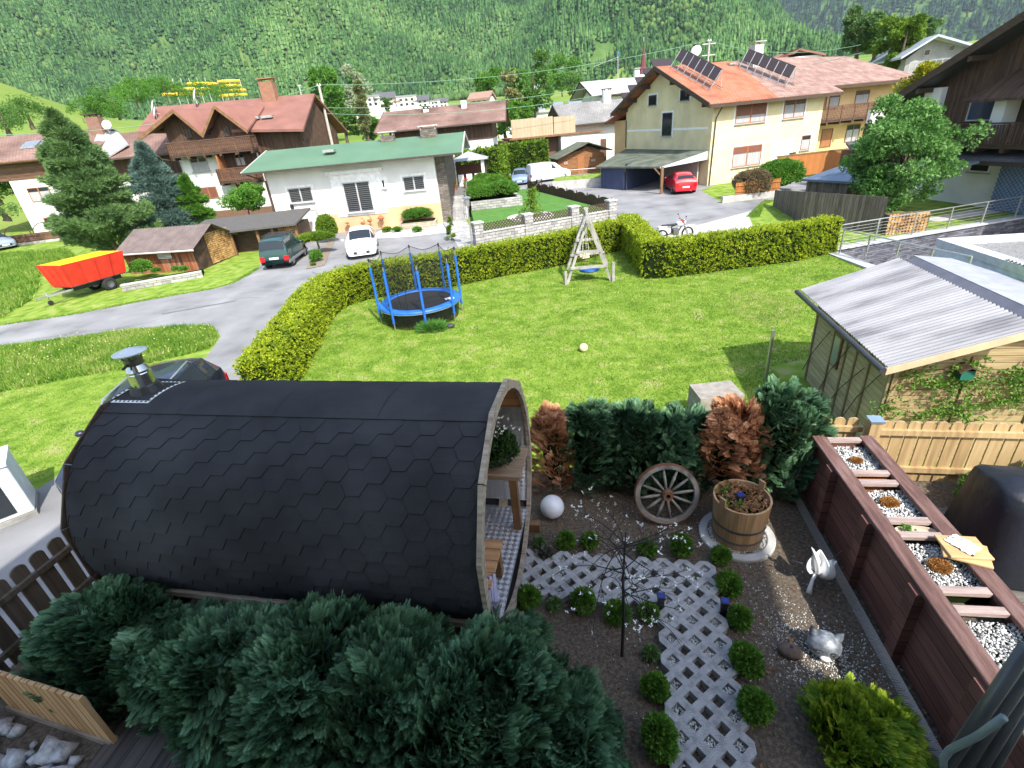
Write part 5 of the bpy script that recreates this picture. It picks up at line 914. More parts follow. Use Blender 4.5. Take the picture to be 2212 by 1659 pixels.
pA_ = [G('g', 430, 470, plot_z), G('g', 1480, 335, plot_z), G('g', 1290, 305, plot_z), G('g', 770, 135, plot_z), (-.5, 46.0, 0), (-1.9, 42.6, 0)]
pA_ = [(-1.2, 30.6), (7.6, 34.1), (6.6, 37.4), (3.2, 50.5), (-1.0, 50.5), (-2.0, 42.6)]
q = MB().prism([(p[0], p[1]) for p in pA_], -2.2, plot_z); o = q.build('lawn_plot', lawn2); tag(o, kind='structure')
bA, bB = gr('g', 380, 318)*0+np.array([-1.6, 40.6, 0]), np.array([1.9, 41.2, 0]); FBd = Frame(-1.75, 39.7, plot_z, 6)
t = thing('raised_bed', 'raised bed of pale stone blocks holding round green bushes', 'planter', tuple(FBd.o)); MB().box(0, 3.9, 0, .3, 0, .62).box(3.6, 3.9, .3, 3, 0, .62).build('wall', stone_gr, t, FBd); MB().box(0, 3.6, .3, 6.5, 0, .55).build('soil', core_m, t, FBd)
for i, (x, y, rx, rz_, lab) in enumerate(((.9, 1.3, 1.2, .62, 'bright green clipped bush at the front of the stone bed, nearest the stairs'), (2.6, 1.3, 1.3, .66, 'bright green clipped bush at the front of the stone bed, beside the lawn'), (.9, 3.6, 1.0, .7, 'rounded green bush in the middle of the stone bed, by the gazebo'), (2.4, 4.3, 1.1, .78, 'rounded green bush in the middle of the stone bed, by the black fence'), (1.6, 6.6, 1.0, .8, 'rounded green bush at the back of the stone bed'))):
    p = FBd.w(x, y, .5); bush('clipped_bush', lab, p, (rx, .85, rz_), green_m, 1100, .15, group='bushes of the stone bed', lobes=4)
# black plank fence along the drive
f0, f1 = np.array([7.6, 34.4]), np.array([3.3, 51.0]); d = f1-f0; FF = Frame(f0[0], f0[1], -1.6, math.degrees(math.atan2(d[1], d[0]))); Lf = float(np.linalg.norm(d))
t = thing('plank_fence', 'low black plank fence with posts and arched tops along the drive', 'fence', tuple(FF.o)); MB().box(0, Lf, -.03, .03, .05, 1.0).build('planks', brown_m, t, FF); n = 9
for k in range(n+1): MB().box(Lf*k/n-.05, Lf*k/n+.05, -.08, .0-.031, -.2, 1.18).build('post', beam_m, t, FF)
for k in range(n): u = Lf*(k+.5)/n; MB().prism([(u+.7*math.cos(a), 1.0+.16*math.sin(a)) for a in np.linspace(0, math.pi, 9)], -.03, .03, Matrix(((1, 0, 0, 0), (0, 0, 1, 0), (0, 1, 0, 0), (0, 0, 0, 1)))).build('arched_top', beam_m, t, FF)
# round stone bed with a climber
p = G('g', 850, 340, plot_z); p[1] = min(p[1], 37.5); t = thing('round_flower_bed', 'round pale stone bed on the neighbour lawn holding a climbing plant', 'flower bed', tuple(p)); MB().lathe([(1.55, 0), (1.55, .1), (1.25, .12), (1.2, .02), (.02, .05)], 28).build('stone_ring', conc_m, t)
pl = thing('climbing_plant', 'leafy climber on a leaning bare stem in the round stone bed', 'plant', (p[0], p[1], p[2]+.05)); MB().tube([(0, 0, 0), (.1, 0, .9), (.3, 0, 1.7), (.75, 0, 2.1)], [.07, .05, .035, .02], 6).tube([(.2, 0, 1.3), (-.2, 0, 1.9)], [.03, .015], 5).build('stem', bark_m, pl)
m = 420; hz = rng.random(m)**1.6*1.7; rr = (.75*(1-hz/1.9)+.1); P = np.stack([rng.normal(0, .55, m)*rr+hz*.15, rng.normal(0, .55, m)*rr, hz], -1); V, F = scatter(*CL5, P, frames(rng.normal(size=(m, 3))+[0, 0, .5]), rng.uniform(.12, .22, m)); npmesh('foliage', V, F, thuja_m, pl)
# gazebo
g0 = np.array([-3.3, 48.5, -.15]); t = thing('gazebo', 'small garden gazebo with a grey panelled roof and lattice back beside the bungalow', 'gazebo', tuple(g0), R(-4)); s = 2.6
for x in (0, s):
    for y in (0, s): MB().box(x-.13, x+.13, y-.13, y+.13, 0, 2.0).build('post', trim_m if y == 0 else beam_m, t)
q = MB(); c = (s/2, s/2)
e = .4; cn = [(-e, -e, 2.05), (s+e, -e, 2.05), (s+e, s+e, 2.05), (-e, s+e, 2.05)]
for k in range(4): q.add([cn[k], cn[(k+1) % 4], (c[0], c[1], 2.75)], [(0, 1, 2)])
q.add(cn, [(3, 2, 1, 0)]); q.build('roof', M('grey_roof_panel', (.3, .31, .33), rough=.5), t); MB().box(.14, s-.14, s-.05, s, .2, 1.6).build('lattice_back', M('brown_lattice', (.12, .05, .035)), t)
for k in range(3): MB().box(.3+k*.75, .8+k*.75, .05, .1, 0, .95).build('front_panel', trim_m, t)
# stairs side flowers and pots
def flowerpot(P, lab, col, r=.2, h=.35, n=26, group='flower pots by the stairs'):
    t = thing('flower_pot', lab, 'flower pot', tuple(P), 0, group); MB().lathe([(r*.7, 0), (r, h), (r*1.08, h), (r*.9, h-.04), (.02, h-.05)], 14).build('pot', pot_m, t, smooth=False); m = 40; Q = np.stack([rng.normal(0, r*.6, m), rng.normal(0, r*.6, m), h+rng.random(m)*r*1.2], -1); V, F = scatter(*CL5, Q, frames(rng.normal(size=(m, 3))+[0, 0, 1]), np.full(m, r*.5)); npmesh('leaves', V, F, green_m, t)
    Q = np.stack([rng.normal(0, r*.7, n), rng.normal(0, r*.7, n), h+r*.6+rng.random(n)*r], -1); V, F = scatter(*CL5, Q, frames(rng.normal(size=(n, 3))+[0, 0, 1]), np.full(n, r*.4)); npmesh('blossoms', V, F, col, t); return t
redf = M('red_petals', (.6, .03, .01), rough=.6); pinkf = M('pink_petals', (.55, .15, .3), rough=.6); orf = M('orange_petals', (.7, .25, .02), rough=.6); whf = M('white_petals', (.8, .8, .78), rough=.6)
for z, x, y, h_, lab, c_ in (('b', 1750, 1005, -.15, 'terracotta pot of red flowers at the head of the stairs', redf), ('b', 1738, 965, -.15, 'terracotta pot of orange flowers behind the red ones by the bungalow corner', orf), ('b', 1800, 945, -.15, 'brown pot standing in the shade of the bungalow side', orf), ('b', 1935, 880, .35, 'orange pot with red flowers on the white panel of the gazebo', redf)):
    P = G(z, x, y, h_); flowerpot((LT[0]+(.45 if x < 1770 else 1.0 if x < 1850 else 1.9), LT[1]+(.4 if x == 1750 else 1.4 if x == 1738 else 2.4 if x == 1800 else 5), -.15), lab, c_, .24, .4)
# planting in front of the bungalow
wgr_m = M('white_gravel', [(.5, .49, .47), (.7, .69, .66)], scale=25, rough=.95, bump=.8, bscale=60, mode='world')
sheet('gravel_garden', [(-8.3, 38.9)]+P2(('b', 1130, 1320), ('b', 1500, 1300), ('b', 1790, 1265), ('b', 1740, 1190))+[(-4.1, 38.9)], wgr_m, .012)
q = thing('stone_planter', 'curved warm stone planter against the tan wall beside the stairs', 'planter', (-7.2, 38.0, -1.68)); MB().box(.3, 2.9, -.6, .9, 0, .45).build('wall', stone_wm, q); MB().box(.4, 2.8, -.5, .9, .45, .46).build('soil', core_m, q)
bush('clipped_bush', 'square clipped bush in the warm stone planter under the bungalow window', (-5.7, 38.55, -1.25), (1.2, .5, .45), green_m, 900, .13, lobes=4)
for x, y, lab in (('b', 1160, 'low green plant by the white car'), ('b', 1310, 'low olive cushion plant on the white gravel'), ('b', 1390, 'low green plant with pink blooms below the planter'), ('b', 1550, 'yellow flowering tuft in a round stone rim')): P = gr('b', y, 1258 if y < 1200 else 1265); P[1] = min(P[1], 38.2); bush('low_plant', lab, P, (.38, .3, .2), green_m if y != 1310 else thuja_m, 160, .1, lobes=3, group='low plants on the gravel')
P = gr('b', 1825, 1330); conifer('small_conifer', 'narrow yellow green conifer beside the crazy paved path', P, 1.5, .32, thuja_m, 500, .14, cat='shrub', tpl=CL5)
P = gr('b', 1990, 1385); t = thing('garden_lamp', 'tall thin garden lamp with a metal lantern by the path', 'lamp', tuple(P)); MB().tube([(0, 0, 0), (0, 0, 2.3)], .035, 8).build('post', metal_m, t); MB().lathe([(.02, 2.3), (.14, 2.32), (.16, 2.7), (.24, 2.72), (.26, 2.78), (.02, 2.86)], 12).build('lantern', metal_m, t)
P = gr('b', 725, 1500); sheet('flower_bed', P2(('b', 650, 1565), ('b', 700, 1470), ('b', 850, 1330), ('b', 880, 1345), ('b', 800, 1535)), M('bed_soil', [(.16, .12, .09), (.24, .2, .15)], scale=8, mode='world'), .03)
bush('cloud_pruned_pine', 'flat topped cloud pruned pine between the garage and the white car', gr('b', 765, 1440), (1.15, .6, .3), thuja_m, 1100, .15, lobes=4, trunk=.75); bush('clipped_bush', 'tall rounded thuja against the tan wall by the garage door', gr('b', 820, 1365)+np.array([0, .8, 0]), (.75, .6, .95), thuja_m, 1100, .14, lobes=3); bush('low_plant', 'bright green tuft in the bed by the green car', gr('b', 745, 1500), (.4, .35, .35), green_m, 250, .12, lobes=3); bush('low_plant', 'tiny green tuft at the tip of the bed', gr('b', 715, 1535), (.18, .15, .1), green_m, 60, .08, lobes=2)
hedge('clipped_hedge', 'low rounded green hedge left of the garage', [gr('b', 250, 1320)[:2]+np.array([0, .3]), gr('b', 440, 1290)[:2]], 1.2, 1.0, green_m, zlow, .16, 70)
tree('small_tree', 'small bright green tree on a thin staked trunk beside the chalet', gr('b', 235, 1240), 3.6, 1.55, Mleaf('fresh_leaf', [(.05, .16, .015), (.10, .26, .03), (.17, .35, .05)]), 2600, .17, seed=5, trunk=.42, rz=.95, r0=.06)
# wood sheds on the left
shedw = Mwood('weathered_red_boards', [(.05, .035, .03), (.22, .07, .03), (.33, .12, .05), (.2, .17, .15)], .18, 0, grain=14, rough=.9); corr_br = M('brown_corrugated', [(.10, .075, .07), (.15, .115, .105)], scale=2, rough=.7)
def logs(par, F, u0, u1, z0, z1, v, r=.07, name='stacked_logs'):
    b = MB(); g = random.Random(3); z = z0+r
    while z < z1:
        u = u0+r
        while u < u1: rr = r*g.uniform(.7, 1.15); b.lathe([(rr, 0), (rr*.98, .02), (.005, .022)], 6, (u, v, z), Matrix.Rotation(R(90), 4, 'X')); u += r*1.9
        z += r*1.75
    return b.build(name, log_m, par, F)
log_m = Mleaf('cut_logs', [(.16, .08, .03), (.38, .22, .08), (.55, .36, .16)], rough=.9, trans=0)
A0, A1, A2 = gr('e', 1060, 800), gr('e', 1605, 770), gr('e', 1730, 705); ang = math.degrees(math.atan2(A1[1]-A0[1], A1[0]-A0[0])); FS1 = Frame(A0[0], A0[1], -1.82, ang); Ls = float(np.linalg.norm((A1-A0)[:2]))
print('wood shed', FS1.o, Ls, ang, A2)
t = thing('wood_shed', 'weathered red brown board shed with a dark corrugated roof and stacked firewood', 'shed', tuple(FS1.o)); MB().box(0, Ls, 0, 3.6, 0, 1.5).build('wall', shedw, t, FS1); Mx = Matrix(((0, 0, 1, 0), (1, 0, 0, 0), (0, 1, 0, 0), (0, 0, 0, 1)))
MB().prism([(0, 0), (3.6, 0), (3.6, 1.5), (1.8, 2.35), (0, 1.5)], Ls+.003, Ls+.08, Mx).build('gable_end', brown_m, t, FS1); logs(t, Frame(*FS1.w(Ls+.1, 1.2, 0), ang+90), 0, 2.3, .1, 1.9, 0)
def corrugated(par, F, q, per, amp, mat, name='roof', n=4):
    """wavy sheet on the quad q (a, b along the waves' run across; ridges run a->d)"""
    a, b, c, d = [np.array(p, float) for p in q]; L = np.linalg.norm(b-a); k = max(8, int(L/per*n)); V = []; up = unit(np.cross(b-a, d-a)); up = up if up[2] > 0 else -up
    for i in range(k+1): f = i/k; o = up*amp*math.sin(2*math.pi*f*L/per); V += [a+(b-a)*f+o, d+(c-d)*f+o]
    V = np.array(V); V = np.concatenate([V, V-up*.02]); F_ = []; m = 2*(k+1)
    for i in range(k): F_ += [(2*i, 2*i+2, 2*i+3, 2*i+1), (m+2*i+1, m+2*i+3, m+2*i+2, m+2*i), (2*i, m+2*i, m+2*i+2, 2*i+2), (2*i+1, 2*i+3, m+2*i+3, m+2*i+1)]
    o = MB(); o.add(V, F_); return o.build(name, mat, par, F)
rfs = corrugated(t, FS1, [(-.3, -.45, 1.35), (Ls+.45, -.45, 1.35), (Ls+.45, 1.8, 2.42), (-.3, 1.8, 2.42)], .18, .02, corr_br); corrugated(t, FS1, [(-.3, 4.0, 1.35), (Ls+.45, 4.0, 1.35), (Ls+.45, 1.8, 2.42), (-.3, 1.8, 2.42)], .18, .02, corr_br, 'rear_roof'); MB().tube([(-.35, -.5, 1.32), (Ls+.5, -.5, 1.32)], .05, 8).build('gutter', gut_w, t, FS1)
u, z = FS1.at('e', 1325, 645); q = MB(); q.box(u-.5, u+.5, -.04, -.001, z-.22, z+.22)
wd_ = q.build('shutter_window', beam_m, t, FS1); q = MB()
for k in range(5): q.box(u-.46, u+.46, -.06, -.041, z-.19+k*.078, z-.15+k*.078)
q.build('slat', trim_m, wd_).matrix_parent_inverse.identity()
FS2 = FS1.sub(Ls+.6, 3.9, 12); t = thing('wood_shed', 'low dark felt roofed wood store behind the red brown shed', 'shed', tuple(FS2.o)); MB().slab([(-3.5, -.6, 1.65), (3.9, -.6, 1.75), (3.9, 3.4, 2.2), (-3.5, 3.4, 2.1)], .12).build('roof', M('grey_felt', (.085, .08, .075), rough=.9), t, FS2); MB().box(-3.2, 3.6, .6, 3.2, 0, 1.5).build('wall', beam_m, t, FS2); logs(t, Frame(*FS2.w(2.3, .5, 0), ang+12), 0, 1.3, .05, 1.6, 0)
for u in (-.5, 1.2, 2.2, 3.7): MB().box(u-.07, u+.07, -.3, -.16, 0, 1.6).build('post', beamw_m, t, FS2)
P = gr('e', 1835, 640); t = thing('wheelie_bin', 'dark wheelie bin standing between the two wood stores', 'bin', tuple(P), R(10)); MB().prism([(-.25, -.3), (.25, -.3), (.25, .3), (-.25, .3)], .05, .95).build('body', black_m, t, bevel=.03); MB().slab([(-.29, -.34, .97), (.29, -.34, .97), (.29, .34, 1.06), (-.29, .34, 1.06)], .04).build('lid', dark_m, t); MB().tube([(-.27, .3, .1), (.27, .3, .1)], .1, 10).build('wheel', black_m, t)
a, b2 = gr('e', 990, 940), gr('e', 1635, 822); Fw_ = Frame(a[0], a[1], -1.86, math.degrees(math.atan2(b2[1]-a[1], b2[0]-a[0]))); Lq = float(np.linalg.norm((b2-a)[:2])); t = thing('stone_wall', 'low dry stone wall holding the flower bed before the red brown shed', 'wall', tuple(Fw_.o)); MB().box(0, Lq, 0, .3, -.1, .3).build('wall', stone_gr, t, Fw_); MB().box(-.02, Lq, -.03, .34, .303, .36).build('coping', conc_m, t, Fw_); MB().box(0, Lq, .345, 1.3, 0, .25).build('soil', core_m, t, Fw_)
bush('round_bush', 'round leafy bush by the left end of the red brown shed', gr('e', 1140, 850)+np.array([0, .4, .3]), (.6, .5, .42), green_m, 700, .14, lobes=3)
for k, x in enumerate((1250, 1410, 1470)): bush('low_plant', ['leafy hosta clump on the dry stone wall', 'small green tuft, the left of two under the shed boards', 'small green tuft, the right of two under the shed boards'][k], gr('e', x, 830 if x > 1300 else 840)+np.array([0, .4, .3]), (.28, .22, .15), green_m, 110, .12, lobes=2, group='tufts on the dry stone wall')
# big pine, blue spruce and their neighbours
bp = gr('e', 760, 720); conifer('pine_tree', 'tall dark green pine with dense upswept needles beside the wood shed', (bp[0]+1.1, bp[1]+1.2, -1.85), 9.2, 3.5, pine_m, 30000, .36, seed=3, bulge=.72, lean=(-.3, 0), gaps=.3, dn=22, up=.45)
conifer('blue_spruce', 'blue silver spruce standing right behind the tall pine', (bp[0]+1.6, bp[1]+7.5, -1.7), 6.9, 4.4, blue_m, 14000, .42, seed=8, bulge=.85, lean=(0, 0), up=-.12, gaps=.2)
conifer('green_conifer', 'mid green drooping conifer right of the blue spruce', (bp[0]+3.9, bp[1]+7.5, -1.7), 4.6, 2.6, green_m, 5000, .36, seed=9, up=-.1)
# left: boarded terrace, meadow trees
t = thing('terrace_screen', 'low brown boarded terrace with a rounded lattice top beside the left house', 'screen', tuple(gr('e', 130, 560))); FT = Frame(*gr('e', 95, 575), 14); MB().box(0, 11, 0, .06, .2, .9).build('boards', brownh_m, t, FT); MB().box(0, 11, -.1, .1, -.1, .2).build('plinth', conc_m, t, FT); 
for k in range(3): q = MB(); c0 = .9+k*2.2; q.tube([(c0+1.0*math.cos(a), .03, .9+.8*math.sin(a)) for a in np.linspace(0, math.pi, 9)], .04, 5); q.build('arched_frame', beam_m, t, FT)
tp_ = [('a', 250, 990, 95, 7, 5.5, 'round dark tree at the meadow edge above the left roof', leaf_m), ('a', 60, 1040, 85, 6, 5, 'dark bushy tree at the left edge below the meadow', leaf_m), ('a', 760, 960, 150, 9, 8, 'bright green tree left of the satellite dishes', green_m), ('a', 950, 920, 150, 12, 11, 'bright green tree behind the annexe roof', green_m), ('a', 1100, 830, 190, 15, 13, 'large fresh green tree behind the chalet ridge', green_m), ('a', 1350, 800, 230, 15, 14, 'broad green tree below the water slides', green_m), ('a', 1600, 790, 240, 14, 13, 'green tree under the right water slide', green_m), ('a', 1850, 790, 250, 12, 12, 'green tree right of the water slides', green_m)]
def fartree(z, x, y, d, Hh, rad, lab, mat, sd, grp='trees round the valley meadow', n=1300):
    P = far(z, x, y, d); return tree('valley_tree', lab, (P[0], P[1], P[2]-Hh*.15), Hh, rad, mat, n, Hh*.055, seed=sd, trunk=.12, clumps=16, limbs=False, group=grp, r0=.25)
tp_ += [('e', -20, 190, 75, 6, 5, 'green tree at the left edge behind the left house wall', green_m), ('e', 40, 330, 62, 3, 3, 'low green shrub at the left edge beside the left house', leaf_m)]
for k, q_ in enumerate(tp_): fartree(q_[0], q_[1], q_[2], q_[3], q_[4]*.5, q_[5]*.5, q_[6], q_[7], 40+k)
mt_ = [('b', 985, 545, 72, 5.6, 3.6, 'round green tree in the meadow beside the pale pole', leaf_m), ('b', 870, 360, 170, 16, 8, 'tall light tree on the meadow right of the chalet', green_m), ('b', 815, 320, 185, 16, 8, 'light tree close behind the pale pole', green_m), ('b', 1000, 310, 260, 9, 9, 'shrubby tree before the left end of the village', green_m), ('b', 1095, 310, 250, 20, 12, 'pale flowering tree in front of the village houses', Mleaf('pale_blossom_leaf', [(.12, .2, .06), (.3, .36, .22), (.5, .52, .42)])), ('b', 1060, 240, 330, 22, 12, 'green tree between the first village houses', green_m), ('b', 1190, 520, 70, 3.6, 3.0, 'low green bush beside the first stone chimney', green_m), ('b', 1150, 520, 68, 8.0, 1.2, 'thin pale feathery tree by the stone chimney', Mleaf('pale_birch_leaf', [(.14, .18, .06), (.28, .3, .14)])), ('b', 1310, 300, 260, 7, 5, 'dark little tree at the right of the meadow', leaf_m), ('c', 300, 1000, 85, 8.5, 2.6, 'slender pale poplar beside the brown roof', Mleaf('poplar_leaf', [(.12, .15, .05), (.25, .26, .1), (.36, .34, .16)])), ('c', 380, 960, 95, 6, 6, 'round green tree behind the board screen', green_m), ('c', 480, 900, 92, 10, 6.5, 'green garden tree with upright crown behind the tall hedge', leaf_m), ('c', 240, 1080, 72, 5, 5, 'green shrub at the corner of the brown roofed house', green_m), ('c', 360, 1080, 76, 5, 5, 'green shrub behind the tall hedge', green_m), ('c', 400, 780, 250, 12, 14, 'bright tree at the forest foot, left of the crane', green_m), ('c', 560, 760, 240, 10, 10, 'green tree on the far meadow, nearer the crane', green_m), ('c', 700, 720, 270, 18, 16, 'broad pale green tree below the forest edge', green_m), ('c', 800, 780, 230, 10, 9, 'green tree behind the flat roofed building', leaf_m), ('c', 120, 800, 150, 9, 8, 'green tree behind the small brown roof', green_m)]
for k, q_ in enumerate(mt_): fartree(q_[0], q_[1], q_[2], q_[3], q_[4], q_[5]*.5, q_[6], q_[7], 70+k, n=1600)
rt_ = [('d', 870, 420, 85, 6.2, 4.5, 'dark tree at the left of the group behind the cream house', pine_m), ('d', 1010, 440, 85, 5.6, 5, 'mid green tree second in the group behind the cream house', leaf_m), ('d', 1120, 520, 80, 5.6, 5, 'yellow green tree before the grey concrete house', thuja_m), ('d', 1200, 540, 78, 5.5, 4, 'yellow green tree touching the grey concrete house', thuja_m), ('d', 1370, 400, 100, 5, 3, 'slim conifer above the grey concrete roof slope', pine_m)]
for k, q_ in enumerate(rt_): fartree(q_[0], q_[1], q_[2], q_[3], q_[4], q_[5]*.5, q_[6], q_[7], 110+k, 'trees behind the cream house', n=2400)
P = far('d', 1430, 800, 44); tree('golden_tree', 'bright yellow leaved tree beside the dark chalet pillar', (P[0], P[1], P[2]-3.5), 5.6, 1.9, leafy, 3200, .2, seed=130, trunk=.2)
# broadleaf tree on the right
bt = G('h', 1215, 520, -1.9); tree('broadleaf_tree', 'large fresh green broadleaf tree in front of the dark chalet', (20.6, 26.6, -1.9), 6.2, 2.75, Mleaf('fresh_broad_leaf', [(.04, .12, .02), (.09, .22, .045), (.17, .33, .09), (.26, .42, .15)], nscale=.9, trans=.35), 7600, .185, seed=26, trunk=.1, clumps=46, r0=.12, cs=.78)
tree('broadleaf_tree', 'overhanging green branches at the right edge before the lattice', (26.3, 23.5, -1.9), 4.6, 1.3, leaf_m, 2200, .2, seed=23, trunk=.4, r0=.09)
P = np.array([18.1, 36.8, -1.7]); bush('wild_shrub', 'reddish brown twiggy shrub beside the orange fence', P, (1.3, 1.0, 1.0), Mleaf('reddish_twigs', [(.1, .09, .04), (.2, .15, .08), (.3, .24, .15)]), 1500, .16, core=False, lobes=5); bush('round_bush', 'bright green rounded bush behind the metal roofed shed', (20.6, 38.2, -1.6), (1.9, 1.2, 1.1), green_m, 1800, .2, lobes=5)
# orange picket fence and retaining walls of the cream house
ofm = Mwood('orange_boards', [(.3, .11, .03), (.45, .18, .05)], .1, 0)
def picket(name, label, F, L, z0, z1, mat, pitch=.11, wd=.08, rails=(.25, .75), cat='fence', roundtop=False, post=2.0, railm=None, thick=.022, side=-1, railh=.07):
    t = thing(name, label, cat, tuple(F.o)); n = int(L/pitch)
    for i in range(min(n, 100)):
        u = i*pitch+wd/2
        if roundtop: MB().prism([(u-wd/2, z0), (u+wd/2, z0)]+[(u+wd/2*math.cos(a), z1-wd*.35+wd*.35*math.sin(a)) for a in np.linspace(0, math.pi, 7)], -thick/2, thick/2, Matrix(((1, 0, 0, 0), (0, 0, -1, 0), (0, 1, 0, 0), (0, 0, 0, 1)))).build('picket', mat, t, F)
        else: MB().box(u-wd/2, u+wd/2, -thick/2, thick/2, z0, z1).build('picket', mat, t, F)
    for r_ in rails: MB().box(-.02, L, min(side*thick/2, side*(thick/2+.045)), max(side*thick/2, side*(thick/2+.045)), z0+(z1-z0)*r_-railh/2, z0+(z1-z0)*r_+railh/2).build('rail', railm or mat, t, F)
    return t
a, b2 = gr('c', 2050, 1590), gr('d', 160, 1530); FO = Frame(16.6, 36.2, -1.7, 6); picket('picket_fence', 'low orange brown picket fence on the concrete wall before the cream house', FO, 3.3, .45, 1.2, ofm, .11, .09)
t = thing('retaining_wall', 'pale concrete retaining wall under the orange picket fence', 'wall', tuple(FO.o)); MB().box(-.9, 3.4, -.1, .15, -.2, .42).build('wall', conc_m, t, FO)
FO2 = Frame(5.6, 50.4, -1.47, -10); t = thing('retaining_wall', 'long pale concrete wall with a metal handrail beside the white van', 'wall', tuple(FO2.o)); MB().box(0, 5.2, 0, .25, -.1, .75).build('wall', conc_m, t, FO2); q = MB()
for u in (.1, 1.8, 3.5, 5.1): q.tube([(u+1, .5, .6), (u+1, .5, 1.6)], .025, 6)
q.tube([(1, .5, 1.6), (6.2, .5, 1.6)], .03, 6); q.build('handrail', metal_m, t, FO2); MB().box(0, 8, .25, 5, -.1, .7).build('grass_bank', lawn_m, t, FO2)
ff = thing('board_fence', 'orange brown diagonal board fence below the apricot wing', 'fence', (23.5, 43, -1.6)); FQ2 = Frame(23.0, 43.2, -1.6, 8); MB().box(0, 6.5, 0, .06, .2, 1.8).build('boards', ofm, ff, FQ2); MB().box(-.1, 6.6, -.03, .09, 1.8, 1.9).build('top_rail', beamw_m, ff, FQ2)
# weathered plank fence
wf = [gr('h', 180, 430), gr('h', 400, 600), gr('h', 1050, 720)]; wf = [np.array([18.0, 33.6]), np.array([16.8, 28.2]), np.array([18.6, 24.4])]
t = thing('plank_fence', 'tall weathered grey brown plank fence bending behind the hedge', 'fence', (wf[0][0], wf[0][1], -1.8))
for a, b2, h0 in ((wf[0], wf[1], 1.15), (wf[1], wf[2], 1.75)): d = b2-a; L = float(np.linalg.norm(d)); Ff = Frame(a[0], a[1], -1.95, math.degrees(math.atan2(d[1], d[0]))); MB().add([(0, 0, 0), (L, 0, 0), (L, 0, 1.75), (0, 0, h0), (0, .05, 0), (L, .05, 0), (L, .05, 1.75), (0, .05, h0)], [(0, 1, 2, 3), (7, 6, 5, 4), (3, 2, 6, 7)]).build('planks', greyb_m, t, Ff)
t = thing('log_pile', 'stack of split logs under the broadleaf tree', 'logs', (18.9, 24.3, -1.95)); logs(t, Frame(18.7, 24.2, -1.95, -5), 0, 1.9, 0, .95, 0, .08); MB().box(0, 1.9, .02, .5, 0, .95).build('log_bodies', bark_m, t, Frame(18.7, 24.2, -1.95, -5))

# ------------------------------------------------------------------ sunken drive on the right: slate wall, railings, garage
slate_w = Mbrick('slate_cladding', (.05, .05, .065), (.17, .17, .2), (.03, .03, .04), .4, .09, .006, 1.0)
cope_m = M('pale_coping', (.38, .39, .40), rough=.8)
rA, rB = np.array([15.35, 22.5]), np.array([34.0, 26.7]); rC, rD = np.array([14.85, 22.0]), np.array([14.9, 17.6])
d = rB-rA; FRm = Frame(rA[0], rA[1], -2, math.degrees(math.atan2(d[1], d[0]))); Lr = float(np.linalg.norm(d)); t = thing('slate_wall', 'dark slate clad retaining wall with a pale coping beside the sunken drive', 'wall', tuple(FRm.o)); MB().box(0, Lr, -.02, .3, -2.2, .06).build('wall', slate_w, t, FRm); MB().box(-.1, Lr, -.1, .38, .063, .13).build('coping', cope_m, t, FRm)
def railing(name, label, P, posts, rails, h=1.0, slope=0):
    o = Vector(P[0]); t = thing(name, label, 'railing', tuple(o)); P = [Vector(p)-o for p in P]; d = P[1]-P[0]; L = d.length; nn = max(2, posts)
    for k in range(nn): q = P[0]+d*k/(nn-1); MB().bar(q, q+Vector((0, 0, h)), .05).build('post', metal_m, t)
    for k in range(rails): z = h*(.16+.68*k/max(1, rails-1)); MB().tube([P[0]+Vector((0, 0, z)), P[1]+Vector((0, 0, z))], .009, 5).build('rail_wire', metal_m, t)
    MB().tube([P[0]+Vector((0, 0, h)), P[1]+Vector((0, 0, h))], .028, 8).build('handrail', metal_m, t); return t
railing('steel_railing', 'long steel railing standing on the slate wall coping', [(rA[0], rA[1]+.1, -1.87), (rB[0], rB[1]+.1, -1.87)], 10, 6)
railing('steel_railing', 'steel railing descending from the hedge end towards the corrugated roof', [(15.0, 21.8, -1.9), (15.9, 16.4, -1.9)], 5, 6)
t = thing('low_wall', 'pale capped low concrete wall under the descending steel railing', 'wall', (14.7, 17, -2)); MB().box(14.65-14.7, 15.0-14.7, -1.2, 5.0, -1.8, .02).build('wall', concd_m, t); MB().box(14.6-14.7, 15.1-14.7, -1.2, 5.05, .023, .09).build('coping', cope_m, t)
sheet('sunken_drive', [(15.0, 22.3), (15.0, 15.5), (40, 15.5), (40, 28), (34, 26.7)], asph_m, 0, flat=-4.0)
g1 = G('h', 1525, 722, -1.55); g2 = G('h', 2212, 945, -1.55); g3 = G('h', 2212, 690, -1.55); t = thing('garage', 'white flat roofed garage block with a raised parapet and gravelled roof', 'garage', (g1[0], g1[1], -4)); dv = unit(np.array([g2[0]-g1[0], g2[1]-g1[1], 0])); Fg = Frame(g1[0], g1[1], -4, math.degrees(math.atan2(dv[1], dv[0])))
d3 = g3-g1; ug = float(d3@Fg.v); wv = 4.2
b = MB(); b.box(0, 9, 0, wv, 0, 2.2); b.build('wall', M('blue_white_render', (.55, .62, .66), rough=.9), t, Fg); MB().box(-.05, 9, -.05, .45, 2.203, 2.5).box(-.05, .45, .45, wv, 2.203, 2.5).box(-.05, 9, wv-.4, wv+.05, 2.203, 2.5).build('parapet', M('pale_parapet', (.5, .52, .54), rough=.7), t, Fg); MB().box(.45, 9, .45, wv-.4, 2.2, 2.3).build('roof_gravel', M('grey_gravel', [(.12, .12, .12), (.3, .3, .3)], scale=18, bump=.8), t, Fg)
# neighbour's terrace strip behind
sheet('terrace_strip', [(22.5, 25.6), (34, 27.9), (34, 29.0), (22.3, 26.5)], M('pale_terrace', (.4, .39, .38)), .006)

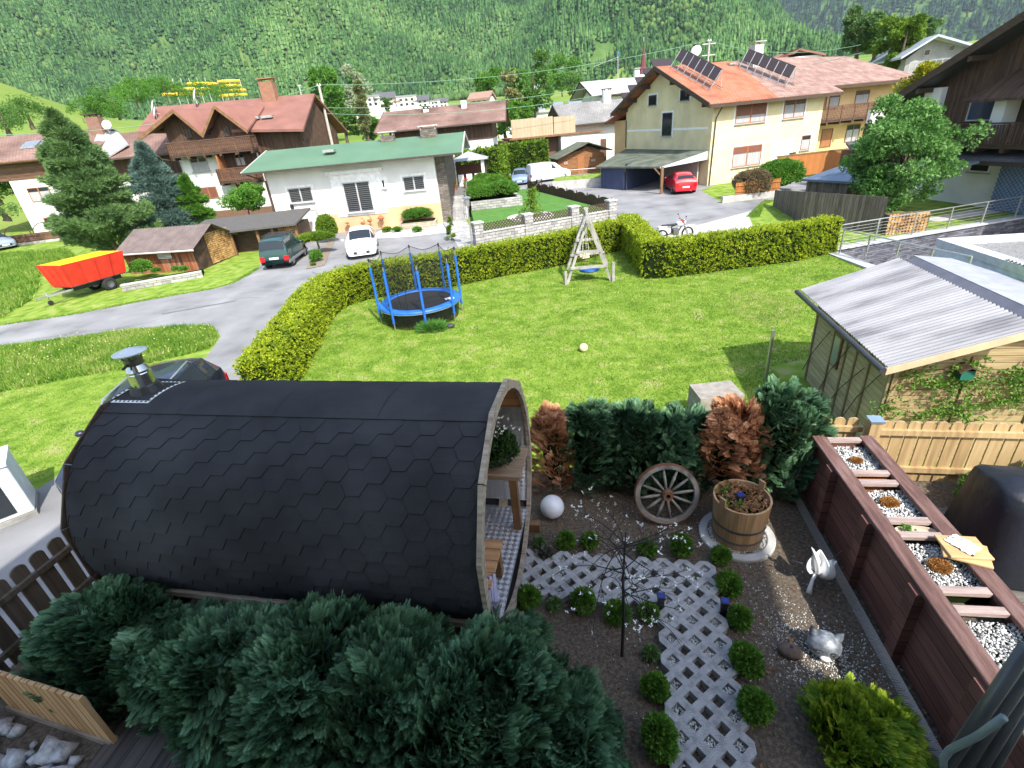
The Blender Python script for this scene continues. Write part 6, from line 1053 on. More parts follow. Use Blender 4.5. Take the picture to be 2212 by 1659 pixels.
# ------------------------------------------------------------------ garden terrace
soil_m = M('brown_soil', [(.07, .055, .041), (.13, .102, .075), (.2, .16, .116)], scale=30, rough=.95, bump=1.0, bscale=120, mode='world', detail=8)
TER = [(-7.4, -6), (-4.62, 6.45), (0, 5.75), (3.95, 5.95), (4.25, 5.2), (9.5, 4.0), (9.5, -6)]
q = MB().prism(TER, -2.3, 0); o = q.build('garden_ground', soil_m); tag(o, kind='structure')
# the camera's own unseen house; attic and edges shaped to set the garden shadow
FH = Frame(0, 0, 0, -13); h = thing('house', 'white house with a tiled roof whose balcony overlooks the garden', 'house', (0, -6, 0))
MB().box(-3.9, 5.25, -12, -1.5, -2, 7.0).build('wall', white_m, h, FH); MB().box(-4.5, 6.75, -12.5, -.62, 9.35, 9.7).build('roof', tile_br, h, FH); MB().prism([(-3.9, 7.0), (5.25, 7.0), (6.5, 8.8), (6.5, 9.35), (-3.9, 9.35)], -12, -1.5, Matrix(((1, 0, 0, 0), (0, 0, 1, 0), (0, 1, 0, 0), (0, 0, 0, 1)))).build('shadow_attic', brown_m, h, FH)
MB().box(-3.5, 4, -1.497, -.35, 2.7, 2.85).build('balcony', beam_m, h, FH)

# barrel sauna
AX = R(-13); FSa = Frame(-.12, 3.79, 0, -13); RS, ZC, LS = 1.10, 1.23, 3.85
silver_w = M('silvered_board', [(.19, .15, .11), (.31, .25, .19), (.40, .34, .27)], scale=3, sc=(1, 8, 8), rough=.85, bump=.3); cedar = Mwood('orange_cedar_lining', [(.30, .13, .05), (.42, .2, .08), (.5, .27, .12)], .12, 1, rough=.6)
t = thing('barrel_sauna', 'large barrel sauna clad in black hexagonal shingles with an open wooden porch', 'sauna', tuple(FSa.o))
def cyl(b, r, x0, x1, a0, a1, n, inward=False, nx=1):
    for i in range(nx):
        xa, xb = x0+(x1-x0)*i/nx, x0+(x1-x0)*(i+1)/nx
        for k in range(n):
            p = [a0+(a1-a0)*k/n, a0+(a1-a0)*(k+1)/n]; q = [(x, r*math.sin(p[j]), ZC+r*math.cos(p[j])) for x, j in ((xa, 0), (xb, 0), (xb, 1), (xa, 1))]; b.add(q, [(0, 1, 2, 3)] if inward else [(3, 2, 1, 0)])
b = MB(); cyl(b, RS, -LS, -.02, 0, 2*math.pi, 64); felt_b = M('black_shingle', [(.022, .022, .025), (.034, .034, .038), (.048, .048, .053)], scale=1.5, rough=.92, bump=.5, bscale=220, spec=.25, detail=10); b.build('shell', felt_b, t, FSa)
sd = .120; dx = 1.5*sd; dy = math.sqrt(3)*sd; nx = int(LS/dx)+2; J = rnd
for side in (1, -1):
    b = MB()
    for ci in range(-1, nx):
        for ri in range(0, 16):
            x = -LS+ci*dx+.1; s0 = .27+ri*dy+(dy/2 if ci % 2 else 0)
            if s0+dy > RS*2.25: continue
            def pt(dx_, s, lift): xx = min(max(x+dx_, -LS+.01), -.03); a = side*s/RS; rr = RS+lift; return (xx, rr*math.sin(a), ZC+rr*math.cos(a))
            l0, l1 = .002, .010+J.uniform(0, .003); jx = J.uniform(-.003, .003)
            TL, TR, Ml, Mr, BL, BR = pt(-sd/2, s0, l0), pt(sd/2, s0, l0), pt(-sd+.003, s0+dy/2, (l0+l1)/2), pt(sd-.003, s0+dy/2, (l0+l1)/2), pt(-sd/2+.002+jx, s0+dy-.002, l1), pt(sd/2-.002+jx, s0+dy-.002, l1)
            B2, B3, M2, M3 = pt(-sd/2+.002, s0+dy-.002, -.004), pt(sd/2-.002, s0+dy-.002, -.004), pt(-sd+.003, s0+dy/2, -.004), pt(sd-.003, s0+dy/2, -.004)
            b.add([TL, TR, Ml, Mr, BL, BR, B2, B3, M2, M3], [(0, 1, 3, 2), (2, 3, 5, 4), (4, 5, 7, 6), (2, 4, 6, 8), (5, 3, 9, 7)])
    b.build('shingles', felt_b, t, FSa)
b = MB(); k = 0
for x0, x1 in ((-LS, -3.0), (-2.995, -2.0), (-1.995, -1.0), (-.995, -.02)):
    for (a0, a1) in ((-.30, .30),):
        for i in range(8):
            p0, p1 = a0+(a1-a0)*i/8, a0+(a1-a0)*(i+1)/8; r = RS+.014; b.add([(x0, r*math.sin(p0), ZC+r*math.cos(p0)), (x1, r*math.sin(p0), ZC+r*math.cos(p0)), (x1, r*math.sin(p1), ZC+r*math.cos(p1)), (x0, r*math.sin(p1), ZC+r*math.cos(p1))], [(3, 2, 1, 0)])
        for s in (-1, 1): a = .30*s; b.add([(x0, (RS+.014)*math.sin(a), ZC+(RS+.014)*math.cos(a)), (x1, (RS+.014)*math.sin(a), ZC+(RS+.014)*math.cos(a)), (x1, RS*math.sin(a), ZC+RS*math.cos(a)), (x0, RS*math.sin(a), ZC+RS*math.cos(a))], [(0, 1, 2, 3)])
b.build('ridge_cap', felt_b, t, FSa)
b = MB(); r0 = RS-.03; cyl(b, r0, -.95, -.01, -2.2, 2.2, 44, True); b.build('porch_lining', Mwood('cedar_boards_along', [(.30, .13, .05), (.42, .2, .08), (.5, .27, .12)], .13, 2, rough=.6), t, FSa)
b = MB(); b.prism([(r0*math.sin(a), ZC+r0*math.cos(a)) for a in np.linspace(0, 2*math.pi, 40, endpoint=False)], -.99, -.95, Matrix(((0, 0, 1, 0), (1, 0, 0, 0), (0, 1, 0, 0), (0, 0, 0, 1)))); b.build('partition_wall', cedar, t, FSa)
b = MB(); b.prism([(RS*.98*math.sin(a), ZC+RS*.98*math.cos(a)) for a in np.linspace(0, 2*math.pi, 40, endpoint=False)], -LS-.02, -LS+.02, Matrix(((0, 0, 1, 0), (1, 0, 0, 0), (0, 1, 0, 0), (0, 0, 0, 1)))); b.build('end_wall', cedar, t, FSa)
for x, nm in ((0, 'front_fascia'), (-LS-.02, 'rear_fascia')):
    n = 12
    for i in range(n):
        a0, a1 = 2*math.pi*(i+.5)/n+.004, 2*math.pi*(i+1.5)/n-.004; front = nm == 'front_fascia'; ro, ri_ = (RS+(.028 if front else .012))/math.cos(math.pi/n), RS-.045; b = MB(); pts = [(ro*math.sin(a0), ro*math.cos(a0)), (ro*math.sin(a1), ro*math.cos(a1))]+[(ri_*math.sin(a), ri_*math.cos(a)) for a in np.linspace(a1, a0, 5)]
        b.prism([(p[0], p[1]+ZC) for p in pts], x-(.02 if front else .008), x+(.02 if front else .008), Matrix(((0, 0, 1, 0), (1, 0, 0, 0), (0, 1, 0, 0), (0, 0, 0, 1)))); b.build(nm, silver_w if front else beam_m, t, FSa)
def Mplate(name):
    m, tt, n, l, b = nodes(name); v = coords(n, l, 'obj'); s = n.new('ShaderNodeSeparateXYZ'); l.new(v, s.inputs[0])
    add = n.new('ShaderNodeVectorMath'); add.operation = 'ADD'; cb = n.new('ShaderNodeCombineXYZ'); l.new(s.outputs[0], cb.inputs[0]); am = n.new('ShaderNodeMath'); l.new(s.outputs[1], am.inputs[0]); l.new(s.outputs[2], am.inputs[1]); l.new(am.outputs[0], cb.inputs[1])
    mp = n.new('ShaderNodeMapping'); mp.inputs['Rotation'].default_value = (0, 0, R(45)); l.new(cb.outputs[0], mp.inputs[0]); ck = n.new('ShaderNodeTexChecker'); ck.inputs['Scale'].default_value = 22; l.new(mp.outputs[0], ck.inputs[0])
    w1 = n.new('ShaderNodeTexWave'); w1.bands_direction = 'X'; w1.inputs['Scale'].default_value = 34; l.new(mp.outputs[0], w1.inputs[0]); w2 = n.new('ShaderNodeTexWave'); w2.bands_direction = 'Y'; w2.inputs['Scale'].default_value = 34; l.new(mp.outputs[0], w2.inputs[0])
    mx = n.new('ShaderNodeMix'); l.new(ck.outputs[1], mx.inputs[0]); l.new(w1.outputs[1], mx.inputs[2]); l.new(w2.outputs[1], mx.inputs[3]); r = ramp(n, l, mx.outputs[0], [(.45, (.22, .22, .23)), (.75, (.7, .7, .72))]); l.new(r.outputs[0], b.inputs['Base Color']); b.inputs['Metallic'].default_value = .75; b.inputs['Roughness'].default_value = .38
    bp = n.new('ShaderNodeBump'); bp.inputs['Strength'].default_value = .6; bp.inputs['Distance'].default_value = .004; l.new(mx.outputs[0], bp.inputs['Height']); l.new(bp.outputs[0], b.inputs['Normal']); return m
plate_al = Mplate('aluminium_tread_plate')
MB().box(-.94, -.01, -.76, .76, .42, .45).build('porch_floor', plate_al, t, FSa)
for x in (-.3, -1.6, -2.9, -3.6): MB().prism([(-.85, .12), (.85, .12), (.85, .55), (.6, .33), (0, .17), (-.6, .33), (-.85, .55)], x-.05, x+.05, Matrix(((0, 0, 1, 0), (1, 0, 0, 0), (0, 1, 0, 0), (0, 0, 0, 1)))).build('cradle', silver_w, t, FSa)
for s in (-1, 1): MB().box(-LS-.1, .1, s*.86-.04, s*.86+.04, .0, .12).build('base_beam', beamw_m, t, FSa)
for s in (-1, 1): MB().box(-LS-.05, -.05, s*(1.02)-.02, s*1.02+.02, .70, .76).build('side_lath', silver_w, t, FSa)
for s0_, s1_ in ((1.15, 2.3), (-2.3, -1.15)): b = MB(); cyl(b, RS-.034, -.93, -.02, s0_, s1_, 16, True); b.build('side_plate', plate_al, t, FSa)
benchw = Mwood('bench_boards', [(.36, .19, .09), (.48, .27, .13), (.52, .32, .17)], .14, 1, rough=.7, gap=.05)
bt_ = thing('porch_table', 'weathered wooden table inside the sauna porch under the plant bowl', 'table', tuple(FSa.w(0, .55, .45))); MB().box(-.85, .02, .38, .92, 1.13, 1.18).build('tabletop', benchw if False else M('table_wood', [(.2, .13, .08), (.34, .25, .17)], scale=3, sc=(1, 9, 9), rough=.8), bt_, FSa)
for x in (-.8, -.06): MB().box(x-.04, x+.04, .38, .46, .452, 1.13).build('leg', beamw_m, bt_, FSa)
bb = thing('porch_bench', 'low plank bench at the near side of the sauna porch', 'bench', tuple(FSa.w(0, -.5, .45))); MB().box(-.75, -.08, -.72, -.16, .80, .83).build('seat', benchw, bb, FSa)
for x in (-.7, -.14): MB().box(x-.04, x+.04, -.7, -.62, .453, .80).build('leg', beamw_m, bb, FSa)
for x in (-.7, -.14): MB().box(x-.04, x+.04, -.28, -.2, .453, .80).build('leg', beamw_m, bb, FSa)
cl = MB(); g_ = np.random.default_rng(2)
for k in range(5): cl.tube([(-.2+.03*k, -.7+.03*k, .84), (-.12+.02*k, -.74, .7), (-.1+.015*k, -.78+.02*k, .5)], [.02, .03, .015], 5)
tag(cl.build('hanging_cloth', M('lilac_cloth', (.35, .34, .48), rough=.9), None, FSa), 'crumpled lilac grey cloth hanging from the plank bench', 'cloth')
# potted violets
pc_ = FSa.w(-.30, .62, 1.18); pb = thing('plant_bowl', 'black bowl of ivy and small white and violet flowers on the porch table', 'potted plant', tuple(pc_)); MB().lathe([(.10, 0), (.19, .06), (.225, .17), (.205, .17), (.18, .12), (.01, .12)], 24).build('bowl', black_m, pb, smooth=True)
m = 900; d = unit(rng.normal(size=(m, 3))); d[:, 2] = np.abs(d[:, 2])*.9; P = d*np.array([.27, .25, .3])*(rng.random(m)**.4)[:, None]+[0, 0, .12]; V, F = scatter(*CL5, P, frames(d+rng.normal(0, .5, (m, 3))), rng.uniform(.04, .07, m)); npmesh('leaves', V, F, Mleaf('dark_ivy', [(.012, .03, .008), (.03, .07, .015), (.06, .12, .03)], nscale=8), pb)
m = 38; P = np.stack([rng.normal(.05, .11, m), rng.normal(.05, .12, m), .33+rng.random(m)*.16], -1); V, F = scatter(*CL5, P, frames(rng.normal(size=(m, 3))*.5+[0, 0, 1]), np.full(m, .035)); npmesh('blossoms', V, F, whf, pb)
# chimney pipe
steel_m = M('polished_steel', (.55, .54, .52), rough=.16, metal=1.0, scale=1); pz = ZC+RS; pc2 = G('i', 940, 432, pz-.03); fl = thing('stove_pipe', 'shiny steel stove pipe with a conical rain cap on the sauna roof', 'chimney', (pc2[0], pc2[1], pz-.12)); 
MB().lathe([(.155, .06), (.15, .13), (.125, .2), (.02, .2)], 24).build('rubber_boot', black_m, fl, smooth=False); MB().lathe([(.105, .16), (.105, .33), (.102, .34), (.105, .35), (.105, .36), (.075, .42), (.075, .44), (.01, .44)], 28).build('pipe', steel_m, fl, smooth=False); MB().lathe([(.08, .42), (.084, .43), (.084, .48), (.08, .485), (.01, .485)], 24).build('collar', M('dark_steel', (.15, .14, .13), rough=.35, metal=1), fl, smooth=False); MB().bar((-.02, -.15, .43), (.0, -.07, .45), .018).build('clamp_bolt', black_m, fl)
for a in (.4, 1.97, 3.54, 5.1): MB().tube([(.075*math.cos(a), .075*math.sin(a), .475), (.10*math.cos(a), .10*math.sin(a), .56)], .007, 5).build('strut', black_m, fl)
MB().lathe([(.01, .595), (.15, .55), (.147, .54), (.01, .58)], 32).build('rain_cap', M('sky_sheen_steel', (.72, .72, .70), rough=.38, metal=.55), fl, smooth=False)  # paler, duller steel: the sky's reflection is put into the cap's colour
q = MB(); n = 10
for i in range(n):
    for jx_ in (0,): 
        f0, f1 = -.24+.48*i/n, -.24+.48*(i+1)/n; pass
rz_ = RS+.018; xs = -(-pc2[0]+FSa.o[0]); lu = float((pc2-FSa.o)@FSa.u); lv = float((pc2-FSa.o)@FSa.v)
def onb(x, s, lift=.018): a = s/RS; return (x, (RS+lift)*math.sin(a), ZC+(RS+lift)*math.cos(a))
for (x0, x1, s0, s1) in ((lu-.24, lu+.24, lv-.24, lv-.205), (lu-.24, lu+.24, lv+.205, lv+.24), (lu-.24, lu-.205, lv-.205, lv+.205), (lu+.205, lu+.24, lv-.205, lv+.205)):
    for i in range(6): a, c = s0+(s1-s0)*i/6, s0+(s1-s0)*(i+1)/6; q.add([onb(x0, a), onb(x1, a), onb(x1, c), onb(x0, c)], [(3, 2, 1, 0)])
q.build('flashing_frame', trim_m, fl, FSa); q = MB()
for i in range(9):
    for s in (lv-.222, lv+.222): p = onb(lu-.2+.05*i, s, .02); q.lathe([(.011, 0), (.011, .004), (.001, .005)], 6, p)
    for x in (lu-.222, lu+.222): p = onb(x, lv-.2+.05*i, .02); q.lathe([(.011, 0), (.011, .004), (.001, .005)], 6, p)
q.build('rivets', black_m, fl, FSa)

# grid pavers, each stone a thing of its own
FP = Frame(-.12, 4.29, 0, -12.7); pav_m = M('paver_concrete', [(.28, .28, .283), (.40, .40, .403), (.48, .48, .48)], scale=14, rough=.95, bump=.9, bscale=160); peb_m = Mleaf('white_pebble', [(.35, .35, .34), (.6, .6, .58), (.8, .8, .78)], rough=.8, trans=0, nscale=6)
cells = set(); stones = {}; hs = .2
for j in range(0, 5):
    for i in range(0, 20):
        if (i+j) % 2 == 1: cells.add((i, j))
for j in range(5, 21):
    for i in range(15, 20):
        if (i+j) % 2 == 1: cells.add((i, j))
for (i, j) in cells:
    key = ('a', i//4, 0 if j < 3 else 1) if j < 5 else ('b', (j-5)//2, 0); stones.setdefault(key, []).append((i, j))
gp = 'grid pavers of the garden path'; HT = .072; PU = .107
ks = sorted(stones)
for key in ks:
    cs = stones[key]; o = FP.w(PU*cs[0][0], -PU*(cs[0][1]+1)); t = MB()
    for (i, j) in cs:
        cx, cy = PU*i, -PU*(j+1); a, c = .1062, .0590; same = lambda di, dj: (i+di, j+dj) in stones[key] or (i+di, j+dj) in cells
        oq = []; iq = []
        dirs = [((1, 0), (0, 1)), ((0, 1), (-1, 0)), ((-1, 0), (0, -1)), ((0, -1), (1, 0))]
        for (p, q_) in dirs:
            sx, sy = p[0]+q_[0], p[1]+q_[1]; nb = (i+sx, j-sy) in cells; P0 = (cx+p[0]*a, cy+p[1]*a); P1 = (cx+q_[0]*a, cy+q_[1]*a); I0 = (cx+p[0]*c, cy+p[1]*c); I1 = (cx+q_[0]*c, cy+q_[1]*c)
            pl = [P0] + ([] if nb else [(cx+p[0]*a+q_[0]*.04, cy+p[1]*a+q_[1]*.04), (cx+q_[0]*a+p[0]*.04, cy+q_[1]*a+p[1]*.04)]) + [P1, I1, I0]
            t.prism([(x, y) for x, y in pl], -.02, HT)
    idx = ks.index(key); lb = ('grid paver in the cross path from the sauna, %s' % ['touching the sauna porch', 'second from the porch', 'third from the porch', 'fourth from the porch', 'fifth from the porch', 'at the corner'][min(5, key[1])]+(', hedge side row' if key[2] else ', wheel side row')) if key[0] == 'a' else 'grid paver in the leg of the path towards the house, course %s from the corner' % ['one', 'two', 'three', 'four', 'five', 'six', 'seven', 'eight', 'nine'][key[1]]
    tag(t.build('grid_paver', pav_m, None, FP), lb, 'paver', gp)
# pebbles as stuff
def pebbles(name, P, size, mat, label, parent=None, kindof='stuff'):
    g = rng; T = np.array([(1, 0, 0), (-1, 0, 0), (0, 1, 0), (0, -1, 0), (0, 0, 1), (0, 0, -1)], float); TF = np.array([(0, 2, 4), (2, 1, 4), (1, 3, 4), (3, 0, 4), (2, 0, 5), (1, 2, 5), (3, 1, 5), (0, 3, 5)]); n = len(P)
    sc = size*g.uniform(.5, 1.3, (n, 1))*g.uniform(.6, 1.1, (n, 3)); V, F = scatter(T, TF, P, frames(g.normal(size=(n, 3))), sc); o = npmesh(name, V, F, mat, parent); return tag(o, label, 'gravel' if label else None, kind=kindof)
pp_ = []
for (i, j) in cells:
    gcell = rnd.random(); edge = sum((i+a, j+c) in cells for a in (-1, 1) for c in (-1, 1)) < 4
    if edge or gcell < .12:
        m = 170; d = rng.uniform(-1, 1, (m, 2))*.055; d = d[np.abs(d).sum(1) < .052]; c0 = FP.w(PU*i, -PU*(j+1), .036)
        for e in d: pp_.append(c0+FP.u*e[0]+FP.v*e[1]+np.array([0, 0, rnd.uniform(-.002, .014)]))
pebbles('path_gravel', np.array(pp_), .0075, peb_m, 'white gravel filling the outer holes of the grid pavers')
# scattered white stones over the soil
def scat(zpts, n, sx, dens_pow=1):
    return np.array(zpts)
pts = []
for (zz, x, y, sx_, n_) in (('l', 1120, 1060, .22, 900), ('l', 900, 880, .2, 260), ('l', 760, 720, .35, 160), ('j', 1400, 1250, .5, 160), ('n', 1500, 400, .5, 60), ('l', 1400, 1150, .35, 90), ('l', 300, 1000, .6, 110), ('j', 1800, 1100, .5, 60)):
    c0 = G(zz, x, y); pts.append(np.stack([rng.normal(c0[0], sx_, n_), rng.normal(c0[1], sx_*.7, n_), np.full(n_, .004)], -1))
pebbles('scattered_gravel', np.concatenate(pts), .0085, peb_m, 'white stones scattered over the dark soil')
m = 26000; P = sample_poly([(-1.5, 5.4), (3.6, 5.6), (3.1, 1.6), (-.2, 1.5)], m); P = np.concatenate([P, np.full((m, 1), .001)], 1); pebbles('soil_crumbs', P, .008, Mleaf('soil_crumb', [(.05, .038, .028), (.13, .10, .072), (.25, .2, .145)], rough=1, trans=0, nscale=5), 'brown gravelly crumbs covering the garden soil')
m = 120; P = np.concatenate([sample_poly([(-.5, 5.2), (3.2, 5.2), (3.0, 1.6), (.2, 1.6)], m), np.full((m, 1), .012)], 1); V, F = scatter(*CL5, P, frames(rng.normal(size=(m, 3))*[1, 1, .1]), rng.uniform(.03, .055, m)); tag(npmesh('fallen_leaves', V, F, Mleaf('dry_leaf', [(.16, .06, .025), (.32, .14, .06), (.4, .2, .1)], nscale=9)), 'dry brown leaves fallen on the garden soil', 'leaves', kind='stuff')
m = 16; c0 = G('j', 760, 1470)

# wagon wheel
wc = G('j', 1755, 985, .36); t = thing('wagon_wheel', 'old wooden wagon wheel with a rusty rim leaning against the cypresses', 'wheel', (wc[0], wc[1]+.05, .37)); A_ = Matrix.Rotation(R(-6), 4, 'Z')@Matrix.Rotation(R(90-17), 4, 'X'); ww = M('old_grey_wood', [(.12, .10, .085), (.26, .235, .21), (.36, .33, .3)], scale=5, rough=.9, bump=.6, bscale=60); RW = .37
MB().lathe([(RW-.055, -.028), (RW-.002, -.028), (RW-.002, .028), (RW-.055, .028)], 48, (0, 0, 0), A_, close=True).build('felloe', ww, t, bevel=.004); MB().lathe([(RW-.001, -.03), (RW+.007, -.03), (RW+.007, .03), (RW-.001, .03)], 48, (0, 0, 0), A_, close=True).build('iron_tyre', M('rusty_iron', [(.12, .05, .025), (.26, .10, .05)], scale=6, rough=.85), t)
for k in range(12): a = k*math.pi/6+.12; MB().tube([A_@Vector((.05*math.cos(a), .05*math.sin(a), 0)), A_@Vector((.2*math.cos(a), .2*math.sin(a), .004)), A_@Vector(((RW-.05)*math.cos(a), (RW-.05)*math.sin(a), 0))], [.015, .019, .012], 7).build('spoke', ww, t, smooth=True)
MB().lathe([(.028, .085), (.048, .085), (.052, .06), (.06, .055), (.072, .02), (.072, -.03), (.055, -.06), (.028, -.06)], 24, (0, 0, 0), A_, close=True).build('hub', M('hub_wood', [(.09, .055, .035), (.17, .1, .06)], scale=6, rough=.7), t); MB().lathe([(.05, .085), (.055, .09), (.055, .065), (.05, .065)], 24, (0, 0, 0), A_, close=True).build('hub_band', rust_m, t)
# tub in its ring
tb = (2.39, 4.22); t = thing('concrete_ring', 'round pale concrete ring filled with white gravel around the tub', 'ring', (*tb, 0)); MB().lathe([(.405, -.02), (.405, .035), (.395, .045), (.325, .045), (.315, .035), (.315, -.02)], 56).build('ring', M('pale_concrete', [(.34, .34, .33), (.44, .44, .43)], scale=5, rough=.9, bump=.2), t)
m = 1500; a = rng.uniform(0, 6.28, m); r_ = np.sqrt(rng.uniform(.25**2, .313**2, m)); o = pebbles('white_gravel', np.stack([r_*np.cos(a), r_*np.sin(a), rng.uniform(.01, .028, m)], -1), .008, peb_m, None, t)
t = thing('wooden_tub', 'wooden stave tub with two ears holding dry leaves and ivy', 'planter', (*tb, .02)); stave = Mwood('stave_wood', [(.30, .18, .085), (.40, .25, .13), (.46, .3, .17)], .5, 0, grain=26, rough=.7, gap=0); n = 24
for k in range(n):
    a0, a1 = 2*math.pi*k/n+.004, 2*math.pi*(k+1)/n-.004; hh = .56+(.09 if k in (1, 13) else 0); b = MB(); ro0, ro1, th = .262, .300, .022; P = []
    for (rr0, rr1) in ((ro0, ro1), (ro0-th, ro1-th)):
        for a in (a0, a1): P += [(rr0*math.cos(a), rr0*math.sin(a), 0), (rr1*math.cos(a), rr1*math.sin(a), hh)]
    b.add(P, [(0, 2, 3, 1), (5, 7, 6, 4), (1, 3, 7, 5), (0, 1, 5, 4), (3, 2, 6, 7), (0, 4, 6, 2)]).build('stave', stave, t)
for z in (.10, .27): r = .262+.038*z/.56+.003; MB().lathe([(r, z-.014), (r+.004, z-.014), (r+.0055, z+.014), (r+.0015, z+.014)], 48, close=True).build('hoop', M('hoop_steel', (.14, .15, .16), rough=.45, metal=.7), t)
MB().lathe([(.001, .47), (.268, .47)], 32).build('soil', core_m, t)
m = 230; a = rng.uniform(0, 6.28, m); r_ = np.sqrt(rng.random(m))*.26; P = np.stack([r_*np.cos(a), r_*np.sin(a), .48+rng.random(m)*.09], -1); V, F = scatter(*CL5, P, frames(rng.normal(size=(m, 3))*[1, 1, .5]), rng.uniform(.04, .07, m)); npmesh('dry_leaves', V, F, Mleaf('tan_dry_leaf', [(.22, .1, .045), (.40, .22, .11), (.5, .32, .19)], nscale=9), t)
m = 26; a = rng.uniform(2.0, 5.2, m); P = np.stack([.2*np.cos(a)+rng.normal(0, .03, m), .2*np.sin(a)+rng.normal(0, .03, m), .55+rng.random(m)*.04], -1); V, F = scatter(*CL5, P, frames(rng.normal(size=(m, 3))*[1, 1, .6]), rng.uniform(.035, .06, m)); npmesh('ivy_leaves', V, F, green_m, t)
solar_b = Mglass('blue_solar_cell', (.015, .03, .22), .15)
def solarlamp(P, lab, hh=.2): t = thing('solar_lamp', lab, 'lamp', tuple(P), R(rnd.uniform(-20, 20)), 'small solar lamps'); MB().prism([(-.028, -.028), (.028, -.028), (.028, .028), (-.028, .028)], 0, hh).build('body', black_m, t); MB().box(-.04, .04, -.04, .04, hh, hh+.02).build('lid', black_m, t); MB().box(-.03, .03, -.03, .03, hh+.0205, hh+.024).build('solar_cell', solar_b, t)
solarlamp(G('l', 545, 820), 'small black solar lamp with a blue cell at the right edge of the path'); solarlamp(G('l', 200, 790), 'small black solar lamp behind the white flowering tree at the inner corner of the path'); solarlamp((tb[0]-.05, tb[1]-.05, .5), 'small solar lamp stuck in the leaves of the wooden tub', .13)
# sphere lamp
P = G('j', 822, 1060, .15); t = thing('sphere_lamp', 'glossy white sphere lamp lying on the soil beside the sauna', 'lamp', tuple(P)); MB().sphere((0, 0, 0), .148, 40, 24).build('globe', M('opal_white', [(.70, .70, .74), (.70, .70, .74)], rough=.22, spec=.5), t, smooth=True); MB().lathe([(.05, -.15), (.06, -.14), (.06, -.13)], 16).build('socket', black_m, t)
# tulip sculpture
P = G('k', 850, 1370); t = thing('tulip_sculpture', 'white metal tulip sculpture with open petals catching the sun', 'sculpture', (P[0], P[1], 0), R(10)); shin = M('white_enamel', (.85, .85, .85), rough=.3); MB().tube([(-.02, -.02, 0), (.0, 0, .06), (.03, .02, .14), (.06, .03, .2)], [.028, .02, .014, .02], 10).build('stem', shin, t, smooth=True)
def petal(d, L, W_, bend, curl=.25):
    d = Vector(d).normalized(); s = d.cross(Vector((0, 0, 1))).normalized(); s = s if s.length > .1 else Vector((1, 0, 0)); nn = s.cross(d); V = []; F = []; nu, nv = 9, 7
    for i in range(nu):
        u = i/(nu-1); w_ = W_*math.sin(math.pi*min(1, .12+u*.88)**.8)*(1 if u < .96 else .3)
        for j in range(nv): v = (j/(nv-1)-.5)*2; V.append(Vector((.06, .03, .19))+d*L*u+s*w_*v*.5+nn*(bend*u*u+curl*w_*v*v))
    for i in range(nu-1):
        for j in range(nv-1): F.append((i*nv+j, i*nv+j+1, (i+1)*nv+j+1, (i+1)*nv+j))
    b = MB(); b.add(V, F); o = b.build('petal', shin, t, smooth=True); sm = o.modifiers.new('solid', 'SOLIDIFY'); sm.thickness = .008
petal((.30, .35, .8), .25, .19, .03, .6); petal((-.12, .12, 1), .33, .075, -.03, .6); petal((1, .1, .12), .25, .11, .05, .6); petal((.45, -.05, .7), .22, .17, -.02, -.6)
MB().tube([(.06, .03, .22), (.2, .06, .27), (.3, .07, .33), (.36, .07, .38)], [.006, .005, .004, .008], 6).tube([(.05, .03, .22), (-.05, .1, .3), (-.14, .16, .31)], [.005, .004, .004], 5).build('stamen', M('dark_iron', (.06, .05, .045), rough=.5), t)
# ceramic cat head and stone
P = G('l', 1105, 985, .1); cer = M('grey_glaze', [(.07, .08, .095), (.17, .19, .215), (.36, .38, .40)], scale=16, rough=.3, spec=.6, bump=.3, bscale=20, detail=3); t = thing('ceramic_ornament', 'grey glazed ceramic animal head with pointed ears and swirl eyes', 'ornament', (P[0], P[1], .0), R(-25)); 
b = MB(); b.sphere((0, 0, .12), .135, 24, 16, (1, .85, .92)); b.build('head', cer, t, smooth=True)
for s in (-1, 1): MB().lathe([(.045, 0), (.03, .05), (.004, .1)], 10, (0, 0, 0), Matrix.Translation((s*.085, .03, .19))@Matrix.Rotation(R(22*s), 4, 'Y')).build('ear', cer, t, smooth=True)
for s in (-1, 1):
    q = MB(); q.tube([(s*.055+(.036-.0035*k)*math.cos(k*.7), -.105-.004*k*.2, .14+(.036-.0035*k)*math.sin(k*.7)) for k in range(11)], .006, 6); q.build('eye_swirl', M('dark_glaze', (.05, .055, .07), rough=.3), t)
MB().sphere((0, -.115, .085), .035, 12, 8, (1.2, .6, .7)).build('muzzle', shin, t, smooth=True)
P = G('l', 920, 1010, .05); t = thing('clay_stone', 'brown egg shaped clay stone with a hole in its top', 'ornament', (P[0], P[1], .045), R(-30)); MB().sphere((0, 0, 0), .1, 22, 14, (1.05, .72, .62)).build('stone', M('brown_clay', [(.1, .07, .055), (.16, .115, .09)], scale=18, rough=.95, bump=.3, bscale=90), t, smooth=True); MB().lathe([(.016, .061), (.013, .066), (.001, .063)], 12).build('hole', black_m, t)
